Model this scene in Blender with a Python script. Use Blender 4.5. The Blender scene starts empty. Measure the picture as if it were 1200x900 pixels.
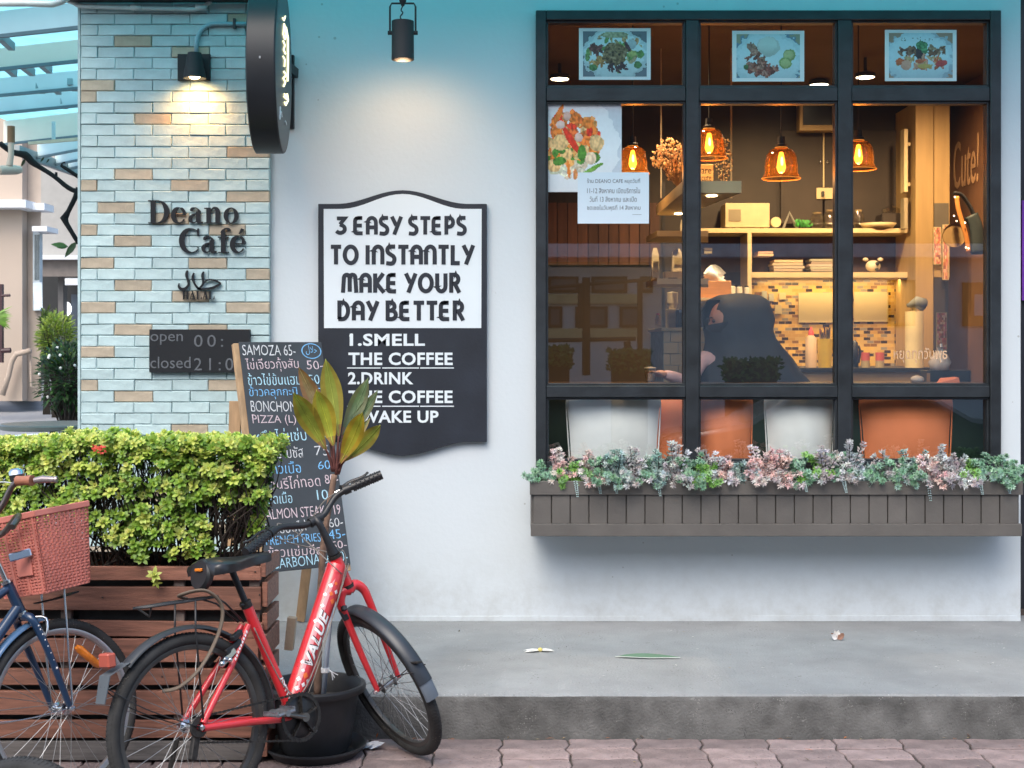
import bpy, bmesh, math, random
from mathutils import Vector, Matrix, noise
random.seed(7)
R = math.radians
S = bpy.context.scene
COL = S.collection

# ------------------------------------------------------------ camera, world, sun, exposure
CAM_D, CAM_H, FPX = 7.5, 1.689, 1612.5          # distance to the wall plane, eye height, focal length in photo pixels
cam_d = bpy.data.cameras.new('camera')
cam = bpy.data.objects.new('camera', cam_d); COL.objects.link(cam)
cam.location = (0, -CAM_D, CAM_H); cam.rotation_euler = (R(90), 0, 0)
cam_d.sensor_width = 36; cam_d.lens = 36 * FPX / 1200
cam_d.shift_y = -45 / 1200
cam_d.clip_end = 500; cam_d.clip_start = 0.05
cam_d.dof.use_dof = True; cam_d.dof.focus_distance = 6.6; cam_d.dof.aperture_fstop = 9.0
S.camera = cam
w = bpy.data.worlds.new('World'); S.world = w; w.use_nodes = True
nt = w.node_tree; bg = nt.nodes['Background']
sky = nt.nodes.new('ShaderNodeTexSky'); sky.sky_type = 'NISHITA'; sky.sun_disc = False
SUN_EL, SUN_ROT = R(52), R(200)
sky.sun_elevation = SUN_EL; sky.sun_rotation = SUN_ROT
sky.air_density = 1.0; sky.dust_density = 3.5; sky.ozone_density = .8
tn = nt.nodes.new('ShaderNodeVectorMath'); tn.operation = 'MULTIPLY'; tn.inputs[1].default_value = (1.0, 1.03, 1.03)   # thin bright overcast: less violet
nt.links.new(sky.outputs[0], tn.inputs[0]); nt.links.new(tn.outputs[0], bg.inputs[0]); bg.inputs[1].default_value = 0.15
sun_d = bpy.data.lights.new('sun', 'SUN'); sun_d.energy = 0.6; sun_d.angle = R(40); sun_d.color = (1, 0.97, 0.93)
sun = bpy.data.objects.new('sun', sun_d); COL.objects.link(sun)
# sky sun_rotation is measured from +Y towards +X; light comes from there
sd = Vector((math.sin(SUN_ROT) * math.cos(SUN_EL), math.cos(SUN_ROT) * math.cos(SUN_EL), math.sin(SUN_EL)))
sun.rotation_euler = sd.to_track_quat('Z', 'Y').to_euler(); sun.location = (0, -8, 12)
S.view_settings.view_transform = 'Standard'; S.view_settings.look = 'None'
S.view_settings.gamma = 1; S.view_settings.exposure = 1.12
S.cycles.max_bounces = 8; S.cycles.transparent_max_bounces = 16; S.cycles.diffuse_bounces = 4
S.cycles.sample_clamp_indirect = 4; S.cycles.caustics_reflective = False; S.cycles.caustics_refractive = False

# ------------------------------------------------------------ helpers
def P(px, py, y):
    """point of the place that lies at depth y and shows at photo pixel (px, py)"""
    z = CAM_D + y; s = FPX / z
    return Vector(((px - 600) / s, y, CAM_H - (py - 405) / s))
def SC(y): return FPX / (CAM_D + y)

def srgb(r, g, b):
    f = lambda c: (c / 255 / 12.92) if c / 255 <= 0.04045 else ((c / 255 + 0.055) / 1.055) ** 2.4
    return (f(r), f(g), f(b))

MATS = {}
def mat(name, col=(.5, .5, .5), rough=.6, metal=0., var=.12, scale=6., bump=0., bscale=60., rnd=0., spec=.5, emit=None, estr=1., vcol=False, trans=0., coat=0., stretch=None, detail=4):
    if name in MATS: return MATS[name]
    m = bpy.data.materials.new(name); m.use_nodes = True; t = m.node_tree; N = t.nodes; L = t.links
    b = N['Principled BSDF']; MATS[name] = m
    b.inputs['Roughness'].default_value = rough; b.inputs['Metallic'].default_value = metal
    b.inputs['Specular IOR Level'].default_value = spec
    if coat: b.inputs['Coat Weight'].default_value = coat; b.inputs['Coat Roughness'].default_value = .08
    tc = N.new('ShaderNodeTexCoord'); vec = tc.outputs['Object']
    if stretch:
        mp = N.new('ShaderNodeMapping'); mp.inputs['Scale'].default_value = stretch
        L.new(vec, mp.inputs['Vector']); vec = mp.outputs[0]
    nz = N.new('ShaderNodeTexNoise'); nz.inputs['Scale'].default_value = scale; nz.inputs['Detail'].default_value = detail
    L.new(vec, nz.inputs['Vector'])
    mr = N.new('ShaderNodeMapRange'); mr.inputs['From Min'].default_value = .3; mr.inputs['From Max'].default_value = .7
    mr.inputs['To Min'].default_value = 1 - var; mr.inputs['To Max'].default_value = 1 + var
    L.new(nz.outputs['Fac'], mr.inputs['Value']); val = mr.outputs[0]
    if rnd:
        oi = N.new('ShaderNodeObjectInfo'); m2 = N.new('ShaderNodeMapRange')
        m2.inputs['To Min'].default_value = 1 - rnd; m2.inputs['To Max'].default_value = 1 + rnd
        L.new(oi.outputs['Random'], m2.inputs['Value'])
        mu = N.new('ShaderNodeMath'); mu.operation = 'MULTIPLY'; L.new(val, mu.inputs[0]); L.new(m2.outputs[0], mu.inputs[1]); val = mu.outputs[0]
    sc = N.new('ShaderNodeVectorMath'); sc.operation = 'SCALE'
    if vcol:
        at = N.new('ShaderNodeAttribute'); at.attribute_name = 'Col'; L.new(at.outputs['Color'], sc.inputs[0])
    else: sc.inputs[0].default_value = col
    L.new(val, sc.inputs['Scale']); L.new(sc.outputs[0], b.inputs['Base Color'])
    if bump:
        n2 = N.new('ShaderNodeTexNoise'); n2.inputs['Scale'].default_value = bscale; n2.inputs['Detail'].default_value = 5
        L.new(vec, n2.inputs['Vector']); bp = N.new('ShaderNodeBump'); bp.inputs['Strength'].default_value = bump; bp.inputs['Distance'].default_value = .01
        L.new(n2.outputs['Fac'], bp.inputs['Height']); L.new(bp.outputs[0], b.inputs['Normal'])
    if emit: b.inputs['Emission Color'].default_value = (*emit, 1); b.inputs['Emission Strength'].default_value = estr
    if trans:
        tr = N.new('ShaderNodeBsdfTranslucent'); mx = N.new('ShaderNodeMixShader'); mx.inputs[0].default_value = trans
        L.new(sc.outputs[0], tr.inputs['Color']); L.new(b.outputs[0], mx.inputs[1]); L.new(tr.outputs[0], mx.inputs[2])
        L.new(mx.outputs[0], N['Material Output'].inputs['Surface'])
    return m

def glass(name, tint=(1, 1, 1), ior=1.5, mul=2.0, rough=0.0):
    m = bpy.data.materials.new(name); m.use_nodes = True; t = m.node_tree; N = t.nodes; L = t.links
    N.remove(N['Principled BSDF'])
    tr = N.new('ShaderNodeBsdfTransparent'); tr.inputs[0].default_value = (*tint, 1)
    gl = N.new('ShaderNodeBsdfGlossy'); gl.inputs['Roughness'].default_value = rough
    # Schlick reflectance that is the same from both sides of a thin pane
    ge = N.new('ShaderNodeNewGeometry'); dt = N.new('ShaderNodeVectorMath'); dt.operation = 'DOT_PRODUCT'
    L.new(ge.outputs['Incoming'], dt.inputs[0]); L.new(ge.outputs['Normal'], dt.inputs[1]); prev_ = dt.outputs['Value']
    for op_, b_ in (('ABSOLUTE', None), ('SUBTRACT', 1.0), ('POWER', 5.0), ('MULTIPLY', .96), ('ADD', .04)):
        q_ = N.new('ShaderNodeMath'); q_.operation = op_; i_ = 0
        if op_ == 'SUBTRACT': q_.inputs[0].default_value = 1.0; i_ = 1
        elif b_ is not None: q_.inputs[1].default_value = b_
        L.new(prev_, q_.inputs[i_]); prev_ = q_.outputs[0]
    fr = q_
    mu = N.new('ShaderNodeMath'); mu.operation = 'MULTIPLY'; mu.use_clamp = True; mu.inputs[1].default_value = mul
    mx = N.new('ShaderNodeMixShader')
    L.new(fr.outputs[0], mu.inputs[0]); L.new(mu.outputs[0], mx.inputs[0]); L.new(tr.outputs[0], mx.inputs[1]); L.new(gl.outputs[0], mx.inputs[2])
    L.new(mx.outputs[0], N['Material Output'].inputs['Surface'])
    MATS[name] = m; return m

def tag(o, label=None, cat=None, group=None, kind=None):
    if label: o['label'] = label
    if cat: o['category'] = cat
    if group: o['group'] = group
    if kind: o['kind'] = kind
    return o
def empty(name, loc=(0, 0, 0), rot=(0, 0, 0), matrix=None, parent=None):
    o = bpy.data.objects.new(name, None); COL.objects.link(o); o.empty_display_size = .1
    if matrix is not None: o.matrix_world = matrix
    else: o.location = loc; o.rotation_euler = rot
    if parent: o.parent = parent
    return o
def thing(name, label, cat, loc=(0, 0, 0), rot=(0, 0, 0), group=None, matrix=None):
    return tag(empty(name, loc, rot, matrix), label, cat, group)
def link(name, me, m=None, parent=None, loc=None, rot=None):
    o = bpy.data.objects.new(name, me); COL.objects.link(o)
    if m is not None and not me.materials: me.materials.append(m)
    if parent: o.parent = parent
    if loc is not None: o.location = loc
    if rot is not None: o.rotation_euler = rot
    return o

class MB:
    def __init__(s): s.v = []; s.f = []; s.c = []; s.col = None; s.m = []; s.mi = 0
    def add(s, vs, fs):
        n = len(s.v); s.v += [tuple(q) for q in vs]
        for f in fs: s.f.append(tuple(i + n for i in f)); s.c.append(s.col); s.m.append(s.mi)
        return s
    def box(s, x0, x1, y0, y1, z0, z1, mtx=None):
        vs = [Vector(q) for q in ((x0, y0, z0), (x1, y0, z0), (x1, y1, z0), (x0, y1, z0), (x0, y0, z1), (x1, y0, z1), (x1, y1, z1), (x0, y1, z1))]
        if mtx is not None: vs = [mtx @ q for q in vs]
        return s.add(vs, [(0, 3, 2, 1), (4, 5, 6, 7), (0, 1, 5, 4), (1, 2, 6, 5), (2, 3, 7, 6), (3, 0, 4, 7)])
    def bar(s, a, b, w, h, up=(0, 0, 1)):
        a = Vector(a); b = Vector(b); d = (b - a).normalized(); side = d.cross(Vector(up)).normalized(); u = side.cross(d)
        vs = []
        for q in (a, b):
            for i, j in ((-1, -1), (1, -1), (1, 1), (-1, 1)): vs.append(q + side * w / 2 * i + u * h / 2 * j)
        return s.add(vs, [(0, 1, 2, 3), (7, 6, 5, 4), (0, 4, 5, 1), (1, 5, 6, 2), (2, 6, 7, 3), (3, 7, 4, 0)])
    def tube(s, pts, r, n=10, cap=True, closed=False, flat=1.0):
        pts = [Vector(p) for p in pts]; k = len(pts); rs = r if isinstance(r, (list, tuple)) else [r] * k
        T = []
        for i in range(k):
            if closed: d = pts[(i + 1) % k] - pts[i - 1]
            else: d = pts[min(i + 1, k - 1)] - pts[max(i - 1, 0)]
            T.append(d.normalized())
        ref = Vector((0, 0, 1)) if abs(T[0].z) < .9 else Vector((0, 1, 0))
        nrm = T[0].cross(ref).normalized(); vs = []
        for i in range(k):
            nrm = (nrm - T[i] * nrm.dot(T[i])).normalized(); bn = T[i].cross(nrm)
            for j in range(n):
                a = 2 * math.pi * j / n; vs.append(pts[i] + (nrm * math.cos(a) + bn * math.sin(a) * flat) * rs[i])
        fs = []
        for i in range(k if closed else k - 1):
            i2 = (i + 1) % k
            for j in range(n): fs.append((i * n + j, i * n + (j + 1) % n, i2 * n + (j + 1) % n, i2 * n + j))
        if cap and not closed: fs.append(tuple(range(n - 1, -1, -1))); fs.append(tuple((k - 1) * n + j for j in range(n)))
        return s.add(vs, fs)
    def lathe(s, prof, c=(0, 0, 0), axis=(0, 0, 1), n=24, closed=False):
        """prof: (radius, height) pairs"""
        c = Vector(c); ax = Vector(axis).normalized(); ref = Vector((1, 0, 0)) if abs(ax.x) < .9 else Vector((0, 1, 0))
        e1 = ax.cross(ref).normalized(); e2 = ax.cross(e1); vs = []; k = len(prof)
        for (r, h) in prof:
            for j in range(n):
                a = 2 * math.pi * j / n; vs.append(c + ax * h + (e1 * math.cos(a) + e2 * math.sin(a)) * max(r, 1e-5))
        fs = []
        for i in range(k if closed else k - 1):
            i2 = (i + 1) % k
            for j in range(n): fs.append((i * n + j, i * n + (j + 1) % n, i2 * n + (j + 1) % n, i2 * n + j))
        return s.add(vs, fs)
    def prism(s, poly, y0, y1):
        """poly: (x, z) outline, extruded along y"""
        n = len(poly); vs = [(x, y0, z) for x, z in poly] + [(x, y1, z) for x, z in poly]
        fs = [tuple(range(n)), tuple(range(2 * n - 1, n - 1, -1))] + [(i, i + n, (i + 1) % n + n, (i + 1) % n) for i in range(n)]
        return s.add(vs, fs)
    def sphere(s, c, r, n=10, m=7, sc=(1, 1, 1)):
        vs = []; fs = []
        for i in range(m + 1):
            th = math.pi * i / m
            for j in range(n):
                a = 2 * math.pi * j / n
                vs.append((c[0] + r * sc[0] * max(math.sin(th), 1e-3) * math.cos(a), c[1] + r * sc[1] * max(math.sin(th), 1e-3) * math.sin(a), c[2] + r * sc[2] * math.cos(th)))
        for i in range(m):
            for j in range(n): fs.append((i * n + j, (i + 1) * n + j, (i + 1) * n + (j + 1) % n, i * n + (j + 1) % n))
        return s.add(vs, fs)
    def mesh(s, name, mats, smooth=False, bevel=0, fix=False, auto=None):
        me = bpy.data.meshes.new(name); me.from_pydata(s.v, [], s.f)
        for m in (mats if isinstance(mats, (list, tuple)) else [mats]): me.materials.append(m)
        if any(s.m): me.polygons.foreach_set('material_index', s.m)
        if any(c is not None for c in s.c):
            at = me.color_attributes.new('Col', 'FLOAT_COLOR', 'CORNER'); data = []
            for p in me.polygons:
                c = s.c[p.index] or (.5, .5, .5)
                data += [c[0], c[1], c[2], 1] * p.loop_total
            at.data.foreach_set('color', data)
        if bevel or fix:
            bm = bmesh.new(); bm.from_mesh(me)
            bmesh.ops.recalc_face_normals(bm, faces=bm.faces)
            if bevel: bmesh.ops.bevel(bm, geom=[e for e in bm.edges if len(e.link_faces) == 2 and e.calc_face_angle(0) > .5], offset=bevel, segments=1, affect='EDGES', clamp_overlap=True)
            bm.to_mesh(me); bm.free()
        if smooth:
            me.polygons.foreach_set('use_smooth', [True] * len(me.polygons))
            if auto is not None: me.set_sharp_from_angle(angle=R(auto))
        me.update(); return me
    def build(s, name, m, parent=None, smooth=False, bevel=0, fix=False, auto=None, loc=None, rot=None):
        return link(name, s.mesh(name, m, smooth, bevel, fix, auto), None, parent, loc, rot)

def text_mesh(body, bold=0., extrude=0., shear=0., spacing=1.):
    c = bpy.data.curves.new('lettering', 'FONT'); c.body = body; c.size = 1; c.offset = bold; c.extrude = extrude; c.shear = shear
    c.space_character = spacing; c.resolution_u = 3
    o = bpy.data.objects.new('lettering_source', c); COL.objects.link(o)
    bpy.context.view_layer.update()
    me = bpy.data.meshes.new_from_object(o.evaluated_get(bpy.context.evaluated_depsgraph_get()))
    bpy.data.objects.remove(o); bpy.data.curves.remove(c)
    return me
def lettering(body, m, parent, x0, x1, z0, z1, origin=Vector((0, 0, 0)), ux=Vector((1, 0, 0)), uz=Vector((0, 0, 1)), bold=0., depth=.002, shear=0., spacing=1., name='lettering', keep=False, ang=0.):
    """letters fitted into the box x0..x1, z0..z1 of the plane (origin, ux, uz), facing ux x uz reversed (towards the viewer)"""
    me = text_mesh(body, bold, .5, shear, spacing)
    xs = [v.co.x for v in me.vertices]; ys = [v.co.y for v in me.vertices]
    if not xs: return None
    ax, bx, ay, by = min(xs), max(xs), min(ys), max(ys)
    kx = (x1 - x0) / (bx - ax); kz = (z1 - z0) / (by - ay)
    if keep: kx = min(kx, kz)
    nrm = ux.cross(uz)    # towards the viewer for ux = +X, uz = +Z: -Y
    cx = (x0 + x1) / 2; cz = (z0 + z1) / 2
    for v in me.vertices:
        a = (v.co.x - ax) * kx + x0; b = (v.co.y - ay) * kz + z0
        a, b = cx + (a - cx) * math.cos(ang) - (b - cz) * math.sin(ang), cz + (a - cx) * math.sin(ang) + (b - cz) * math.cos(ang)
        v.co = origin + ux * a + uz * b + nrm * (depth * (v.co.z + .5) + .0006)
    me.materials.clear()
    return link(name, me, m, parent)
def strokes_mb(mb, pts, w, y, depth=.002, taper=None):
    """ribbon of width w along 2-D points (x, z) standing depth proud of plane y, butt ends, mitred"""
    k = len(pts); pts = [Vector((a, b, 0)) for a, b in pts]; vs = []
    closed = (pts[0] - pts[-1]).length < 1e-6 and k > 3
    for i in range(k):
        if closed and i in (0, k - 1): d1 = (pts[-1] - pts[-2]).normalized(); d2 = (pts[1] - pts[0]).normalized()
        else:
            d1 = (pts[i] - pts[max(i - 1, 0)]).normalized() if i > 0 else (pts[1] - pts[0]).normalized()
            d2 = (pts[min(i + 1, k - 1)] - pts[i]).normalized() if i < k - 1 else d1
        n1 = Vector((-d1.y, d1.x, 0)); n2 = Vector((-d2.y, d2.x, 0)); n = (n1 + n2)
        n = n.normalized() if n.length > 1e-6 else n1
        ww = (taper[i] if taper else w) / 2 / max(.45, n.dot(n1))
        for q in (pts[i] + n * ww, pts[i] - n * ww):
            vs.append((q.x, y - depth, q.y)); vs.append((q.x, y, q.y))
    fs = []
    for i in range(k - 1):
        a = i * 4; b = a + 4
        fs += [(a, a + 2, b + 2, b), (a, b, b + 1, a + 1), (a + 2, a + 3, b + 3, b + 2)]
    fs += [(0, 1, 3, 2), ((k - 1) * 4, (k - 1) * 4 + 2, (k - 1) * 4 + 3, (k - 1) * 4 + 1)]
    mb.add(vs, fs)
def arc(cx, cy, rx, ry, a0, a1, n=10):
    return [(cx + rx * math.cos(R(a0 + (a1 - a0) * i / n)), cy + ry * math.sin(R(a0 + (a1 - a0) * i / n))) for i in range(n + 1)]
def spline(pts, n=6):
    pts = [Vector(p) for p in pts]; out = []
    for i in range(len(pts) - 1):
        p0 = pts[max(i - 1, 0)]; p1 = pts[i]; p2 = pts[i + 1]; p3 = pts[min(i + 2, len(pts) - 1)]
        for j in range(n):
            t = j / n
            out.append(.5 * ((2 * p1) + (p2 - p0) * t + (2 * p0 - 5 * p1 + 4 * p2 - p3) * t * t + (3 * p1 - p0 - 3 * p2 + p3) * t ** 3))
    out.append(pts[-1]); return out
def copy_tree(o, parent=None):
    c = o.copy(); COL.objects.link(c); c.parent = parent
    for ch in list(o.children): copy_tree(ch, c)
    return c
def leaf_mb(mb, base, d, n, L, W, curl=.2, fold=.15, col=None, seg=3, ex=.8):
    """a pointed oval leaf blade: base point, direction d, face normal n"""
    base = Vector(base); d = Vector(d).normalized(); n = Vector(n); n = (n - d * n.dot(d))
    n = n.normalized() if n.length > 1e-5 else d.orthogonal().normalized(); s = d.cross(n)
    mb.col = col; vs = [base]; rows = []
    for i in range(1, seg + 1):
        t = i / (seg + 1); wd = W / 2 * math.sin(math.pi * (t ** ex)) ; c = base + d * L * t - n * curl * L * t * t
        rows.append(len(vs)); vs += [c + s * wd + n * fold * wd, c, c - s * wd + n * fold * wd]
    vs.append(base + d * L - n * curl * L); tip = len(vs) - 1
    fs = [(0, 1, 2), (0, 2, 3)]
    for i in range(seg - 1):
        a = rows[i]; b = rows[i + 1]; fs += [(a, b, b + 1, a + 1), (a + 1, b + 1, b + 2, a + 2)]
    a = rows[-1]; fs += [(a, tip, a + 1), (a + 1, tip, a + 2)]
    mb.add(vs, fs)
# ------------------------------------------------------------ materials
M_wall = mat('white_wall_paint', (.60, .65, .685), .65, var=.025, scale=1.3, bump=.12, bscale=35)
M_frame = mat('dark_steel', (.019, .023, .028), .42, var=.35, scale=9, bump=.12, bscale=40, spec=.5)
M_black = mat('black_paint', (.012, .013, .016), .4, var=.1)
M_blackm = mat('matt_black', (.014, .015, .018), .65, var=.15)
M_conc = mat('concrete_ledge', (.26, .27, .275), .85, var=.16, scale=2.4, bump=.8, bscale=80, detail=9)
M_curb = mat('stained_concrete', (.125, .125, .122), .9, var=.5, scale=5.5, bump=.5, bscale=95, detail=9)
M_paver = mat('paver', (.235, .178, .172), .9, var=.30, scale=9, bump=.8, bscale=70, rnd=.25, detail=6)
M_asphalt = mat('asphalt', (.055, .055, .058), .9, var=.2, bump=.5, bscale=120)
M_soil = mat('joint_sand', (.06, .05, .045), .95, var=.4, scale=30)
M_brick = mat('aqua_brick', (.45, .585, .60), .6, var=.12, scale=10, bump=.5, bscale=28, rnd=.09)
M_tan = mat('tan_brick', (.44, .37, .28), .75, var=.15, scale=14, bump=.5, bscale=28, rnd=.12)
M_mortar = mat('dark_mortar', (.27, .35, .35), .9, var=.3, scale=20)
M_letter = mat('letter_black', (.010, .011, .014), .35, var=.05)
M_white = mat('white_paint', (.78, .80, .82), .5, var=.03)
M_signw = mat('sign_white', (.70, .76, .80), .45, var=.03, scale=3)
M_signd = mat('sign_dark', (.014, .018, .028), .5, var=.25, scale=5, bump=.08)

def add_grime(m, z0, h, amt, tint=(.62, .58, .52)):
    """splash dirt that thins out above height z0, broken up by noise"""
    t = m.node_tree; N = t.nodes; L = t.links; b = N['Principled BSDF']; src = b.inputs['Base Color'].links[0].from_socket
    tc = N.new('ShaderNodeTexCoord'); sp_ = N.new('ShaderNodeSeparateXYZ'); L.new(tc.outputs['Object'], sp_.inputs[0])
    mr = N.new('ShaderNodeMapRange'); mr.inputs['From Min'].default_value = z0; mr.inputs['From Max'].default_value = z0 + h; mr.inputs['To Min'].default_value = 1; mr.inputs['To Max'].default_value = 0; L.new(sp_.outputs['Z'], mr.inputs['Value'])
    nz = N.new('ShaderNodeTexNoise'); nz.inputs['Scale'].default_value = 7; nz.inputs['Detail'].default_value = 10; nz.inputs['Roughness'].default_value = .7; L.new(tc.outputs['Object'], nz.inputs['Vector'])
    m2 = N.new('ShaderNodeMapRange'); m2.inputs['From Min'].default_value = .42; m2.inputs['From Max'].default_value = .7; L.new(nz.outputs['Fac'], m2.inputs['Value'])
    mu = N.new('ShaderNodeMath'); mu.operation = 'MULTIPLY'; L.new(mr.outputs[0], mu.inputs[0]); L.new(m2.outputs[0], mu.inputs[1]); m3 = N.new('ShaderNodeMath'); m3.operation = 'MULTIPLY'; L.new(mu.outputs[0], m3.inputs[0]); m3.inputs[1].default_value = amt
    mx = N.new('ShaderNodeMix'); mx.data_type = 'RGBA'; mx.blend_type = 'MULTIPLY'; L.new(m3.outputs[0], mx.inputs['Factor']); L.new(src, mx.inputs['A']); mx.inputs['B'].default_value = (*tint, 1); L.new(mx.outputs['Result'], b.inputs['Base Color'])
def add_specks(m, scale, size, col, seed=0.):
    t = m.node_tree; N = t.nodes; L = t.links; b = N['Principled BSDF']; src = b.inputs['Base Color'].links[0].from_socket
    tc = N.new('ShaderNodeTexCoord'); mp = N.new('ShaderNodeMapping'); mp.inputs['Location'].default_value = (seed, seed, seed); L.new(tc.outputs['Object'], mp.inputs[0])
    vo = N.new('ShaderNodeTexVoronoi'); vo.inputs['Scale'].default_value = scale; L.new(mp.outputs[0], vo.inputs['Vector'])
    nz = N.new('ShaderNodeTexNoise'); nz.inputs['Scale'].default_value = scale * .13; L.new(mp.outputs[0], nz.inputs['Vector'])
    mr = N.new('ShaderNodeMapRange'); mr.inputs['From Min'].default_value = .45; mr.inputs['From Max'].default_value = .75; mr.inputs['To Max'].default_value = size; L.new(nz.outputs['Fac'], mr.inputs['Value'])
    lt = N.new('ShaderNodeMath'); lt.operation = 'LESS_THAN'; L.new(vo.outputs['Distance'], lt.inputs[0]); L.new(mr.outputs[0], lt.inputs[1])
    mx = N.new('ShaderNodeMix'); mx.data_type = 'RGBA'; L.new(lt.outputs[0], mx.inputs['Factor']); L.new(src, mx.inputs['A']); mx.inputs['B'].default_value = (*col, 1); L.new(mx.outputs['Result'], b.inputs['Base Color'])
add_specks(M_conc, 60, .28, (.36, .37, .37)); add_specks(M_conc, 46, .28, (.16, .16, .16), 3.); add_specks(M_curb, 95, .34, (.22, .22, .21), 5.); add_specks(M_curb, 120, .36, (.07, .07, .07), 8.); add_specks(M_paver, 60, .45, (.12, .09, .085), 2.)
add_specks(M_wall, 9, .10, (.42, .44, .45), 4.)
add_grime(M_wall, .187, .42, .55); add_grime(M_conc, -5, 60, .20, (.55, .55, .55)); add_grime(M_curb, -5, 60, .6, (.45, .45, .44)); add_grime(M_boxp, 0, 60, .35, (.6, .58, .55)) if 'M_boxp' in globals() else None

# ------------------------------------------------------------ the facade wall, with the window opening
WX0, WX1 = P(628, 0, 0).x, P(1173, 0, 0).x
WZ1, WZ0 = P(0, 12, 0).z, P(0, 545, 0).z
WL, WR = P(316, 0, 0).x, P(1196, 0, 0).x
LEDGE = .187; TH = .16; TOPZ = 4.6
mb = MB()
mb.box(WL, WX0, 0, TH, LEDGE - .1, TOPZ); mb.box(WX1, WR, 0, TH, LEDGE - .1, TOPZ)
mb.box(WX0, WX1, 0, TH, WZ1, TOPZ); mb.box(WX0, WX1, 0, TH, LEDGE - .1, WZ0)
o = mb.build('wall', M_wall); tag(o, 'smooth white painted cafe front wall around the big window', 'wall')
mb = MB(); mb.box(WL + .55, WX1 - 1.95, -.004, 0, LEDGE, LEDGE + .028)
mb.box(WX1 - 1.35, WR - .02, -.004, 0, LEDGE, LEDGE + .03); sk = mb.build('skirting', M_wall, o, bevel=.001)
# neighbour's recess at the far right edge
mb = MB(); mb.box(WR + .01, WR + 1.2, .3, .4, 0, 4.5)
o = mb.build('door', mat('dark_door', (.02, .022, .03), .4)); tag(o, 'dark door in the recess at the right edge of the photo', 'door')
mb = MB(); q0 = P(1197, 235, .28); q1 = P(1235, 352, .28); mb.box(q0.x, q1.x, .27, .28, q1.z, q0.z)
o = mb.build('poster', mat('purple_print', (.22, .04, .45), .5)); tag(o, 'purple poster at the right edge beyond the white wall', 'poster')

# ------------------------------------------------------------ ground
def sheet(name, pts, m, nx=1, ny=1, f=None):
    (x0, y0), (x1, y1) = pts; mb = MB(); vs = []
    for j in range(ny + 1):
        for i in range(nx + 1):
            x = x0 + (x1 - x0) * i / nx; y = y0 + (y1 - y0) * j / ny; vs.append((x, y, f(x, y)))
    mb.add(vs, [(j * (nx + 1) + i, j * (nx + 1) + i + 1, (j + 1) * (nx + 1) + i + 1, (j + 1) * (nx + 1) + i) for j in range(ny) for i in range(nx)])
    return tag(mb.build(name, m, smooth=True), kind='structure')
LY = -1.578
sheet('ground', ((-150, -150), (150, 150)), M_asphalt, f=lambda x, y: -.15)
def jag(x): return .0025 * noise.noise(Vector((x * 9, 0, 0))) + .004 * noise.noise(Vector((x * 1.3, 5, 0)))
# the ledge: top and worn front edge in one mesh
mb = MB(); vs = []; NX = 260; X0, X1 = -9., 8.
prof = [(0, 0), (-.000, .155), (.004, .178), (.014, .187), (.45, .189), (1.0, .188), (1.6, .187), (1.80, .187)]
for i in range(NX + 1):
    x = X0 + (X1 - X0) * i / NX
    for k, (dy, z) in enumerate(prof):
        chip = .012 * max(0, noise.noise(Vector((x * 17, k * 3, 0))) - .15) if k in (1, 2) else 0
        vs.append((x, LY + dy + jag(x + k) + chip, z - (chip if k == 2 else 0) - (.05 if k == 0 else 0)))
K = len(prof); mb.v = vs
for i in range(NX):
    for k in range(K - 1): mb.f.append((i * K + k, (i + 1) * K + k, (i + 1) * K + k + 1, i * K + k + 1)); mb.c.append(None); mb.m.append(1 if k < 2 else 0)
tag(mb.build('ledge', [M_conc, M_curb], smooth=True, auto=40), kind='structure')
# pavement: bedding sheet, and interlocking pavers one by one
sheet('pavement_bed', ((-7, -4.2), (7, LY + .02)), M_soil, f=lambda x, y: -.012)
tag(MB().box(-7, 7, -4.35, -4.2, -.149, .0).build('kerb', M_curb, bevel=.01), kind='structure')
pave = tag(empty('pavement'), kind='structure')
PW, PD = .283, .143
def zig(j, x): return .007 * (1 if j % 2 else -1)
def wav(t): return .0070 * math.sin(t * 2 * math.pi * 1.5)
paver_meshes = []
for v in range(4):
    for sgn in (0, 1):
        g = .0026 + .0008 * v; mb = MB(); poly = []
        n = 8
        a = zig(sgn, 0); b = zig(sgn + 1, 0)
        for i in range(n + 1): t = i / n; poly.append((-PW / 2 + a + g + (PW - 2 * g) * t, -PD / 2 + g + wav(t)))
        poly.append((PW / 2 + (a + b) / 2 + .012 - g, 0))
        for i in range(n, -1, -1): t = i / n; poly.append((-PW / 2 + b + g + (PW - 2 * g) * t, PD / 2 - g + wav(t)))
        poly.append((-PW / 2 + (a + b) / 2 + .012 + g, 0))
        rr = random.Random(v * 2 + sgn)
        poly = [(x + rr.uniform(-.0015, .0015), y + rr.uniform(-.0015, .0015)) for x, y in poly]
        k = len(poly); cx = sum(p[0] for p in poly) / k; cy = sum(p[1] for p in poly) / k
        vs = [(x, y, -.03) for x, y in poly] + [(x, y, -.004) for x, y in poly] + [(cx + (x - cx) * .965, cy + (y - cy) * .93, 0) for x, y in poly]
        fs = [tuple(range(2 * k, 3 * k))]
        for r in (0, k):
            for i in range(k): fs.append((r + i, r + (i + 1) % k, r + k + (i + 1) % k, r + k + i))
        mb.add(vs, fs); paver_meshes.append(mb.mesh('paver', M_paver))
rr = random.Random(3)
for j in range(10):
    for i in range(-13, 13):
        me = paver_meshes[rr.randrange(4) * 2 + (j % 2)]
        o = link('paver', me, None, pave, (i * PW + .09, LY - .012 - PD * (j + .5), rr.uniform(-.003, .001)), (rr.uniform(-.006, .006), rr.uniform(-.006, .006), rr.uniform(-.008, .008)))
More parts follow.
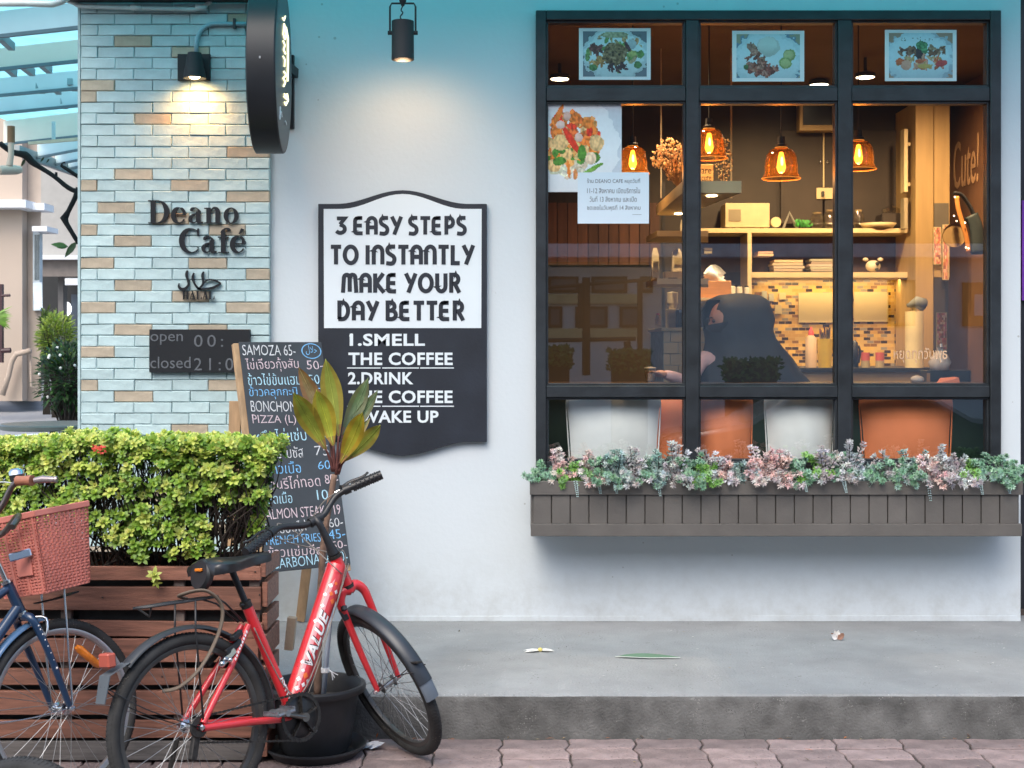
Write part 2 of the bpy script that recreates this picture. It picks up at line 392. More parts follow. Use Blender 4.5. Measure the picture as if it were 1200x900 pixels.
# ------------------------------------------------------------ brick pier with every brick its own object
PY = -.05; ps = SC(PY)
px = lambda a: (a - 600) / ps
pz = lambda b: CAM_H - (b - 405) / ps
pier = thing('brick_pier', 'aqua painted brick pier with scattered tan bricks beside the white wall', 'pier', (px(204), 0, LEDGE))
bx0, bx1 = px(94.5), px(316)
mb = MB(); mb.box(bx0 - px(204) + .002, bx1 - px(204) - .003, PY + .014, .45, 0, 4.3 - LEDGE); mb.build('core', M_mortar, pier)
mb = MB(); mb.box(px(90.5) - px(204), px(93.8) - px(204), PY + .006, .45, 0, 4.3 - LEDGE); ec = mb.build('edge_trim', M_brick, pier, bevel=.002)
RH = 13.02 / ps; BW = 43.6 / ps
bm_cache = {}
def brick_mesh(wd, v):
    key = (round(wd, 2), v)
    if key in bm_cache: return bm_cache[key]
    r = random.Random(int(key[0] * 1000) + v); g = .0013; h = RH
    x0, x1, z0, z1 = -wd / 2 + g, wd / 2 - g, -h / 2 + g, h / 2 - g; e = .004
    j = lambda: r.uniform(-.0016, .0016)
    back = [(x0, .03, z0), (x1, .03, z0), (x1, .03, z1), (x0, .03, z1)]
    mid = [(x0 + j(), .005, z0 + j()), (x1 + j(), .005, z0 + j()), (x1 + j(), .005, z1 + j()), (x0 + j(), .005, z1 + j())]
    fr = [(x0 + e, j() * .7, z0 + e + j()), (x1 - e, j() * .7, z0 + e + j()), (x1 - e, j() * .7, z1 - e + j()), (x0 + e, j() * .7, z1 - e + j())]
    mb = MB(); fs = [(8, 9, 10, 11)]
    for a in (0, 4):
        for i in range(4): fs.append((a + i, a + (i + 1) % 4, a + 4 + (i + 1) % 4, a + 4 + i))
    mb.add(back + mid + fr, fs); me = mb.mesh('brick', M_brick, fix=True); bm_cache[key] = me; return me
tan_at = [(2, 156), (3, 223), (0, 276), (6, 114), (7, 103), (9, 176), (12, 286), (14, 156), (15, 102), (15, 221), (16, 286), (17, 133), (18, 192), (19, 264), (19, 101), (20, 154), (22, 112), (22, 241), (23, 300), (24, 160), (25, 220), (26, 116), (26, 291), (28, 160), (28, 247), (30, 114), (33, 102), (33, 258), (34, 155), (37, 210), (39, 130), (41, 270), (43, 170), (46, 230), (48, 120), (50, 280)]
rr = random.Random(11)
tanm = {}
for k in range(-1, 55):
    zc = pz(15.6 + 13.02 * (k + .5)); joints = [94.5]
    x = (114 if k % 2 else 134.5)
    while x < 308: joints.append(x + rr.uniform(-1, 1)); x += 43.6
    joints.append(316)
    if k < 2 or k > 50: pass
    for a, b in zip(joints, joints[1:]):
        wd = round((b - a) / ps, 2); me = brick_mesh(wd, rr.randrange(5))
        tan = any(r == k and a - 1 <= t <= b + 1 for r, t in tan_at)
        if tan:
            if me.name not in tanm:
                m2 = me.copy(); m2.materials.clear(); m2.materials.append(M_tan); tanm[me.name] = m2
            me = tanm[me.name]
        if k >= 38 and 120 < (a + b) / 2 < 250 and not tan and False: continue
        o = link('brick', me, None, pier, ((a + b) / 2 / 1 * 1 / ps - 600 / ps - px(204), PY + rr.uniform(-.0025, .0025), zc - LEDGE), (rr.uniform(-.008, .008), rr.uniform(-.004, .004), rr.uniform(-.01, .01)))
        o.scale.x = ((b - a) / ps) / wd
# ------------------------------------------------------------ lettering on the pier: a heavy high-contrast roman
def curve_mesh(shapes, y, depth=.012):
    """shapes: list of lists of loops (x, z); each list is one filled outline with its holes"""
    vs = []; fs = []
    for n, loops in enumerate(shapes):
        c = bpy.data.curves.new('lettering', 'CURVE'); c.dimensions = '2D'; c.fill_mode = 'BOTH'; c.extrude = .5
        for lp in loops:
            sp = c.splines.new('POLY'); sp.points.add(len(lp) - 1); sp.use_cyclic_u = True
            for p, (a, b) in zip(sp.points, lp): p.co = (a, b, 0, 1)
        o = bpy.data.objects.new('lettering_source', c); COL.objects.link(o); bpy.context.view_layer.update()
        me = bpy.data.meshes.new_from_object(o.evaluated_get(bpy.context.evaluated_depsgraph_get()))
        k = len(vs)
        for v in me.vertices: vs.append((v.co.x, y - (depth + n * .0002) * (v.co.z + .5), v.co.y))
        fs += [tuple(i + k for i in p.vertices) for p in me.polygons]
        bpy.data.objects.remove(o); bpy.data.curves.remove(c); bpy.data.meshes.remove(me)
    mb = MB(); mb.add(vs, fs); return mb
def rect(x0, x1, z0, z1): return [(x0, z0), (x1, z0), (x1, z1), (x0, z1)]
def ell(cx, cz, rx, rz, a0=0, a1=360, n=28): return [(cx + rx * math.cos(R(a0 + (a1 - a0) * i / n)), cz + rz * math.sin(R(a0 + (a1 - a0) * i / n))) for i in range(n + (0 if a1 - a0 == 360 else 1))]
def ribbon(pts, ws):
    """closed outline of a centre line with varying width"""
    k = len(pts); L = []; Rr = []
    for i in range(k):
        a = pts[max(i - 1, 0)]; b = pts[min(i + 1, k - 1)]; dx, dz = b[0] - a[0], b[1] - a[1]; l = math.hypot(dx, dz) or 1
        nx, nz = -dz / l, dx / l; w_ = ws[i] / 2
        L.append((pts[i][0] + nx * w_, pts[i][1] + nz * w_)); Rr.append((pts[i][0] - nx * w_, pts[i][1] - nz * w_))
    return L + Rr[::-1]
def G(ch):
    """glyph as shapes in units of x-height = 1, and its advance"""
    T, H = .27, .06     # stem and hairline
    if ch == 'D':
        C = 1.45
        return [[rect(.14, .14 + T, 0, C)], [rect(0, .6, 0, H)], [rect(0, .6, C - H, C)],
                [ell(.55, C / 2, .66, C / 2, -90, 90) , ell(.55, C / 2, .36, C / 2 - H, -90, 90)] if False else
                [[(.5, 0)] + ell(.52, C / 2, .70, C / 2, -90, 90)[0:] + [(.5, C), (.5, C - H)] + ell(.52, C / 2, .40, C / 2 - H, 90, -90) + [(.5, H)]]], 1.32
    if ch == 'C':
        C = 1.45; pts = ell(.68, C / 2, .53, C / 2 - .02, 48, 318, 30)
        ws = [H + (T + .03 - H) * max(0, math.cos(R(48 + 270 * i / 30 - 180))) ** .8 for i in range(31)]
        return [[ribbon(pts, ws)], [[(1.02, 1.0), (1.10, 1.0), (1.10, 1.46), (1.03, 1.46), (.99, 1.32)]], [rect(1.0, 1.07, .30, .36)]], 1.2
    if ch in 'eé':
        pts = ell(.46, .5, .33, .47, 12, 330, 30); ws = [H + (T - H) * max(0, -math.cos(R(12 + 318 * i / 30))) ** .7 for i in range(31)]
        ws = [max(w_, .16 if i < 6 else H) for i, w_ in enumerate(ws)]
        sh = [[ribbon(pts, ws)], [rect(.3, .84, .52, .52 + H)], [[(.66, .56), (.84, .56), (.80, .74), (.66, .80)]]]
        if ch == 'é': sh.append([[(.48, 1.12), (.56, 1.12), (.78, 1.40), (.62, 1.46)]])
        return sh, .96
    if ch == 'a':
        return [[rect(.48, .48 + T - .02, .1, .74)], [ribbon(ell(.42, .70, .24, .27, 0, 165, 16), [.2, .18, .14, .1, .07, .06, .06, .06, .07, .08, .1, .13, .16, .18, .17, .14, .1])],
                [ribbon(ell(.34, .27, .20, .23, 75, 330, 20), [.05 + .15 * max(0, -math.cos(R(75 + 255 * i / 20))) for i in range(21)])], [[(.2, .56), (.5, .62), (.5, .56), (.3, .5)]],
                [[(.5, .12), (.6, -.02), (.86, 0), (.9, .1), (.76, .1), (.74, .2)]]], .96
    if ch == 'n':
        return [[rect(.12, .12 + T - .02, 0, .98)], [rect(0, .5, 0, H)], [rect(0, .2, .9, .97)], [rect(.64, .64 + T - .02, 0, .7)], [rect(.53, 1.0, 0, H)],
                [ribbon(ell(.58, .66, .2, .31, 165, 0, 16), [.05, .05, .06, .06, .07, .08, .1, .12, .14, .17, .2, .22, .24, .25, .25, .25, .25])]], 1.06
    if ch == 'o':
        return [[ell(.48, .49, .42, .5), ell(.48, .49, .19, .44)[::-1]]], 1.0
    if ch == 'f':
        return [[rect(.16, .16 + T - .02, 0, 1.2)], [rect(.02, .6, 0, H)], [rect(0, .58, .9, .9 + H + .01)],
                [ribbon(ell(.46, 1.18, .2, .27, 180, 30, 14), [.25, .23, .2, .16, .12, .09, .07, .06, .07, .09, .12, .15, .17, .17, .14])]], .66
    if ch == 'H': return [[rect(.1, .3, 0, 1)], [rect(.7, .9, 0, 1)], [rect(.2, .8, .47, .53)], [rect(0, .4, 0, .05)], [rect(0, .4, .95, 1)], [rect(.6, 1, 0, .05)], [rect(.6, 1, .95, 1)]], 1.12
    if ch == 'A': return [[[(.08, 0), (.14, 0), (.52, .9), (.48, 1)]], [[(.42, 1), (.54, 1), (.94, 0), (.7, 0)]], [rect(.24, .75, .3, .36)], [rect(0, .26, 0, .05)], [rect(.6, 1.02, 0, .05)]], 1.1
    if ch == 'L': return [[rect(.1, .3, 0, 1)], [rect(0, .4, .95, 1)], [rect(0, .85, 0, .05)], [[(.74, 0), (.85, 0), (.87, .36), (.81, .3)]]], .96
def roman(word, x0, x1, z0, z1, y, parent, capped):
    sh = []; x = 0
    for ch in word:
        s_, adv = G(ch); sh += [[[(x + a, b) for a, b in lp] for lp in loops] for loops in s_]; x += adv
    xs = [a for l in sh for q in l for a, b in q]; k = (x1 - x0) / (max(xs) - min(xs)); mn = min(xs); kz = (z1 - z0) / capped
    return curve_mesh([[[((a - mn) * k + x0, b * kz + z0) for a, b in lp] for lp in loops] for loops in sh], y).build('lettering', M_letter, parent)
cafe = thing('cafe_lettering', 'raised black letters reading Deano Café over HALAL on the brick pier', 'sign', (0, PY, 0))
yy = -.006
roman('Deano', px(174.5), px(280), pz(262), pz(235), yy, cafe, 1.45)
roman('Café', px(210.5), px(288.5), pz(296.5), pz(268), yy, cafe, 1.45)
roman('HALAL', px(214.5), px(252), pz(351), pz(341.5), yy, cafe, 1.0)
def PXZ(pts): return [(px(a), pz(b)) for a, b in pts]
mb = MB()   # the arabic word, pen strokes
wk = 1 / ps
for pts, ws in (([(220.5, 317), (219.3, 322), (221, 329), (221.5, 334), (218, 338.2), (213.5, 339), (210.3, 336), (210.8, 332)], [1.8, 3.2, 2.2, 2.2, 3, 3.4, 2.4, .8]),
                ([(228, 320), (226.5, 326), (229, 333), (233, 338), (237, 339)], [1.6, 3, 2, 2.4, 2]),
                ([(239.5, 318.5), (238, 323), (239, 331), (236.5, 336), (232, 339)], [1.6, 3, 2.4, 2.2, 1.6]),
                ([(234, 339), (242, 338.6), (249, 337.5), (254, 335.5), (258.5, 332.5), (254, 329.5), (248, 328), (243, 328.5), (240.5, 331)], [1.8, 2.4, 2.8, 2.6, 2.4, 2.2, 2, 1.6, 1])):
    sp = [(v.x, v.y) for v in spline([(a, b, 0) for a, b in pts], 4)]
    tw = [v.x * wk for v in spline([(a, 0, 0) for a in ws], 4)]
    strokes_mb(mb, PXZ(sp), 1, yy, .012, tw)
mb.build('lettering', M_letter, cafe)
# opening hours display
dp = thing('hours_display', 'black panel showing opening and closing hours on the brick pier', 'sign', (0, PY, 0))
mb = MB(); mb.box(px(176.5), px(294), -.03, .002, pz(436.5), pz(386)); mb.build('panel', M_black, dp, bevel=.002)
M_seg = mat('display_grey', (.11, .12, .135), .5, var=.05)
O_ = Vector((0, PY - .031, 0)) - Vector((0, PY, 0))
for t, a, b, c, d in (('open', 178, 216, 404, 391.5), ('00:', 229, 263, 406.5, 392.5), ('closed', 178, 225, 431.5, 418), ('21:00', 229, 289, 434, 419.5)):
    lettering(t, M_seg, dp, px(a), px(b), pz(c), pz(d), origin=O_, depth=.001, spacing=1.35 if t[0] in '02' else 1.0)

# ------------------------------------------------------------ the shaped wall sign
def sx(a): return (a - 600) / SC(-.03)
def sz(b): return CAM_H - (b - 405) / SC(-.03)
sign = thing('wall_sign', 'black shaped board with white panel listing three easy coffee steps', 'sign', (0, 0, 0))
def outline(l, r, t_, bt, sh, ins=0):
    pts = []
    for i in range(25):
        u = i / 24; k = (l + r) / 2; d = abs(u - .5) * 2      # centre bulge falls to the shoulders
        b = .5 + .5 * math.cos(math.pi * min(d / .78, 1)); pts.append((l + (r - l) * u, t_ + sh * (1 - b)))
    lo = []
    if bt is not None:
        for i in range(25):
            u = 1 - i / 24; d = abs(u - .5) * 2; b = .5 + .5 * math.cos(math.pi * min(d / .8, 1)); lo.append((l + (r - l) * u, bt - 16 * (1 - b)))
    return pts, lo
tp, lo = outline(373, 570.5, 223, 534, 16)
mb = MB(); mb.prism([(sx(a), sz(b)) for a, b in tp + lo], -.035, -.002); mb.build('board', M_signd, sign, fix=True, bevel=.0015)
tp, _ = outline(379.5, 564.5, 227.5, None, 17.5)
mb = MB(); mb.prism([(sx(a), sz(b)) for a, b in tp + [(564, 384.5), (380, 384.5)]], -.038, -.0355); mb.build('panel', M_signw, sign, fix=True)
# heavy geometric capitals, drawn as broad strokes
GL = {
 '3': (.62, [[(0, .9), (.5, .9), (.2, .56)], [(.2, .56)] + arc(.22, .31, .29, .22, 80, -150, 10)]),
 'E': (.62, [[(.52, .92), (.22, .92)] + arc(.26, .74, .2, .18, 90, 180, 5) + [(.06, .2)] + arc(.2, .2, .14, .13, 180, 270, 4) + [(.55, .07)], [(.06, .5), (.5, .5)]]),
 'A': (.66, [[(.08, 0), (.08, .66)] + arc(.34, .66, .26, .27, 180, 0, 10) + [(.6, 0)], [(.08, .4), (.6, .4)]]),
 'S': (.56, [[(.54, .93), (.25, .93)] + arc(.25, .74, .18, .19, 90, 240, 6) + arc(.28, .26, .22, .22, 60, -90, 7) + [(0, .07)]]),
 'Y': (.66, [[(.05, 1), (.33, .5)], [(.64, 1), (.2, 0)]]),
 'T': (.6, [[(0, .92), (.62, .92)], [(.31, .92), (.31, 0)]]),
 'P': (.6, [[(.09, 0), (.09, .93), (.28, .93)] + arc(.28, .68, .24, .25, 90, -90, 8) + [(.16, .43)]]),
 'O': (.86, [arc(.43, .5, .36, .43, 0, 360, 26)]),
 'I': (.24, [[(.12, 0), (.12, 1)]]),
 'N': (.66, [[(.08, 0), (.08, .66)] + arc(.34, .66, .26, .27, 180, 0, 10) + [(.6, 0)]]),
 'L': (.52, [[(.09, 1), (.09, .07), (.52, .07)]]),
 'M': (.92, [[(.06, 0), (.12, .8)] + arc(.29, .78, .17, .15, 170, 0, 6) + [(.47, .05)], [(.47, .05), (.47, .78)] + arc(.64, .78, .17, .15, 180, 10, 6) + [(.87, 0)]]),
 'K': (.64, [[(.09, 0), (.09, 1)], [(.58, 1), (.16, .5), (.62, 0)]]),
 'U': (.68, [[(.09, 1), (.09, .34)] + arc(.34, .34, .25, .27, 180, 360, 10) + [(.59, 1)]]),
 'R': (.64, [[(.09, 0), (.09, .93), (.3, .93)] + arc(.3, .7, .22, .23, 90, -90, 8) + [(.16, .47)], [(.28, .5), (.58, 0)]]),
 'D': (.7, [[(.1, .07), (.1, .93), (.28, .93)] + arc(.28, .5, .33, .43, 90, -90, 12) + [(.03, .07)]]),
 'B': (.66, [[(.1, 0), (.1, .93), (.3, .93)] + arc(.3, .73, .2, .2, 90, -90, 7), [(.16, .51), (.32, .51)] + arc(.34, .29, .24, .22, 90, -90, 8) + [(.03, .07)]]),
}
def caps(body, x0, x1, zt, zb, y, parent, m, w=.155):
    mb = MB(); x = 0; items = []
    for ch in body:
        if ch == ' ': x += .3; continue
        adv, st = GL[ch]; items.append((x, st)); x += adv + .17
    k = (x1 - x0) / (x - .17); kz = zt - zb
    for n, (ox, st) in enumerate(items):
        for q, s_ in enumerate(st): strokes_mb(mb, [((a + ox) * k + x0, b * kz + zb) for a, b in s_], w * kz, y - q * .0002, .0015)
    return mb.build('lettering', m, parent)
for t, a, b, c, d in (('3 EASY STEPS', 395, 546, 254, 275), ('TO INSTANTLY', 388, 555, 287.5, 310), ('MAKE YOUR', 401, 539.5, 320.5, 343), ('DAY BETTER', 396, 544, 353, 375.5)):
    caps(t, sx(a), sx(b), sz(c), sz(d), -.0385, sign, M_signd, .215)
for t, a, b, c, d in (('1.SMELL', 410, 498, 405.5, 391), ('THE COFFEE', 408.5, 530.5, 428, 413), ('2.DRINK', 408, 484.5, 450.5, 436), ('THE COFFEE', 408.5, 530.5, 472.5, 457.5), ('3.WAKE UP', 408, 514, 495.5, 481)):
    lettering(t, M_signw, sign, sx(a), sx(b), sz(c), sz(d), origin=Vector((0, -.0352, 0)), bold=.028, depth=.0015, spacing=1.06)
mb = MB(); mb.prism([(sx(409.6), sz(394.6)), (sx(409.6), sz(392.8)), (sx(411.4), sz(390.9)), (sx(413.2), sz(390.9)), (sx(413.2), sz(393.2)), (sx(411.6), sz(393.8))], -.0371, -.0352); mb.build('lettering', M_signw, sign)
mb = MB()
for zl in (431.2, 476):
    for a, b in ((407, 446), (448, 491), (492.5, 532)): mb.box(sx(a), sx(b), -.037, -.0352, sz(zl + .6), sz(zl - .6))
mb.build('underline', M_signw, sign)

# ------------------------------------------------------------ the big window
win = thing('window', 'large steel framed cafe window of nine panes', 'window', (P(900, 0, 0).x, 0, P(0, 280, 0).z))
wo = Vector(win.location); YF = -.045
def fbar(x0, x1, z0, z1, y0=YF, y1=.05, name='frame_bar'):
    a = P(x0, z1, YF) - wo; b = P(x1, z0, YF) - wo
    return MB().box(a.x, b.x, y0, y1, a.z, b.z).build(name, M_frame, win, bevel=.004)
fbar(628, 640, 12, 548); fbar(1161, 1173.5, 12, 548); fbar(640, 1161, 12, 23, YF + .002)
fbar(804, 819.5, 23, 548, YF + .004); fbar(982.5, 998.5, 23, 548, YF + .004)
for (xa, xb) in ((640, 804), (819.5, 982.5), (998.5, 1161)):
    fbar(xa, xb, 101.5, 118, YF + .008); fbar(xa, xb, 452, 466, YF + .008)
    fbar(xa, xb, 541, 548, YF + .008)
G_win = glass('window_glass', (.97, .985, .98), 1.5, 4.8)
panes = [(640, 804), (819.5, 982.5), (998.5, 1161)]; rows = [(23, 101.5), (118, 452), (466, 541)]
for (xa, xb) in panes:
    for (za, zb) in rows:
        a = P(xa, zb, YF) - wo; b = P(xb, za, YF) - wo
        mb = MB()   # inner bead, a step back from the bars
        t_ = .012
        for q in ((a.x, b.x, b.z - t_, b.z), (a.x, b.x, a.z, a.z + t_), (a.x, a.x + t_, a.z + t_, b.z - t_), (b.x - t_, b.x, a.z + t_, b.z - t_)): mb.box(q[0], q[1], -.022, .04, q[2], q[3])
        mb.build('glazing_bead', M_frame, win, bevel=.002)
        mb = MB(); mb.add([(a.x + .008, .012, a.z + .008), (b.x - .008, .012, a.z + .008), (b.x - .008, .012, b.z - .008), (a.x + .008, .012, b.z - .008)], [(0, 1, 2, 3)]); mb.build('pane', G_win, win)
GY = .010     # just in front of the glass plane

# ------------------------------------------------------------ window box
M_boxp = mat('grey_brown_paint', (.112, .103, .095), .55, var=.14, scale=5, bump=.15, bscale=50, rnd=.05)
BY = -.30
def bxp(a): return (a - 600) / SC(BY)
def bzp(b): return CAM_H - (b - 405) / SC(BY)
wb = thing('window_box', 'long grey brown panelled planter box under the window', 'window box', (bxp(910), BY, bzp(628)))
bo = Vector(wb.location)
def bb(name, x0, x1, y0, y1, z0, z1, bev=.002): return MB().box(x0 - bo.x, x1 - bo.x, y0 - bo.y, y1 - bo.y, z0 - bo.z, z1 - bo.z).build(name, M_boxp, wb, bevel=bev)
zt, z1_, z2_, zb_ = bzp(564), bzp(580), bzp(614), bzp(628.5)
bb('top_rail', bxp(621), bxp(1199), BY, BY + .03, z1_, zt); bb('bottom_rail', bxp(622), bxp(1198), BY + .001, BY + .03, zb_, z2_)
nb = 26
for i in range(nb):
    a = 624.5 + (1194.5 - 624.5) * i / nb; b = 624.5 + (1194.5 - 624.5) * (i + 1) / nb
    bb('board', bxp(a + .7), bxp(b - .7), BY + .011 + random.uniform(0, .001), BY + .028, z2_, z1_, .001)
bb('liner', bxp(624), bxp(1195), BY + .029, BY + .04, zb_ + .01, z1_ + .01)
for a, b in ((622.5, 626), (1193, 1196.5)): bb('end_panel', bxp(a), bxp(b), BY + .031, -.005, zb_ + .004, zt - .004)
bb('base', bxp(626), bxp(1193), BY + .041, -.005, zb_ + .006, zb_ + .03); bb('back_panel', bxp(626), bxp(1193), -.03, -.006, zb_ + .03, zt - .03)
mb = MB(); mb.box(bxp(626) - bo.x, bxp(1193) - bo.x, .045, -.032 - BY, zt - .06 - bo.z, zt - .045 - bo.z); mb.build('soil', M_soil, wb)
# ------------------------------------------------------------ fixtures on the facade
def spot(name, loc, target, energy, col, ang, blend=.6, size=.03, parent=None):
    d = bpy.data.lights.new(name, 'SPOT'); d.energy = energy; d.color = col; d.spot_size = R(ang); d.spot_blend = blend; d.shadow_soft_size = size
    o = bpy.data.objects.new(name, d); COL.objects.link(o); o.location = loc
    o.rotation_euler = (Vector(target) - Vector(loc)).to_track_quat('-Z', 'Y').to_euler()
    if parent: o.parent = parent
    return o
M_bulb = mat('warm_bulb', (1, .8, .5), .4, emit=(1, .72, .38), estr=14)
# sconce on the pier
L0 = P(228, 78, -.13); sc_ = thing('wall_lamp', 'lit black cone wall lamp on the brick pier', 'lamp', (L0.x, PY, L0.z))
def sl(a, b, y): q = P(a, b, y); return (q.x - L0.x, q.y - PY, q.z - L0.z)
a = sl(209, 95, PY); b = sl(247, 64, PY)
MB().box(a[0], b[0], -.02, .0, a[2], b[2]).build('back_plate', M_blackm, sc_, bevel=.002)
h0 = sl(228, 62, -.13)[2]; h1 = sl(228, 92, -.13)[2]
mb = MB(); mb.lathe([(.0, h0), (.036, h0), (.062, h1), (.056, h1), (.034, h0 - .02), (.0, h0 - .02)], (0, -.08, 0), n=28); mb.build('shade', M_blackm, sc_, smooth=True, auto=40)
MB().bar((0, -.08, h0 - .03), (0, -.01, h0 - .03), .03, .02).build('arm', M_blackm, sc_)
mb = MB(); mb.sphere((0, -.08, h1 + .018), .032, 16, 10, (1, 1, .7)); mb.build('bulb', M_bulb, sc_, smooth=True)
spot('lamp_light', (0, -.085, h1 - .012), (0.0, .02, h1 - 1.0), 10, (1, .47, .15), 170, 1, .03, sc_)
# conduit from the disc sign down to the lamp
cd = thing('conduit', 'aqua painted conduit pipe bending down to the wall lamp', 'pipe', (L0.x, PY, L0.z))
pts = [sl(300, 28, PY - .015), sl(262, 28, PY - .015)] + [sl(252 - 22 * math.sin(R(t)), 52 - 24 * math.cos(R(t)), PY - .015) for t in range(0, 91, 10)] + [sl(230, 64, PY - .015)]
mb = MB(); mb.tube(pts, .0115, 10); mb.build('tube', mat('aqua_pipe', (.30, .46, .52), .5), cd, smooth=True)
q = sl(275, 28, PY - .015); mb = MB(); mb.box(q[0] - .008, q[0] + .008, q[1] - .013, q[1] + .01, q[2] - .028, q[2] + .028); mb.build('clip', M_frame, cd, bevel=.002)
# pale pipe along the top of the pier, going out over the alley
q0 = P(250, 3, PY - .06)
pp = thing('water_pipe', 'pale horizontal pipe along the top of the brick pier', 'pipe', (P(170, 8, PY - .04)))
po = Vector(pp.location)
mb = MB(); mb.tube([P(a, b, PY - .03) - po for a, b in ((249, -6), (246, 2), (238, 9), (228, 11), (160, 9.5), (100, 7.5), (92, 6.5), (86, 3), (80, 1))], .0125, 12); mb.build('tube', mat('pvc', (.55, .60, .60), .45), pp, smooth=True)
for a in (160, 236): mb = MB(); q = P(a, 9, PY - .03) - po; mb.tube([q - Vector((.03, 0, -.001)), q + Vector((.03, 0, 0))], .016, 12); mb.build('coupling', MATS['pvc'], pp, smooth=True)
pp2 = tag((lambda m_: (m_.tube([P(a, b, PY - .2) for a, b in ((-40, 4), (30, 4), (62, 5), (72, 2), (84, -6))], .017, 10), m_)[1])(MB()).build('water_pipe', MATS['pvc'], smooth=True), 'white pipe crossing the top left corner in front of the canopy', 'pipe')
mb = MB(); a = P(70, 3.5, PY - .012); b = P(316, 3.5, PY - .012); mb.box(a.x, b.x, PY - .09, PY - .015, a.z, a.z + .05)
tag(mb.build('steel_channel', M_blackm, bevel=.003), 'dark steel channel across the top of the brick pier', 'beam')
# projecting disc sign
XR = -1.175; XL = -1.322
dz_ = CAM_H + (405 - 82) / SC(-.37 + 0) ; dcy = -.42
dsk = thing('disc_sign', 'round black illuminated sign projecting edge on from the wall corner', 'sign', (XR, dcy, dz_))
ry, rz = .265, .44
n = 56
def eloop(x, ky, kz): return [(x, ry * ky * math.cos(2 * math.pi * i / n), rz * kz * math.sin(2 * math.pi * i / n)) for i in range(n)]
mb = MB(); dW = XR - XL
vs = eloop(-dW, .97, .98) + eloop(-dW + .006, 1, 1) + eloop(-.006, 1, 1) + eloop(0, .985, .99); fs = [tuple(range(n)), tuple(range(4 * n - 1, 3 * n - 1, -1))]
for k in range(3):
    for i in range(n): fs.append((k * n + i, k * n + (i + 1) % n, (k + 1) * n + (i + 1) % n, (k + 1) * n + i))
mb.add(vs, fs); mb.build('drum', M_black, dsk, smooth=True, auto=30, fix=True)
mb = MB(); vs = eloop(.001, .95, .965); mb.add(vs, [tuple(range(n))]); mb.build('face', mat('sign_face', (.05, .055, .065), .35), dsk, fix=True)
M_glow = mat('lit_letters', (1, .95, .6), .4, emit=(1, .93, .52), estr=1.1)
def face_pts(pts):      # photo pixels on the seen face -> plane x = XR
    out = []
    for a, b in pts:
        z = XR * FPX / (a - 600); out.append((0, z - CAM_D - dcy, CAM_H - (b - 405) * z / FPX - dz_))
    return out
mb = MB()
for pts, w_ in (([(333.5, 19), (332, 24), (330.5, 21)], .010), ([(332, 28), (334.5, 40), (333, 46), (331, 40), (332, 30)], .013), ([(334, 32), (336.3, 45), (336.4, 75), (336, 95)], .016), ([(331, 48), (333, 53), (331.5, 58), (333.5, 63)], .012),
                ([(331, 66), (333, 70), (332.4, 78)], .011), ([(332, 84), (334.5, 88), (331, 92), (333.5, 96), (331.5, 101)], .014), ([(332.5, 110), (334.8, 116), (332, 113)], .012), ([(335.5, 110), (336.6, 118), (334, 123), (332.8, 120)], .014)):
    q = face_pts(pts); mb.tube([Vector((.004, b, c)) for _, b, c in q], w_ * .36, 6)
mb.build('lettering', M_glow, dsk, smooth=True)
mb = MB()
for pts in ([(327.5, 125), (327, 140)], [(328.5, 131), (329.5, 137)], [(333.8, 142), (334.6, 146)]):
    q = face_pts(pts); mb.tube([Vector((.003, b, c)) for _, b, c in q], .005, 5)
mb.build('small_lettering', M_white, dsk)
a = P(338, 151, -.012); b = P(345, 65, -.012)
MB().box(a.x - XR, b.x - XR, -.03 - dcy, -.001 - dcy, a.z - dz_, b.z - dz_).build('wall_plate', M_black, dsk, bevel=.002)
MB().bar((-.05, .2, .08), (-.0, -.02 - dcy, .05), .03, .05).build('bracket', M_black, dsk)
MB().box(-dW * .5 - .004, -dW * .5 + .004, -ry - .004, -ry + .01, -.006, .006).build('screw', mat('steel', (.45, .46, .47), .3, 1.), dsk)
M_steel = MATS['steel']
# hanging spotlight in front of the wall
T0 = P(472, 48, -.55); tl = thing('spotlight', 'black cylindrical spotlight hanging above the shaped sign', 'lamp', T0)
s55 = SC(-.55); u_ = 1 / s55
mb = MB(); mb.lathe([(0, 23 * u_), (13 * u_, 23 * u_), (13 * u_, 3 * u_), (13.2 * u_, -22 * u_), (12.6 * u_, -22 * u_), (11.5 * u_, 6 * u_), (0, 6 * u_)], n=32)
mb.build('housing', M_blackm, tl, smooth=True, auto=40)
mb = MB(); mb.tube([(-15 * u_, 0, 9 * u_), (-15 * u_, 0, 40 * u_), (-13 * u_, 0, 44 * u_), (13 * u_, 0, 44 * u_), (15 * u_, 0, 40 * u_), (15 * u_, 0, 9 * u_)], .005, 6); mb.build('yoke', M_blackm, tl)
for s_ in (-1, 1): mb = MB(); mb.tube([(s_ * 12 * u_, 0, 9.5 * u_), (s_ * 17.5 * u_, 0, 9.5 * u_)], .011, 8); mb.build('knob', M_blackm, tl)
mb = MB(); mb.tube([(0, 0, 60 * u_), (0, 0, 47 * u_), (0, 0, 41 * u_)], [.018, .018, .008], 10); mb.build('stem', M_blackm, tl)
mb = MB(); mb.tube(spline([(0, 0, 41 * u_), (-2 * u_, 0, 36 * u_), (0, 0, 33 * u_), (-3 * u_, .0, 28 * u_), (0, 0, 23 * u_)], 4), .0035, 5); mb.build('cable', M_blackm, tl)
mb = MB(); mb.lathe([(0, 5.5 * u_), (6 * u_, 5.5 * u_)], n=20); mb.build('lens', M_black, tl)
spot('spot_light', (0, .0, -22.5 * u_), (P(475, 175, 0) - T0), 5.5, (1, .62, .34), 130, 1, .02, tl)

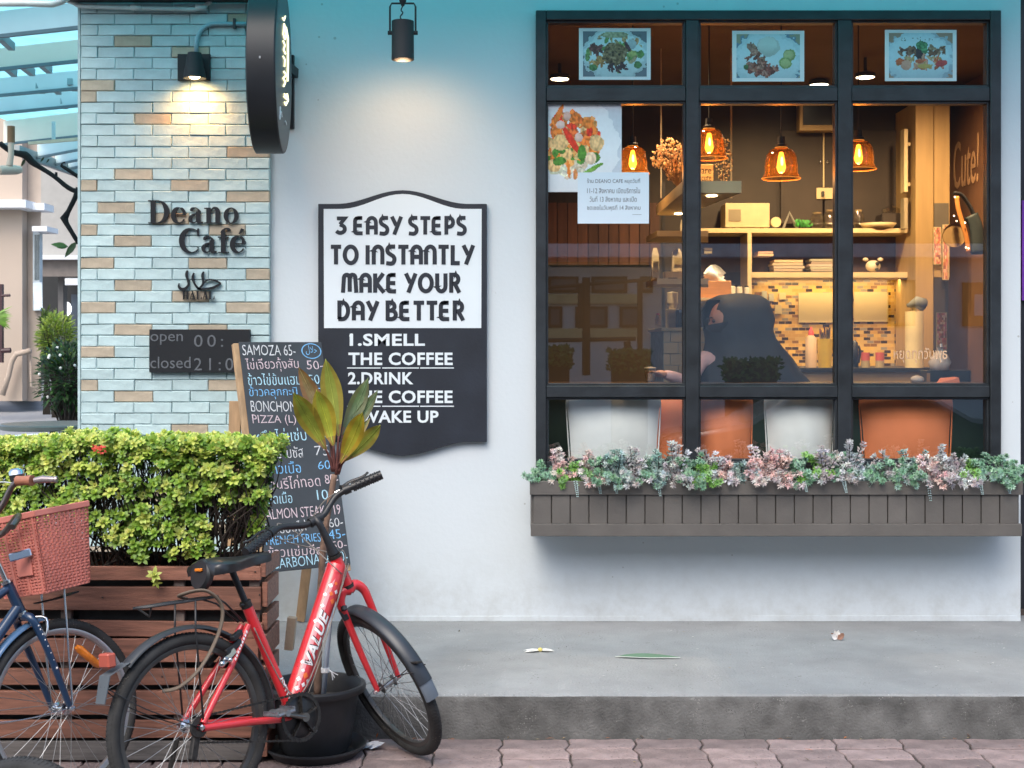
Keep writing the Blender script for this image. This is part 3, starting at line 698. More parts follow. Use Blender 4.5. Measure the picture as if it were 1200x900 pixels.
# ------------------------------------------------------------ turquoise awning over the front, above the picture
M_teal = mat('teal_polycarbonate', (.08, .68, .76), .35, var=.05, trans=.85)
aw = thing('awning', 'translucent turquoise awning above the cafe window', 'awning', (0, 0, 3.82))
AWD = 1.12
mb = MB(); mb.add([(-2.5, -AWD, .02), (3.1, -AWD, .02), (3.1, 0, .02), (-2.5, 0, .02)], [(0, 1, 2, 3)]); mb.build('roof_sheet', M_teal, aw)
for i in range(8): x = -2.45 + i * .785; MB().box(x, x + .04, -AWD, 0, -.03, .018).build('rafter', MATS['pvc'], aw)
MB().box(-2.5, 3.1, -AWD - .03, -AWD - .002, -.04, .03).build('fascia', MATS['pvc'], aw)

# ------------------------------------------------------------ the alley on the left
def gz(x, y): return LEDGE - .005 + max(0, y - 1) * .021
sheet('alley', ((-40, .5), (WL + 1, 60)), mat('alley_concrete', (.27, .27, .28), .9, var=.15, scale=.8, bump=.2), 6, 30, f=gz)
cz = 4.0
cn = thing('canopy', 'pale canopy roof with turquoise sheeting over the alley', 'canopy', (-4, 5, cz))
co_ = Vector(cn.location)
M_beam = mat('canopy_paint', (.66, .80, .82), .55, var=.06, scale=2); M_warm_lit = mat('canopy_warm_lit', (.84, .78, .66), .55, var=.06, scale=2)  # warm copy: lamp light on some beams is put into their colour
M_dark = mat('dark_edge', (.05, .07, .09), .7)
def at_h(pxx, pyy, z_):      # point at height z_ seen at a photo pixel
    s = (405 - pyy) / (z_ - CAM_H); zz = FPX / s; return Vector(((pxx - 600) / s, zz - CAM_D, z_))
prev = None
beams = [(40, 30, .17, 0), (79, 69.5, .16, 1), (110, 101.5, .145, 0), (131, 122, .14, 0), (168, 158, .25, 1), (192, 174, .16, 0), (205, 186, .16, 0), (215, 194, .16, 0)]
for (pa, pb, h, cr) in beams:
    a = at_h(0, pa, cz); b = at_h(92, pb, cz); d = (b - a).normalized()
    A = a - d * (1.9 if pa < 150 else 0); B = b + d * 2.2
    if pa > 150: A = a + d * ((-5.8 - a.x) / d.x if a.x < -5.8 else 0)
    nrm = Vector((-d.y, d.x, 0))
    mb = MB(); off = co_
    vs = []
    for q in (A, B):
        for dn in (0, .05):
            for dzz in (0, h): vs.append(q + nrm * dn + Vector((0, 0, dzz)) - off)
    mb.add(vs, [(0, 4, 5, 1), (2, 3, 7, 6), (1, 5, 7, 3), (0, 2, 6, 4), (0, 1, 3, 2), (4, 6, 7, 5)]); mb.build('beam', M_warm_lit if cr else M_beam, cn)
    mb = MB(); vs = [A - off + nrm * -.012 + Vector((0, 0, -.028)), B - off + nrm * -.012 + Vector((0, 0, -.028)), B - off + nrm * -.012 + Vector((0, 0, -.002)), A - off + nrm * -.012 + Vector((0, 0, -.002))]
    vs2 = [q + nrm * .03 for q in vs]; mb.add(vs + vs2, [(0, 1, 2, 3), (7, 6, 5, 4), (0, 4, 5, 1), (3, 2, 6, 7)]); mb.build('lip', mat('lip', (.13, .2, .23), .6), cn)
mb = MB(); q = [Vector((-5.8, 3.0, cz + .27)), Vector((-1.5, 1.2, cz + .27)), Vector((-1.5, 14, cz + .27)), Vector((-5.8, 11.6, cz + .27))]
mb.add([v - co_ for v in q], [(0, 1, 2, 3)])
mb.build('roof_sheet', mat('teal_sheet', (.30, .72, .80), .4, trans=.8), cn)
a = at_h(20, 176, cz); b = at_h(94, 203, cz); MB().bar(a - co_, b - co_ + Vector((0, .3, 0)), .06, .12).build('eave', mat('eave_grey', (.30, .33, .34), .6), cn)
for pa in ((0, 50, 14, 58), (4, 82, 17, 89), (22, 80, 38, 88), (42, 76, 58, 85), (45, 106, 50, 109), (62, 105, 69, 110), (82, 102, 88, 106), (74, 124, 77, 127)):
    a = at_h(pa[0], pa[1], cz - .0); b = at_h(pa[2], pa[3], cz - .0); MB().bar(a - co_ + Vector((0, 0, .05)), b - co_ + Vector((0, 0, .02)), .05, .06).build('strut', mat('strut', (.26, .36, .38), .6), cn)
# posts carrying it stand out of view on the right of the alley, behind the pier
MB().box(1.4, 1.5, -1.5, -1.4, LEDGE - cz, 0).build('post', M_beam, cn); MB().box(1.4, 1.5, 6, 6.1, LEDGE - cz, 0).build('post', M_beam, cn)
a = P(34, 168, 6.6); b = P(92, 163, 6.4); t_ = thing('tube_light', 'thin cream tube light under the alley canopy', 'lamp', (a + b) / 2)
c_ = Vector(t_.location); MB().bar(a - c_, b - c_, .035, .03).build('tube', mat('cream', (.75, .68, .5), .5), t_); MB().bar((.0, 0, .02), (0, 0, .2), .03, .03, up=(0, 1, 0)).build('hanger', M_beam, t_)
# camera on its bracket
q = P(13, 168, 3.5); cc = thing('security_camera', 'cream security camera hanging at the left edge under the canopy', 'camera', q)
s_ = SC(3.5); k = 1 / s_; M_cc = mat('camera_cream', (.52, .47, .38), .5)
mb = MB(); mb.tube([(0, 0, 20 * k), (0, 0, 1 * k)], 4.5 * k, 10); mb.build('mount', mat('camera_mount', (.22, .13, .06), .6), cc, smooth=True, auto=40)
mb = MB(); mb.tube([(0, 0, 1 * k), (0, 0, -14 * k), (-2 * k, 0, -26 * k)], [3.6 * k, 3.3 * k, 4 * k], 10); mb.build('bracket', M_cc, cc, smooth=True, auto=40)
mb = MB(); mb.tube([(5 * k, .1, -29 * k), (2 * k, .06, -30 * k), (-10 * k, -.1, -33.5 * k)], [4.6 * k, 5.6 * k, 5.4 * k], 12); mb.build('housing', M_cc, cc, smooth=True, auto=40)
mb = MB(); mb.tube([(-9.8 * k, -.1, -33.4 * k), (-10.6 * k, -.108, -33.7 * k)], 3.6 * k, 12); mb.build('lens', M_black, cc)
# pink building
def quad(name, pts, m, parent=None, back=.3):
    """outline in the plane facing the camera given by points; thickness to the rear"""
    mb = MB(); n = len(pts); vs = [tuple(p) for p in pts] + [(p[0], p[1] + back, p[2]) for p in pts]
    mb.add(vs, [tuple(range(n)), tuple(range(2 * n - 1, n - 1, -1))] + [(i, i + n, (i + 1) % n + n, (i + 1) % n) for i in range(n)])
    return mb.build(name, m, parent, fix=True)
M_pink = mat('pink_render', (.47, .38, .31), .85, var=.05, scale=1.0); M_pink2 = mat('pink_render_grey', (.46, .39, .36), .85, var=.05)
M_grey = mat('grey_render', (.40, .39, .37), .85, var=.05)
YB = 17.0
pb = thing('pink_building', 'pale pink rendered building with a projecting window beyond the alley', 'building', (P(20, 463, YB).x, YB, gz(0, YB)))
b0 = Vector(pb.location)
def bq(name, l, r, t, b, y, m, d): A = P(l, b, y) - b0; B = P(r, t, y) - b0; return MB().box(A.x, B.x, A.y, A.y + d, A.z, B.z).build(name, m, pb)
bq('wall', -160, 26, -40, 470, YB - .3, M_pink, .25)
wv = []
for zz_ in (P(0, 470, YB).z - b0.z, P(0, -40, YB).z - b0.z):
    for (l_, y_) in ((25.5, YB), (48, YB), (44, YB + 3.5), (0, YB + 3.5)): q_ = P(l_, 405, y_) - b0; wv.append((q_.x, q_.y, zz_))
MB().add(wv, [(0, 3, 2, 1), (4, 5, 6, 7), (0, 1, 5, 4), (1, 2, 6, 5), (2, 3, 7, 6), (3, 0, 4, 7)]).build('wall', mat('pink_render_side', (.50, .41, .34), .85, var=.05), pb)
bq('ledge', -160, 30, 234, 243, YB - .7, M_white, .5); bq('ledge', 24, 52, 238, 246, YB - .35, M_white, .5)
# projecting window: hood, frame, leaves and an opened sash
bq('window_hood', 37.5, 55, 265, 271, YB - .5, M_white, .6)
mw = mat('bluish_frame', (.45, .52, .56), .5)
f_ = bq('window', 38.5, 46.5, 271, 364, YB - .12, mw, .15)
for (l, r, t, b) in ((40.3, 43, 275, 328), (43.6, 46, 275, 328), (40, 45, 333, 360)):
    A = P(l, b, YB - .13) - b0; B = P(r, t, YB - .13) - b0; MB().box(A.x, B.x, A.y, A.y + .005, A.z, B.z).build('pane', mat('dull_glass', (.10, .13, .15), .2), f_)
A = P(38.5, 331, YB - .14) - b0; B = P(50, 362, YB - .65) - b0
MB().add([A, A + Vector((.16, 0, 0)), B + Vector((.0, 0, 0)), B + Vector((-.15, 0, -.02))], [(0, 1, 2, 3)]).build('sash', mw, f_)
mb = MB(); mb.tube([P(3, 463, YB - .5) - b0, P(10, 440, YB - .5) - b0, P(14, 423, YB - .5) - b0, P(19, 415, YB - .5) - b0, P(36, 411, YB - .5) - b0], .05, 8)
mb.tube([P(35.5, 411, YB - .4) - b0, P(36, 453, YB - .4) - b0, P(45, 456, YB - .4) - b0], .018, 6); mb.build('drain_pipe', M_pink, pb, smooth=True)
pb2 = thing('grey_building', 'grey rendered building with dark carport behind the pink one', 'building', (P(75, 440, 24).x, 24, gz(0, 24)))
b0 = Vector(pb2.location)
def bq2(name, l, r, t, b, y, m, d): A = P(l, b, y) - b0; B = P(r, t, y) - b0; return MB().box(A.x, B.x, A.y, A.y + d, A.z, B.z).build(name, m, pb2)
bq2('wall', 30, 260, -80, 300, 24, M_grey, 3)
bq2('ledge', 30, 150, 299, 304, 23.6, M_white, .4)
bq2('fascia', 30, 150, 304, 324, 23.8, mat('fascia_tan', (.22, .19, .17), .8), .2)
bq2('back_wall', 30, 260, 324, 445, 27, mat('carport_dark', (.028, .03, .032), .8), .2)
bq2('column', 68, 74, 324, 440, 24.2, mat('column_grey', (.16, .15, .145), .7), .3)
bq2('column', 83.5, 93, 345, 440, 25.0, mat('column_blue', (.10, .12, .15), .7), .3)
bq2('sign_box', 76, 95, 326, 334, 23.7, M_white, .1)
mb = MB(); A = P(78, 362, 24.6) - b0; mb.sphere(A, .13, 10, 8, (.9, .3, 1.3)); mb.build('wall_light', mat('lamp_white', (1, 1, 1), .4, emit=(.9, .95, 1), estr=1.5), pb2, smooth=True)
# dark gate post at the left edge
q = P(0, 340, 14.5)
gp = thing('gate', 'dark maroon metal gate edge with two hinges at the left', 'gate', (q.x, 14.5, gz(0, 14.5))); g0 = Vector(gp.location); M_mar = mat('maroon_steel', (.05, .018, .022), .5)
A = P(-60, 425, 14.5) - g0; B = P(2.5, 333, 14.5) - g0; MB().box(A.x, B.x, 0, .08, A.z, B.z).build('leaf_panel', M_mar, gp)
for yy_, r_ in ((346.5, 1.6), (411, 3)):
    a = P(2, yy_, 14.4) - g0; mb = MB(); mb.tube([a, P(11 + r_ / 2, yy_ - .5, 14.4) - g0], r_ / SC(14.4), 8); mb.build('hinge', M_mar, gp)
# round table
q = P(62, 495, 5.6); tb = thing('round_table', 'round dark green topped table at the alley end behind the hedge', 'table', (q.x, 5.6, gz(0, 5.6)))
th = CAM_H - 91 / SC(5.6) - gz(0, 5.6); M_tb = mat('table_green', (.085, .105, .10), .3, var=.1)
mb = MB(); mb.lathe([(0, th), (.47, th), (.485, th - .012), (.485, th - .045), (.46, th - .055), (0, th - .055)], n=44); mb.build('tabletop', M_tb, tb, smooth=True, auto=30)
mb = MB(); mb.lathe([(.03, th - .055), (.03, .04), (.25, .02), (.25, 0)], n=16); mb.build('leg', M_blackm, tb)
mb = MB(); mb.tube(spline([P(a, b, 1.2) for a, b in ((-30, 524), (0, 515), (30, 511), (62, 510.5), (90, 513), (112, 522))], 5), .012, 8)
tag(mb.build('chair_rail', mat('pale_blue_steel', (.55, .66, .72), .35), smooth=True), 'curved pale metal rail just above the left part of the hedge', 'rail')
# ------------------------------------------------------------ foliage helpers
M_leaf = mat('leaf', rough=.45, var=.12, scale=30, vcol=True, trans=.28)
M_stem = mat('twig', (.035, .026, .02), .85, var=.3, scale=30)
def jit(c, a, r=random): k = 1 + r.uniform(-a, a); return tuple(max(0, x * k * (1 + r.uniform(-a / 3, a / 3))) for x in c)
def rosette(mb, c, axis, L, W, n, cols, r, tiers=2, spread=(.35, 1.25), curl=.15, seg=2, ex=.8):
    axis = Vector(axis).normalized(); e1 = axis.orthogonal().normalized(); e2 = axis.cross(e1)
    for t in range(tiers):
        th = spread[0] + (spread[1] - spread[0]) * (t / max(1, tiers - 1)) if tiers > 1 else spread[1]
        m_ = n
        for i in range(m_):
            a = 2 * math.pi * (i + t * .5) / m_ + r.uniform(-.25, .25); th2 = th + r.uniform(-.18, .18)
            out = e1 * math.cos(a) + e2 * math.sin(a); d = axis * math.cos(th2) + out * math.sin(th2); nn = axis * math.sin(th2) - out * math.cos(th2)
            col = jit(cols[min(t, len(cols) - 1)], .18, r)
            leaf_mb(mb, c, d, nn, L * (.72 + .28 * t / max(1, tiers - 1) if tiers > 1 else 1) * r.uniform(.85, 1.1), W * r.uniform(.85, 1.1), curl, .12, col, seg, ex)
# ------------------------------------------------------------ planter crate
FY, BK = -1.93, -1.62
sF = SC(FY)
def fx(a, y=FY): return (a - 600) / SC(y)
def fz(b, y=FY): return CAM_H - (b - 405) / SC(y)
M_wood = mat('red_stained_wood', (.23, .098, .064), .55, var=.35, scale=5, bump=.35, bscale=40, rnd=.22, stretch=(1.2, 8, 14), detail=8)
M_wood2 = mat('grey_weathered_wood', (.13, .12, .115), .8, var=.35, scale=5, bump=.4, bscale=40, rnd=.1, stretch=(1, 8, 14))
M_post = mat('weathered_post', (.16, .13, .115), .85, var=.35, scale=8, bump=.4)
pl = thing('planter_crate', 'long reddish brown slatted wooden planter holding the hedge', 'planter', (fx(150), (FY + BK) / 2, 0))
p0 = Vector(pl.location); XRt = fx(305.5); XLt = fx(-330)
front = [(664, 680, 0), (688, 715, 0), (726, 744, .012), (748.5, 776, 0), (784, 803, 0), (810, 838, 0), (844.5, 865, 0)]
rr = random.Random(5)
for i, (a, b, tilt) in enumerate(front):
    xe = XRt if i not in (3,) else XRt - .01
    for (xa, xb) in ((XLt, xe),):
        mb = MB(); mb.box(-(xb - xa) / 2, (xb - xa) / 2, -.011, .011, fz(b), fz(a)); 
        o = mb.build('board', M_wood, pl, bevel=.002, loc=((xa + xb) / 2 - p0.x, FY + .011 - p0.y + rr.uniform(-.002, .002), 0), rot=(0, tilt + rr.uniform(-.0012, .0012), 0))
mb = MB(); mb.box(XLt - p0.x, XRt - p0.x, FY - p0.y + .001, FY - p0.y + .024, .01, fz(869)); mb.build('board', M_wood2, pl, bevel=.002)
# right end boards
for i, (a, b, tilt) in enumerate(front + [(869, 892, 0)]):
    mb = MB(); mb.box(-.011, .011, -.15 + .002, .15, fz(b) + .012, fz(a) + .018)
    mb.build('end_board', M_wood, pl, bevel=.002, loc=(XRt + .012 - p0.x, 0, rr.uniform(-.004, .004)), rot=(rr.uniform(-.02, .02), 0, rr.uniform(-.02, .02)))
for (x_, y_) in ((XRt - .03, FY + .045), (XRt - .03, BK - .03), (fx(75), FY + .045), (fx(208), FY + .045), (fx(-60), FY + .045)):
    MB().box(x_ - .022 - p0.x, x_ + .022 - p0.x, y_ - .02 - p0.y, y_ + .02 - p0.y, .0, fz(668)).build('post', M_post, pl, bevel=.003)
for i in range(6): z_ = .06 + i * .13; MB().box(XLt - p0.x, XRt - .02 - p0.x, .135, .15, z_, z_ + .1).build('back_board', M_wood, pl)
mb = MB(); mb.box(XLt + .03 - p0.x, XRt - .06 - p0.x, -.10, .12, .03, fz(676)); mb.build('black_liner', mat('liner', (.012, .012, .013), .7, bump=.6, bscale=20), pl)
for (a, b) in ((262, 672), (299, 670), (251, 668), (287, 702), (304, 697), (283, 736), (303, 760), (120, 700), (190, 793)):
    mb = MB(); q = P(a, b, FY - .001); mb.sphere(q - p0, .0035, 8, 5); mb.build('nail', M_blackm, pl)
q = P(322, 722, -1.66); wd = MB().box(-.018, .020, -.02, .02, -.07, .07).build('wooden_block', mat('pale_timber', (.42, .33, .24), .8, bump=.3), loc=(-.95, -1.60, fz(742, -1.60)), rot=(0, .10, 0), bevel=.002)
tag(wd, 'small pale timber block wedged behind the planter corner', 'timber')

# ------------------------------------------------------------ hedge
hd = thing('hedge', 'clipped hedge of glossy yellow green rosettes in the slatted planter', 'hedge', (fx(130), -1.76, fz(676)))
h0_ = Vector(hd.location); rr = random.Random(21)
HX0, HX1 = fx(-300), fx(322) ; HZ0, HZ1 = fz(655), fz(512, -1.85)
fol = MB(); stems = MB()
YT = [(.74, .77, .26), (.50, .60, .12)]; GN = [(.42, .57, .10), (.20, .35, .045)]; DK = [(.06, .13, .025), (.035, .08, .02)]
def hz_top(x): return HZ1 + .022 * noise.noise(Vector((x * 5, 1, 0))) + .02 * math.sin(x * 2.2) * .5 - (.02 if x < fx(60) else 0)
bases = []
x = HX0
while x < HX1 - .1:
    bases.append((min(x, HX1 - .16) + rr.uniform(-.02, .02), rr.uniform(-1.84, -1.68))); x += .05
def twig(tip):
    b = min(bases, key=lambda q: (q[0] - tip.x) ** 2 + (q[1] - tip.y) ** 2 + rr.uniform(0, .01))
    B = Vector((b[0] + rr.uniform(-.10, .10), b[1], HZ0 - .06)); f0 = rr.choice((0, .25, .45, .55)) if tip.z > HZ0 + .15 else 0
    B = B.lerp(tip, f0) + Vector((rr.uniform(-.07, .07), rr.uniform(-.03, .03), 0)) * (1 if f0 else 0); m1 = B.lerp(tip, .4) + Vector((rr.uniform(-.045, .045), rr.uniform(-.03, .03), -.01)); m2 = B.lerp(tip, .75) + Vector((rr.uniform(-.03, .03), 0, 0))
    stems.tube([B - h0_, m1 - h0_, m2 - h0_, tip - h0_], [.0042, .003, .002, .0015], 4, cap=False)
nros = 0
for k in range(3900):
    x = rr.uniform(HX0, HX1 + .02); u = rr.random()
    zt_ = hz_top(x); end = x > HX1 - .12
    if u < .42:      # top skin
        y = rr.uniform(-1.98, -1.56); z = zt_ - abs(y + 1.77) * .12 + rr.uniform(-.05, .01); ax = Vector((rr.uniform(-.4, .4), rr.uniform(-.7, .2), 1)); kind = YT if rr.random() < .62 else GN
    elif u < .90:    # front skin, thinning downwards
        z = zt_ - rr.random() ** 1.25 * (zt_ - HZ0); dep = (zt_ - z) / (zt_ - HZ0)
        cl = noise.noise(Vector((x * 6.5, z * 7.5, 3)))
        if dep > .38 and cl < -.17 + .14 * dep and x > fx(60): continue
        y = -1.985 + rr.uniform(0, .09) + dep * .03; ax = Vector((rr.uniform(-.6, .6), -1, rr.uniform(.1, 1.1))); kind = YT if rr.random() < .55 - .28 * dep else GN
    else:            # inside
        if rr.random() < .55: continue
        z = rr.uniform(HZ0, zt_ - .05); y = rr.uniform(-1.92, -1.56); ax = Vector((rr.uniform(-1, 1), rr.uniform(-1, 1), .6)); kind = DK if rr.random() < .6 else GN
    if end:
        if rr.random() < .5: ax.x += 1.0
        if z < zt_ - .10 and rr.random() < .3: x -= .06 * rr.random()
    if x > HX1 - .05: x = min(x, HX1 - .13 * max(0, (zt_ - z) / .55) + rr.uniform(-.025, .01))
    if x > fx(258) and z < 1.06 and y < -1.885: y = rr.uniform(-1.88, -1.8); ax.y = -.5
    if z < HZ0 + .09 and x > fx(268): continue
    c = Vector((x, y, z)); Lf = rr.uniform(.020, .036)
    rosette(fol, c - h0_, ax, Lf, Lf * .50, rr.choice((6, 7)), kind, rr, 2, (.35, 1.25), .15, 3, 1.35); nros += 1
    if rr.random() < .33: twig(c - ax.normalized() * .006)
    if rr.random() < .55:   # older leaves below the tip
        for j in range(4):
            d = Vector((rr.uniform(-1, 1), rr.uniform(-1, .6), rr.uniform(-.3, .7)))
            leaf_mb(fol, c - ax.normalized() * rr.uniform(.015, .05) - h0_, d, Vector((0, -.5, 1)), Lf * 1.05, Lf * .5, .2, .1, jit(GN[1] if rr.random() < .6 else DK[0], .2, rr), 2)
# loose sprig in front of the slats
rosette(fol, P(181, 674, -1.97) - h0_, (.1, -.9, .5), .036, .018, 6, YT, rr, 2); rosette(fol, P(183, 683, -1.965) - h0_, (.1, -.9, -.2), .024, .011, 5, GN, rr, 1)
o = fol.build('foliage', M_leaf, hd); o['kind'] = 'stuff'
o = stems.build('stems', M_stem, hd); o['kind'] = 'stuff'
mb = MB(); fc = P(116, 527, -2.01) - h0_
for i in range(26):
    d = Vector((rr.uniform(-1, 1), rr.uniform(-1, .1), rr.uniform(-.5, 1))); c = fc + Vector((rr.uniform(-.022, .022), rr.uniform(-.01, .01), rr.uniform(-.012, .014)))
    leaf_mb(mb, c, d, Vector((0, -1, .3)), .015, .010, .1, .1, jit((.75, .10, .06), .15, rr), 1)
mb.build('flower', mat('flower', rough=.6, vcol=True, trans=.2), hd)

# ------------------------------------------------------------ window box planting: alternating grey-green and pink tufts
tufts = [(633, 545, 'g'), (655, 530, 'p'), (672, 548, 'G'), (690, 528, 'p'), (706, 540, 'g'), (722, 532, 'b'), (742, 524, 'q'), (757, 540, 'g'), (772, 528, 'b'), (790, 520, 'q'), (806, 536, 'g'), (822, 548, 'G'), (835, 530, 'q'), (852, 538, 'p'), (868, 546, 'b'), (884, 526, 'p'), (900, 536, 'p'), (914, 528, 'p'), (931, 541, 'g'), (949, 534, 'G'), (965, 526, 'q'), (980, 534, 'g'), (995, 520, 'q'), (1010, 538, 'b'), (1024, 546, 'g'), (1040, 530, 'q'), (1054, 540, 'g'), (1072, 532, 'b'), (1088, 536, 'p'), (1102, 525, 'q'), (1118, 536, 'q'), (1133, 545, 'G'), (1150, 535, 'g'), (1168, 538, 'g'), (1186, 546, 'g')]
PAL = {'g': [(.22, .40, .26), (.38, .56, .44)], 'G': [(.22, .46, .10), (.34, .55, .24)], 'b': [(.34, .48, .45), (.54, .66, .63)], 'p': [(.80, .58, .55), (.78, .72, .70)], 'q': [(.58, .52, .53), (.68, .70, .71)]}
LB = {'g': 'green succulent', 'G': 'bright green succulent', 'b': 'blue grey fern', 'p': 'pink feathery plant', 'q': 'mauve feathery plant'}
rr = random.Random(77)
M_ff = mat('artificial_foliage', rough=.65, vcol=True, trans=.2, var=.08)
landmark = lambda a: 'window box end' if a < 640 else ('by the left white cushion' if a < 765 else 'by the left orange cushions' if a < 880 else 'by the right white cushion' if a < 985 else 'by the right orange cushion' if a < 1120 else 'right of the cushions')
names_n = {}
for i, (tx, ty, kd) in enumerate(tufts):
    base = Vector(((tx - 600) / SC(-.17), -.17 + rr.uniform(-.05, .05), zt - .05))
    top = P(tx, ty, -.2)
    prevk = tufts[i - 1][2] if i else None; nextk = tufts[i + 1][2] if i + 1 < len(tufts) else None
    nm = {'g': 'green', 'G': 'bright green', 'b': 'blue grey', 'p': 'pink', 'q': 'mauve'}
    key = (kd, landmark(tx)); names_n[key] = names_n.get(key, 0) + 1
    where = ('%s neighbour before, %s after' % (nm[prevk], nm[nextk])) if prevk and nextk else ('at the far ' + ('left' if not prevk else 'right') + ' end')
    ordn = ('', 'second ', 'third ', 'fourth ')[min(names_n[key] - 1, 3)]
    t = tag(empty('plant', base), None, 'plant', 'plants in the window box')
    LBL = '%s%s, %s, %s' % (ordn, LB[kd], landmark(tx), where)
    t['label'] = LBL
    mb = MB(); st = MB(); cols = PAL[kd]
    H = top.z - base.z
    for s in range(30):
        a = rr.uniform(0, 6.28); rad = rr.uniform(.0, .075); hh = (H + .03) * rr.uniform(.10, .94)
        tip = Vector((math.cos(a) * rad * 1.15, math.sin(a) * rad * .8 - .03, hh)); 
        if s < 8: tip = Vector((rr.uniform(-.085, .085), -.14 - rr.uniform(0, .035), .045 + rr.uniform(-.02, .06)))
        mid = tip * .5 + Vector((0, 0, .03)); stp = spline([Vector((0, 0, 0)), mid, tip], 4)
        st.tube(stp, .0018, 4, cap=False)
        c = jit(cols[0] if rr.random() < .5 else cols[1], .15, rr)
        if kd in 'gG':
            d = (stp[-1] - stp[-3]).normalized() + Vector((0, -.5, .2))
            rosette(mb, tip, d, .024, .0075, 9, [c, jit(c, .25, rr), jit(cols[0], .2, rr)], rr, 3, (.2, 1.5), .1)
            if rr.random() < .6: rosette(mb, tip - (tip - mid) * .35, d, .021, .007, 8, [jit(cols[0], .2, rr)], rr, 2, (.5, 1.4), .1)
        else:
            # feathery frond: pinnae along the stem
            k = len(stp)
            for j in range(3, k):
                for sd_ in range(5):
                    q = stp[j]; dd = (stp[j] - stp[j - 1]).normalized(); o1 = dd.orthogonal(); o1.rotate(Matrix.Rotation(rr.uniform(0, 6.28), 3, dd))
                    leaf_mb(mb, q, dd * .8 + o1, o1.cross(dd) + Vector((0, -.4, .2)), rr.uniform(.018, .030), .011, .1, .1, jit(c, .12, rr), 1)
            rosette(mb, tip, dd + Vector((0, -.3, 0)), .02, .008, 6, [c], rr, 2, (.3, 1.1))
    if tx in (680, 672, 706, 772, 980, 1072, 1133, 1168, 722, 931):
        L = rr.uniform(.05, .085) if tx != 1072 else .10     # trailing sprig over the rail
        q0_ = Vector((rr.uniform(-.03, .03), BY - base.y - .012, .055)); q1_ = q0_ + Vector((.01, -.012, -L))
        for j in range(9):
            u = j / 8; q = q0_.lerp(q1_, u)
            for sg in (-1, 1): leaf_mb(mb, q, Vector((sg, -.3, -.6)), Vector((0, -1, 0)), .016 * (1 - u * .5), .006, .1, .1, jit((.45, .62, .62), .1, rr), 1)
        st.tube([q0_, q1_], .0015, 4)
    o = mb.build('leaves', M_ff, t); o = st.build('stems', M_stem, t)

# ------------------------------------------------------------ chalkboard easel
by_ = R(35); bt_ = R(16)
BR = Vector((-.83, -.45, .567))             # bottom right corner of the board
ax_ = Vector((math.cos(by_), math.sin(by_), 0)); nh = Vector((math.sin(by_), -math.cos(by_), 0))
au_ = (Vector((0, 0, 1)) * math.cos(bt_) - nh * math.sin(bt_)).normalized(); an_ = ax_.cross(au_)
BWd, BHt = .47, 1.185
BL = BR - ax_ * BWd
ez = thing('chalkboard', 'wooden easel chalkboard menu handwritten in pink and blue chalk', 'menu board', (BL.x + .2, BL.y + .2, LEDGE))
e0 = Vector(ez.location)
def slab(name, u0, u1, v0, v1, n0, n1, m, bev=.002):
    mb = MB(); vs = []
    for n_ in (n0, n1):
        for (a, b) in ((u0, v0), (u1, v0), (u1, v1), (u0, v1)): vs.append(BL + ax_ * a + au_ * b + an_ * n_ - e0)
    mb.add(vs, [(0, 1, 2, 3), (7, 6, 5, 4), (0, 4, 5, 1), (1, 5, 6, 2), (2, 6, 7, 3), (3, 7, 4, 0)])
    return mb.build(name, m, ez, fix=True, bevel=bev)
M_pine = mat('pine', (.42, .27, .15), .7, var=.2, scale=6, bump=.2, stretch=(6, 6, 1.2)); M_slate = mat('chalkboard_paint', (.045, .052, .062), .75, var=.3, scale=4, detail=8)
slab('slate', 0, BWd, 0, BHt, 0, .008, M_slate)
slab('frame_bar', -.026, .004, -.03, BHt - .005, -.03, -.001, M_pine); slab('frame_bar', BWd - .018, BWd + .003, -.03, BHt - .005, -.03, -.001, M_pine)
slab('frame_bar', .006, BWd - .02, BHt - .03, BHt, -.03, -.001, M_pine)
def leg(a, b, m=M_pine, w_=.05, d_=.025): MB().bar(Vector(a) - e0, Vector(b) - e0, w_, d_, up=(0, 1, 0)).build('leg', m, ez, bevel=.002)
leg(P(352, 727.5, -.03), P(372, 560, -.20)); 
leg(P(276, 470, -.42), P(272, 640, -.45), w_=.06)
leg(P(285, 726, -.12), P(306, 560, -.26), w_=.04)
CH = {'w': (.62, .62, .64), 'p': (.66, .52, .56), 'c': (.42, .66, .78), 'b': (.20, .48, .80)}
CHM = {k: mat('chalk_' + k, v, .9, var=.25, scale=60) for k, v in CH.items()}
def brow(body, k, xa, xb, ya, yb, bold=-.008):   # board measured in photo-pixel rows: ya/yb px at the left edge, xa/xb fraction of width
    s_ = 262.0 / BHt
    zt__ = BHt - (ya - 404) / s_; zb__ = BHt - (yb - 404) / s_
    o = lettering(body, CHM[k], ez, xa * BWd, xb * BWd, zb__, zt__, origin=BL - e0 + an_ * .0082, ux=ax_, uz=au_, bold=bold, depth=.0006, ang=random.uniform(-.03, .03))
    for v in o.data.vertices:
        q = v.co * 38; v.co += ax_ * .0026 * noise.noise(q) + au_ * .0042 * noise.noise(q + Vector((7, 3, 1)))
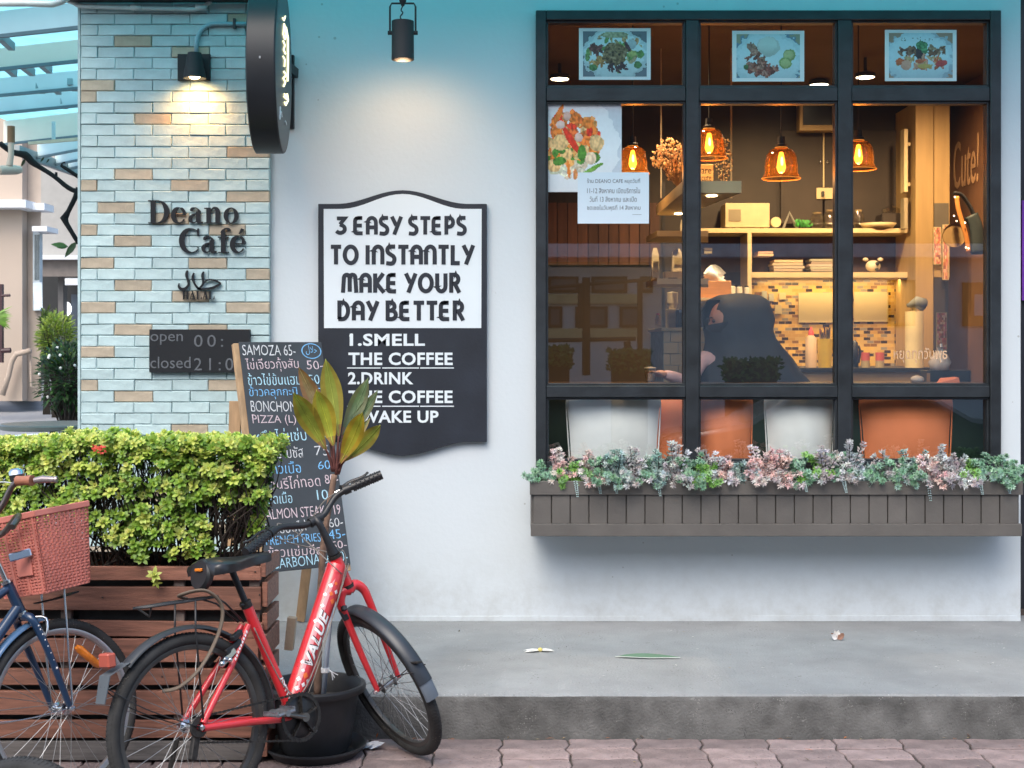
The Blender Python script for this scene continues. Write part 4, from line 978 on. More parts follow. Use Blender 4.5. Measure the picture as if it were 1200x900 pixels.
T = [('SAMOZA 65-', 'w', .03, .66, 408, 421), ('ไข่เจียวกุ้งสับ', 'p', .05, .68, 424, 442), ('50-', 'p', .78, .98, 428, 439), ('ข้าวไข่ข้นแฮม', 'c', .05, .68, 443, 458), ('50-', 'c', .78, .96, 446, 457),
     ('ข้าวคลุกกะปิ', 'b', .05, .62, 459, 475), ('65-', 'b', .78, .96, 463, 474), ('BONCHON', 'w', .05, .58, 478, 491), ('PIZZA (L)', 'p', .05, .56, 495, 508), ('139-', 'p', .74, .97, 497, 507),
     ('หมึกไก่แซ่บ', 'c', .05, .66, 512, 528), ('69-', 'c', .76, .98, 514, 526), ('ไก่คาราบซัส', 'w', .05, .60, 533, 548), ('75-', 'w', .74, .98, 535, 547), ('ข้าวเนื้อ', 'b', .15, .55, 552, 567), ('60-', 'b', .76, .96, 554, 564),
     ('ข้าวนรีไก่ทอด', 'p', .03, .76, 570, 585), ('80-', 'p', .82, .98, 571, 582), ('สลัดเนื้อ', 'c', .05, .40, 588, 602), ('100-', 'c', .70, .98, 589, 601),
     ('SALMON STEAK 119', 'p', .03, .96, 608, 620), ('ข้าวซอยไก่', 'w', .03, .52, 624, 637), ('60-', 'w', .80, .97, 624, 635), ('FRENCH FRIES', 'b', .04, .68, 640, 650), ('45-', 'b', .78, .98, 638, 649),
     ('ข้าวแซ่มชีส', 'p', .05, .68, 652, 666 - 1), ('50-', 'p', .80, .98, 652, 661)]
kk = (404 + 262 - 18) / 648
for (s_, k, a, b, c, d) in T: brow(s_, k, a, b, 404 + (c - 404) * .945, 404 + (d - 404) * .945)
brow('CARBONARA 80-', 'c', .08, .97, 651, 662)
brow('\ufedd\ufefc\ufea3', 'b', .79, .93, 409, 420)
mb = MB(); cx, cz_ = .86 * BWd, BHt - .050
vs = []; n = 40
for i in range(n):
    a = 2 * math.pi * i / n
    for k_ in (1, .9): 
        q = BL + ax_ * (cx + .058 * k_ * math.cos(a)) + au_ * (cz_ + .042 * k_ * math.sin(a)) + an_ * .0088 - e0; vs.append(q)
mb.add(vs, [(2 * i, 2 * ((i + 1) % n), 2 * ((i + 1) % n) + 1, 2 * i + 1) for i in range(n)]); mb.build('chalk_ring', CHM['b'], ez)

# ------------------------------------------------------------ potted cordyline
PX_, PY_ = -.815, -1.80; M_pot = mat('black_plastic', (.022, .024, .028), .5, var=.3, scale=6, bump=.1)
pt = thing('flower_pot', 'black plastic flower pot holding the tall red stemmed plant', 'pot', (PX_, PY_, 0)); 
mb = MB(); mb.lathe([(0, .02), (.135, .02), (.145, .035), (.182, .26), (.205, .262), (.209, .27), (.209, .285), (.204, .292), (.190, .292), (.182, .28), (.17, .21), (0, .21)], n=48); mb.build('pot_body', M_pot, pt, smooth=True, auto=35)
mb = MB(); mb.lathe([(0, .005), (.16, .005), (.205, .045), (.212, .045), (.212, .038), (.175, .0), (0, .0)], n=44); mb.build('saucer', M_pot, pt, smooth=True, auto=35)
mb = MB(); mb.lathe([(0, .222), (.172, .212)], n=30); mb.build('soil', M_soil, pt)
cp = thing('cordyline', 'tall broad leaved cordyline with olive and reddish leaves', 'plant', (PX_, PY_, .22)); c0 = Vector(cp.location); CY = -1.83
M_trk = mat('cane', (.20, .125, .09), .8, var=.35, scale=20, bump=.4)
def C_(a, b, y=CY): return P(a, b, y) - c0
mb = MB(); mb.tube(spline([C_(372, 815), C_(373, 760), C_(376, 700), C_(378, 650), C_(383, 610), C_(388, 580), C_(392, 556)], 4), [.016] * 10 + [.014] * 6 + [.0125] * 9, 10); mb.build('trunk', M_trk, cp, smooth=True)
M_cl = mat('cordyline_leaf', rough=.5, var=.30, scale=14, vcol=True, trans=.35, bump=.25, bscale=45)
# each leaf: petiole start, where the blade begins, tip, width, colour, bend
OL, YG, RD, DKG = (.27, .30, .05), (.42, .44, .05), (.22, .085, .075), (.085, .14, .05)
LV = [((394, 556), (399, 478), (381, 421), 30, OL, -.02, 0), ((391, 553), (381, 470), (349, 429), 25, (.17, .12, .04), .04, .02), ((390, 552), (376, 508), (345, 462), 30, (.24, .26, .03), -.05, -.06),
      ((392, 552), (390, 500), (371, 459), 30, YG, -.04, -.05), ((395, 552), (402, 535), (422, 486), 27, (.36, .33, .03), -.06, -.06), ((397, 553), (410, 530), (443, 499), 22, OL, -.05, -.03),
      ((396, 555), (405, 478), (431, 441), 24, DKG, .05, .03), ((396, 555), (404, 488), (443, 455), 18, DKG, .03, .06), ((396, 556), (407, 500), (434, 488), 13, (.30, .32, .14), .02, .05)]
for (a, b, c, wpx, col, dy1, dy2) in LV:
    A = C_(*a); B = A.lerp(C_(*b, CY + dy1), .58); C2 = C_(*c, CY + dy1 * 1.6 + dy2); W = wpx * .80 / SC(CY)
    mb = MB(); mb.col = RD; mb.tube(spline([A, A.lerp(B, .5) + Vector((0, 0, .01)), B], 3), [.008, .007, .006, .0055, .005, .0045, .004], 6)
    d = C2 - B; side = d.cross(Vector((0, -1, .25))).normalized(); nn = side.cross(d).normalized(); n = 14; vs = []
    for i in range(n + 1):
        t = i / n; w_ = W / 2 * max(.02, math.sin(math.pi * (t ** 1.18)) ** .85) * (1.0 if i < n else 0.2) + .0045 * (1 - t); bow = nn * (-.035 * math.sin(math.pi * t) - .02 * t * t); wv = .004 * math.sin(t * 9 + wpx)
        c_ = B + d * t + bow
        for q_ in (-1, -.5, 0, .5, 1): vs.append(c_ + side * w_ * q_ + nn * (abs(q_) * w_ * .28 + wv * q_))
    for i in range(n):
        for j in range(4):
            t = i / n; mb.col = tuple(x * (1 + .06 * math.sin(i * .9 + j * .7 + wpx)) for x in (col if t > .12 else tuple((p + q) / 2 for p, q in zip(col, RD))))
            if j in (0, 3): mb.col = tuple(x * y for x, y in zip(mb.col, (1.15, .82, .8)))
            k0 = i * 5 + j; kb = len(mb.v)
            mb.add([vs[k0], vs[k0 + 1], vs[k0 + 6], vs[k0 + 5]], [(0, 1, 2, 3)])
    mb.col = tuple(min(1, x * 1.6 + .03) for x in col); mb.tube([B + d * (i / n) + nn * (-.035 * math.sin(math.pi * i / n) - .02 * (i / n) ** 2 + .001) for i in range(n + 1)], .0018, 4)
    me = mb.mesh('leaf', M_cl, smooth=True)
    bm = bmesh.new(); bm.from_mesh(me); bmesh.ops.remove_doubles(bm, verts=bm.verts, dist=1e-5); bm.to_mesh(me); bm.free()
    link('leaf', me, None, cp)
mb = MB(); mb.tube([P(379, 815, -1.86), P(386, 735, -1.86), P(389, 690, -1.86)], .0105, 10)
tag(mb.build('support_pipe', mat('blue_pvc', (.42, .50, .60), .45), smooth=True), 'pale blue plastic pipe supporting the plant in the pot', 'pipe')
mb = MB()
for k in range(4): mb.tube([Vector((P(381, 783 + k * 1.5, -1.86)) + Vector((.016 * math.cos(a * .8), .016 * math.sin(a * .8), 0))) for a in range(9)], .0022, 5)
for e in ((392, 794), (396, 791), (390, 797)): mb.tube(spline([P(384, 785, -1.875), P(388, 787, -1.88), P(*e, -1.88)], 4), .0022, 5)
tag(mb.build('string_tie', M_white), 'white string tied round the support pipe', 'string')

# ------------------------------------------------------------ alley plants
def bush(name, lab, cat, c, rx, rz_, n, cols, leafL, seed, flowers=0, ry=None):
    r = random.Random(seed); t = thing(name, lab, cat, (c.x, c.y, gz(0, c.y))); mb = MB(); st = MB(); c1 = c - Vector(t.location)
    for i in range(n):
        v = Vector((r.gauss(0, 1), r.gauss(0, 1), r.gauss(0, 1))).normalized() * (r.random() ** .35)
        k = 1 + .25 * noise.noise(v * 2.1 + Vector((seed, 0, 0)))
        p = c1 + Vector((v.x * rx * k, v.y * (ry or rx) * k, v.z * rz_ * k))
        if p.z < .02: continue
        leaf_mb(mb, p, v + Vector((r.uniform(-.5, .5), r.uniform(-.5, .5), .2)), Vector((r.uniform(-.6, .6), -.4, 1)), leafL * r.uniform(.7, 1.2), leafL * .36, .2, .1, jit(cols[r.randrange(len(cols))], .25, r), 1)
        if i % 14 == 0: st.tube([Vector((r.uniform(-.1, .1), 0, 0)), Vector((p.x * .5, p.y * .5, p.z * .6)), p], [.012, .008, .004], 4, cap=False)
    o = mb.build('foliage', M_leaf, t); o['kind'] = 'stuff'; st.build('stems', M_stem, t)
    if flowers:
        fl = MB(); fl.col = (.75, .75, .72)
        for i in range(flowers):
            v = Vector((r.uniform(-1, 1), -r.uniform(.4, 1), r.uniform(-1, 1))).normalized(); p = c1 + Vector((v.x * rx, v.y * (ry or rx), v.z * rz_)) * 1.02; fl.sphere(p, .02, 6, 4)
        fl.build('flowers', mat('blossom', (.75, .75, .72), .7), t)['kind'] = 'stuff'
    return t
bush('flowering_bush', 'dark green bush with small white flowers beside the brick pier', 'bush', P(80, 442, 10.5), .36, .44, 1500, [(.02, .06, .018), (.035, .09, .02), (.015, .04, .015)], .11, 4, 14)
bush('hedge', 'light green clipped shrub behind the flowering bush', 'hedge', P(68, 398, 15.5), .30, .42, 1100, [(.26, .36, .05), (.15, .24, .04)], .11, 5)
bush('shrub', 'narrow dark green shrub against the pink building corner', 'shrub', P(54, 392, 16.2), .09, .50, 300, [(.07, .12, .02), (.05, .10, .02)], .12, 6)
tr = thing('bare_tree', 'crooked black bare branch crossing under the alley canopy', 'tree', (P(120, 300, 7).x, 7, gz(0, 7))); t0 = Vector(tr.location); M_bark = mat('black_bark', (.012, .010, .010), .9)
def T_(a, b): return P(a, b, 7) - t0
mb = MB(); mb.tube([Vector((.1, .2, 0)), Vector((.15, .1, 1.5)), T_(122, 245), T_(112, 232)], [.09, .08, .06, .05], 8); mb.build('trunk', M_bark, tr, smooth=True)
mb = MB(); mb.tube(spline([T_(112, 232), T_(92, 225), T_(80, 220), T_(64, 207), T_(50, 198), T_(38, 190), T_(30, 182), T_(14, 178), T_(0, 168)], 3), [x_ * .72 for x_ in [.045, .042, .04, .038, .037, .036, .036, .035, .034, .034, .034, .034, .036, .038, .045, .05, .055, .055, .06, .05, .045, .04, .04, .04, .04]], 7)
mb.build('limb', M_bark, tr, smooth=True)
mb = MB(); mb.tube([T_(92, 220), T_(88, 232), T_(80, 248), T_(75, 256), T_(78, 262), T_(84, 272), T_(92, 285)], [.03, .028, .026, .045, .028, .024, .024], 6); mb.build('limb', M_bark, tr, smooth=True)
mb = MB(); mb.tube([T_(96, 210), T_(84, 202), T_(75, 196), T_(71, 194)], [.024, .022, .02, .012], 6); mb.tube([T_(75, 197), T_(72, 192), T_(76, 190)], .01, 5); mb.tube([T_(66, 208), T_(66, 202)], .014, 5); mb.build('twig', M_bark, tr)
for (a, b, c, d, col) in ((79, 288, 59, 286, (.05, .16, .03)), (80, 289, 66, 290, (.03, .10, .02)), (90, 283, 75, 302, (.03, .07, .02)), (30, 186, 24, 196, (.02, .04, .01)), (52, 184, 47, 190, (.02, .04, .01)), (58, 186, 54, 191, (.02, .04, .01)), (36, 184, 42, 192, (.015, .03, .01))):
    A, B = T_(a, b), T_(c, d); mb = MB(); leaf_mb(mb, A, B - A, (0, -1, .2), (B - A).length, (B - A).length * .34, .05, .1, col, 3); mb.build('leaf', M_leaf, tr)
# palm frond at the left edge
pf = thing('palm', 'bright green palm frond tip at the left edge', 'plant', (P(-25, 375, 3).x, 3, LEDGE)); f0 = Vector(pf.location); mb = MB()
for i in range(12): a = R(-38 + i * 7); leaf_mb(mb, P(-8, 372, 3) - f0, Vector((math.cos(a), 0, math.sin(a))), (0, -1, .4), .145 * random.uniform(.8, 1.1), .018, .3, .1, jit((.20, .38, .05), .2), 3)
mb.build('leaves', M_leaf, pf); mb = MB(); mb.tube([P(-8, 372, 3) - f0, Vector((0, 0, 1.0)), Vector((0, 0, 0))], .02, 6); mb.build('stem', M_stem, pf)

# ------------------------------------------------------------ litter on the ledge
def flat_item(name, lab, cat, pxp, draw, zf=LEDGE + .003, m=None):
    s = (pxp[1] - 405) / (CAM_H - zf); zz = FPX / s; o_ = Vector(((pxp[0] - 600) / s, zz - CAM_D, zf)); mb = MB(); draw(mb); return tag(mb.build(name, m or mat('litter', rough=.7, vcol=True), loc=o_), lab, cat)
def d1(mb):
    for i, a in enumerate((170, 185, 200, 20, -5, 350)): leaf_mb(mb, (.0, 0, .004), (math.cos(R(a)), math.sin(R(a)), .06), (0, 0, 1), .085 if i in (0, 2) else .07, .045, .1, .1, (.78, .78, .74), 3)
    mb.col = (.6, .5, .15); mb.sphere((0, 0, .006), .012, 8, 5)
flat_item('fallen_flower', 'white frangipani flower lying on the concrete ledge', 'flower', (633, 763), d1)
def d2(mb): leaf_mb(mb, (-.16, .01, .004), (1, -.06, .02), (0, -.35, 1), .32, .042, .02, .28, (.09, .17, .11), 5); mb.col = (.5, .52, .5); mb.tube([(-.16, .005, .006), (0, -.027, .006), (.15, -.02, .006)], .002, 4)
flat_item('fallen_leaf', 'long green leaf lying on the ledge below the window', 'leaf', (760, 771), d2)
def d3(mb):
    for a, c in ((150, (.22, .10, .06)), (30, (.25, .12, .07)), (80, (.75, .73, .7)), (110, (.7, .66, .62)), (200, (.7, .68, .66)), (340, (.25, .13, .09))): leaf_mb(mb, (0, 0, .004), (math.cos(R(a)), .3 * math.sin(R(a)), abs(math.sin(R(a))) * .8 + .3), (0, -1, .5), .045, .03, -.3, .3, c, 2)
flat_item('withered_flower', 'crumpled brown and white flower on the ledge at the right', 'flower', (981, 750), d3)
for n_, (a, b, sz_, c, lab) in enumerate(((430, 878, .075, (.6, .62, .68), 'crumpled white tissue beside the pot saucer'),)):
    flat_item('tissue', lab, 'litter', (a, b), lambda mb: [leaf_mb(mb, (-.03 + .012 * i, .01 * (i % 3), .003), (1, .2 * (i % 3 - 1), .25), (.2 * (i % 2), -.6, 1), .06, .03, -.2, .4, c, 2) for i in range(5)], zf=.002)
rr = random.Random(9)
def grit(mb):
    for i in range(110):
        x = rr.uniform(-1.6, 3.2); y = rr.uniform(-1.5, -.08); c = rr.choice([(.55, .55, .52), (.08, .06, .05), (.3, .22, .12), (.12, .12, .12)])
        leaf_mb(mb, (x, y, 0), (rr.uniform(-1, 1), rr.uniform(-.5, .5), .1), (0, 0, 1), rr.uniform(.006, .024), rr.uniform(.003, .008), .1, .1, c, 1)
mb = MB(); grit(mb); o = mb.build('leaf_litter', MATS['litter'], loc=(0, 0, LEDGE + .004)); tag(o, 'scattered tiny leaf bits and grit on the concrete ledge', 'litter', kind='stuff')
def grit2(mb):
    for i in range(60):
        x = rr.uniform(-1.1, 2.4); y = LY - rr.choice([rr.uniform(.005, .03), rr.uniform(.02, .45)]); leaf_mb(mb, (x, y, 0), (rr.uniform(-1, 1), rr.uniform(-.3, .3), .1), (0, 0, 1), rr.uniform(.01, .045), rr.uniform(.003, .010), .1, .1, rr.choice([(.35, .25, .12), (.45, .36, .2), (.12, .09, .06), (.4, .12, .03)]), 1)
mb = MB(); grit2(mb); o = mb.build('leaf_litter', MATS['litter'], loc=(0, 0, .003)); tag(o, 'dry leaf bits in the paver joints along the ledge', 'litter', kind='stuff')
# ------------------------------------------------------------ bicycles
M_tyre = mat('tyre_rubber', (.030, .030, .030), .8, var=.45, scale=10, bump=.15); add_specks(M_tyre, 120, .35, (.10, .09, .08))
M_chain = mat('dirty_chain', (.045, .042, .04), .5, .6, var=.4, scale=80)
M_spoke = mat('spoke_steel', (.34, .35, .36), .5, .8); M_chrome = mat('chrome', (.68, .70, .73), .16, 1., var=.05)
M_plast = mat('black_bike_plastic', (.016, .017, .02), .42, var=.2); M_sad = mat('saddle_vinyl', (.016, .017, .02), .33, var=.15, spec=.6)
M_refl = mat('orange_reflector', (.78, .22, .02), .25, var=.15, scale=60, coat=.5); M_rred = mat('red_reflector', (.42, .09, .06), .35)
M_red = mat('red_frame_paint', (.66, .03, .04), .30, var=.14, coat=.6, spec=.5); M_dkrim = mat('grey_rim', (.075, .072, .07), .4, .5, var=.2)
add_specks(M_red, 90, .22, (.16, .03, .02)); M_blue = mat('navy_frame_paint', (.012, .035, .085), .3, var=.1, coat=.5); M_alrim = mat('aluminium_rim', (.50, .51, .52), .35, .9)
M_wire = mat('black_wire', (.02, .02, .022), .4); M_cabl = mat('grey_cable', (.22, .20, .18), .5)
def rotv(v, k, a): return v * math.cos(a) + k.cross(v) * math.sin(a) + k * k.dot(v) * (1 - math.cos(a))
def bike_matrix(X, Y, yaw, lean):
    u = Vector((math.cos(yaw), math.sin(yaw), 0)); n = Vector((math.sin(yaw), -math.cos(yaw), 0)); z = Vector((0, 0, 1))
    v = z * math.cos(lean) - n * math.sin(lean); r = n * math.cos(lean) + z * math.sin(lean)
    return Matrix(((u.x, -r.x, v.x, X), (u.y, -r.y, v.y, Y), (u.z, -r.z, v.z, 0), (0, 0, 0, 1)))
def wheel(parent, c, fw, up, Rr, rim_m, tw=.021, nsp=32, tread=True, hub_m=None):
    """c hub centre, fw forward in the wheel plane, up in the wheel plane"""
    c = Vector(c); fw = Vector(fw).normalized(); up = Vector(up).normalized(); ax = fw.cross(up).normalized()
    def ring(mb, prof, n=72):
        k = len(prof); vs = []
        for i in range(n):
            a = 2 * math.pi * i / n; d = fw * math.cos(a) + up * math.sin(a)
            for (r, h) in prof: vs.append(c + d * r + ax * h)
        mb.add(vs, [(i * k + j, i * k + (j + 1) % k, ((i + 1) % n) * k + (j + 1) % k, ((i + 1) % n) * k + j) for i in range(n) for j in range(k)])
    Ri = Rr - 2 * tw
    mb = MB(); ring(mb, [(Ri + .004, -.012), (Ri - .004, -.0125), (Ri - .014, -.009), (Ri - .016, 0), (Ri - .014, .009), (Ri - .004, .0125), (Ri + .004, .012)])
    w_ = mb.build('wheel', rim_m, parent, smooth=True, auto=50)
    mb = MB(); ring(mb, [(Rr - tw + tw * math.cos(t), tw * 1.05 * math.sin(t)) for t in [2 * math.pi * j / 12 for j in range(12)]])
    if tread:
        for i in range(132):
            a = 2 * math.pi * i / 132
            for sg in (-1, 1):
                a2 = a + (.5 if sg > 0 else 0) * 2 * math.pi / 132; vs = []
                for (da, r, h) in ((-.008, .0008, .0015), (.007, .0008, .0015), (.003, -.006, .0165), (-.012, -.006, .0165)):
                    for lift in (0, .0022):
                        d = fw * math.cos(a2 + da) + up * math.sin(a2 + da); vs.append(c + d * (Rr + r + lift - .001) + ax * h * sg)
                mb.add(vs, [(1, 3, 5, 7), (0, 2, 3, 1), (2, 4, 5, 3), (4, 6, 7, 5), (6, 0, 1, 7)])
    mb.build('tyre', M_tyre, w_, smooth=True, auto=40)
    hm = hub_m or M_chrome
    mb = MB(); mb.lathe([(0, -.05), (.008, -.05), (.008, -.034), (.024, -.032), (.024, -.028), (.013, -.022), (.012, .022), (.024, .028), (.024, .032), (.008, .034), (.008, .05), (0, .05)], c, ax, 20); mb.build('hub', hm, w_, smooth=True, auto=35)
    for i in range(nsp):
        a = 2 * math.pi * i / nsp; sg = 1 if i % 2 else -1; off = .42 * (1 if (i // 2) % 2 else -1)
        d1 = fw * math.cos(a + off * 2.2) + up * math.sin(a + off * 2.2); d2 = fw * math.cos(a) + up * math.sin(a)
        mb = MB(); mb.tube([c + d1 * .022 + ax * .030 * sg, c + d2 * (Ri - .008)], .0013, 4, cap=False); mb.build('spoke', M_spoke, w_)
    return w_, ax
def fender_arc(c, fw, up, ax, Rf, a0, a1, w_, n=26, lip=.008):
    """curved mudguard sheet with folded sides"""
    mb = MB(); vs = []; prof = [(-w_ / 2, -lip), (-w_ / 2 * .8, -.001), (0, .004), (w_ / 2 * .8, -.001), (w_ / 2, -lip)]
    prof = prof + [(h, r - .003) for h, r in prof[::-1]]; k = len(prof)
    for i in range(n + 1):
        a = R(a0 + (a1 - a0) * i / n); d = fw * math.cos(a) + up * math.sin(a)
        for h, r in prof: vs.append(c + d * (Rf + r) + ax * h)
    fs = [(i * k + j, i * k + (j + 1) % k, (i + 1) * k + (j + 1) % k, (i + 1) * k + j) for i in range(n) for j in range(k)] + [tuple(range(k)), tuple(range((n + 1) * k - 1, n * k - 1, -1))]
    mb.add(vs, fs); return mb
V3 = Vector
def cable(parent, pts, r=.0025, m=None): mb = MB(); mb.tube(spline(pts, 5), r, 5); return mb.build('cable', m or M_cabl, parent, smooth=True)
def tubes(name, parent, m, lst, n=14):
    mb = MB()
    for pts, r in lst: mb.tube(pts, r, n)
    return mb.build(name, m, parent, smooth=True, auto=40)

def front_frame(sC, hC, al, de, L, off):
    C = V3((sC, 0, hC)); a = V3((-math.cos(al), 0, math.sin(al))); e1 = V3((math.sin(al), 0, math.cos(al)))
    w_ = rotv(e1, a, de); side = rotv(V3((0, -1, 0)), a, de); return C, a, w_, side, C - a * L + w_ * off

# ---- the red bicycle
RB = dict(X=-1.1122, Y=-2.6202, yaw=.8071, lean=.1483)
rb = thing('bicycle', 'red bicycle with black saddle, front wheel turned away, in front of the planter', 'bicycle', matrix=bike_matrix(**RB))
Rr = .332
wheel(rb, (0, 0, Rr), (1, 0, 0), (0, 0, 1), Rr - .002, M_dkrim, .023)
BB = V3((.448, 0, .282)); C, a_, w_, sd_, HF = front_frame(.7711, .7309, 1.1801, 1.3547, .4491, .0193)
clampP = V3((.280, 0, .728)); HT = C + a_ * .13; dropR = V3((.0, -.062, Rr)); dropL = V3((.0, .062, Rr))
fr = tubes('frame', rb, M_red, [([BB, clampP], .0205), ([BB + V3((-.01, 0, .035)), C + a_ * .095 + V3((-.01, 0, 0))], [.036, .040]), ([C + a_ * .004, C + a_ * .135], .0245)])
tubes('frame_tube', rb, M_red, [(spline([BB + V3((.02, 0, .01)), V3((.485, 0, .352)), V3((.538, 0, .411)), V3((.570, 0, .47)), V3((.576, 0, .53)), V3((.566, 0, .60))], 4), .0138)])
for sg, dr in ((-1, dropR), (1, dropL)):
    tubes('seat_stay', rb, M_red, [([V3((.268, sg * .02, .652)), V3((.165, sg * .042, .52)), dr + V3((.012, 0, .012))], .012)])
    tubes('chain_stay', rb, M_red, [([BB + V3((-.03, sg * .03, .0)), V3((.22, sg * .05, .308)), dr + V3((.01, 0, -.004))], .0135)])
    mb = MB(); mb.lathe([(0, -.006), (.011, -.006), (.011, .006), (.006, .012), (0, .012)], dr + V3((0, sg * .008, 0)), (0, sg, 0), 6); mb.build('axle_nut', M_chrome, rb)
tubes('seat_clamp', rb, M_chain, [([clampP + V3((.004, 0, -.012)), clampP + V3((-.004, 0, .012))], .0215), ([clampP + V3((-.02, -.012, 0)), clampP + V3((-.035, -.012, 0))], .006)])
sp_top = V3((.225, 0, .872))
tubes('seat_post', rb, M_plast, [([clampP, sp_top], .0125)])
tubes('bottom_bracket', rb, M_red, [([BB + V3((0, -.036, 0)), BB + V3((0, .036, 0))], .024)])
# saddle
mb = MB(); ST = [(.055, .098, .893, .040), (.075, .112, .903, .05), (.115, .118, .905, .05), (.16, .105, .900, .042), (.20, .075, .897, .036), (.25, .045, .897, .032), (.30, .030, .899, .030), (.335, .024, .899, .026), (.352, .014, .895, .018)]
n = 16; vs = []
for (s_, hw, top, th_) in ST:
    for j in range(n):
        t = math.pi * 2 * j / n; y = hw * math.cos(t); z = math.sin(t)
        zz = top + (.012 * z if z > 0 else th_ * z) - .018 * (abs(y) / .12) ** 2 * (1 if z > 0 else 1.4)
        if z < 0: zz = top - th_ * (abs(math.cos(t)) ** .4 if abs(y) > hw * .5 else .75)
        vs.append((s_ * 1.04 + .038, y * .95, zz))
k = len(ST); fs = [(i * n + j, i * n + (j + 1) % n, (i + 1) * n + (j + 1) % n, (i + 1) * n + j) for i in range(k - 1) for j in range(n)] + [tuple(range(n)), tuple(range(k * n - 1, (k - 1) * n - 1, -1))]
mb.add(vs, fs); sdl = mb.build('saddle', M_sad, rb, smooth=True, auto=60, fix=True)
mb = MB(); mb.box(.078, .090, -.024, .016, .872, .884); mb.build('reflector', M_refl, sdl, bevel=.003)
mb = MB(); mb.lathe([(0, .0), (.052, .0), (.060, .012), (.055, .03), (0, .032)], (.085, 0, .862), (1, 0, -.25), 20); mb.build('saddle_cup', M_plast, sdl, smooth=True, auto=40)
# mudguards, flap, lamp-shaped red reflector
u0, v0, x0_ = V3((1, 0, 0)), V3((0, 0, 1)), V3((0, -1, 0)); RH_ = V3((0, 0, Rr))
fr_ = fender_arc(RH_, u0, v0, x0_, Rr + .022, -12, 134, .062, 40).build('mudguard', mat('grey_black_mudguard', (.035, .04, .046), .45, var=.25, scale=5), rb, smooth=True, auto=50)
mb = MB(); A = RH_ + (u0 * math.cos(R(132)) + v0 * math.sin(R(132))) * (Rr + .024); B = V3((-.32, 0, .565)); Bq = V3((-.345, 0, .475))
vs = []
for q, hw in ((A, .030), (B, .034), (Bq, .030)):
    for sg in (-1, 1): vs.append(q + V3((0, sg * hw, 0)))
    for sg in (-1, 1): vs.append(q + V3((.004, sg * hw, 0)))
mb.add(vs, [(0, 1, 5, 4), (4, 5, 9, 8), (2, 6, 7, 3), (6, 10, 11, 7), (0, 4, 6, 2), (4, 8, 10, 6), (1, 3, 7, 5), (5, 7, 11, 9), (8, 9, 11, 10)]); mb.build('mud_flap', mat('flap_grey', (.09, .105, .12), .5, var=.15), fr_, fix=True)
mb = MB(); mb.box(-.322, -.288, -.033, .033, .59, .64); mb.build('rear_reflector', M_rred, fr_, bevel=.006)
for sg in (-1, 1): cable(rb, [V3((0, sg * .06, Rr)), V3((-.2, sg * .05, Rr + .10)), V3((-.33, sg * .012, .53))], .0022, M_wire)
# rack of bent wire
rk = MB()
RH2 = .775
for pts in ([V3((-.19, 0, RH2)), V3((-.16, -.05, RH2)), V3((-.02, -.065, RH2)), V3((.11, -.06, RH2)), V3((.17, -.03, RH2 - .03)), V3((.25, -.018, .665))], [V3((-.19, 0, RH2)), V3((-.16, .05, RH2)), V3((-.02, .065, RH2)), V3((.11, .06, RH2)), V3((.17, .03, RH2 - .03)), V3((.25, .018, .665))],
            [V3((-.17, -.015, RH2)), V3((.15, -.015, RH2))], [V3((-.17, .02, RH2)), V3((.15, .02, RH2))], [V3((-.12, -.055, RH2)), V3((-.10, .055, RH2))], [V3((.0, -.062, RH2)), V3((.02, .062, RH2))], [V3((.12, -.06, RH2)), V3((.12, .06, RH2))], [V3((-.15, -.05, RH2)), V3((-.13, .0, RH2 - .035)), V3((-.15, .05, RH2))]):
    rk.tube(pts, .0038, 6)
for sg in (-1, 1): rk.tube([V3((.02, sg * .066, RH2)), V3((.01, sg * .068, RH2 - .10)), V3((.012, sg * .066, Rr + .02))], .0042, 6)
rk.build('rack', M_wire, rb, smooth=True)
mb = MB(); mb.tube(spline([V3((.05, .04, RH2 + .005)), V3((.0, .0, RH2 + .022)), V3((.06, -.07, RH2 + .03)), V3((.115, -.085, RH2 - .03)), V3((.10, -.08, RH2 - .12)), V3((.02, -.075, RH2 - .23)), V3((-.06, -.05, RH2 - .29)), V3((-.10, .0, RH2 - .30))], 6), .0095, 8, flat=.55)
tag(mb.build('rubber_strap', mat('brown_rubber', (.13, .10, .075), .7, var=.2), smooth=True), 'brown rubber strap looped over the rack of the red bicycle', 'strap'); bpy.data.objects['rubber_strap'].matrix_world = bike_matrix(**RB)
# brakes
for sg in (-1, 1): mb = MB(); q = V3((.150, sg * .045, .545)); mb.bar(q + V3((-.03, 0, -.012)), q + V3((.03, 0, .03)), .014, .02); mb.sphere(q + V3((-.035, sg * .012, -.01)), .013, 8, 6); mb.sphere(q + V3((-.005, sg * .02, .0)), .010, 8, 6); mb.build('brake', M_chrome if sg < 0 else M_chain, rb, smooth=True, auto=50)
mb = MB(); mb.bar(V3((.14, -.05, .57)), V3((.22, -.035, .60)), .012, .022); mb.bar(V3((.17, -.05, .615)), V3((.225, -.03, .635)), .02, .02); mb.build('brake_arm', M_plast, rb, bevel=.003)
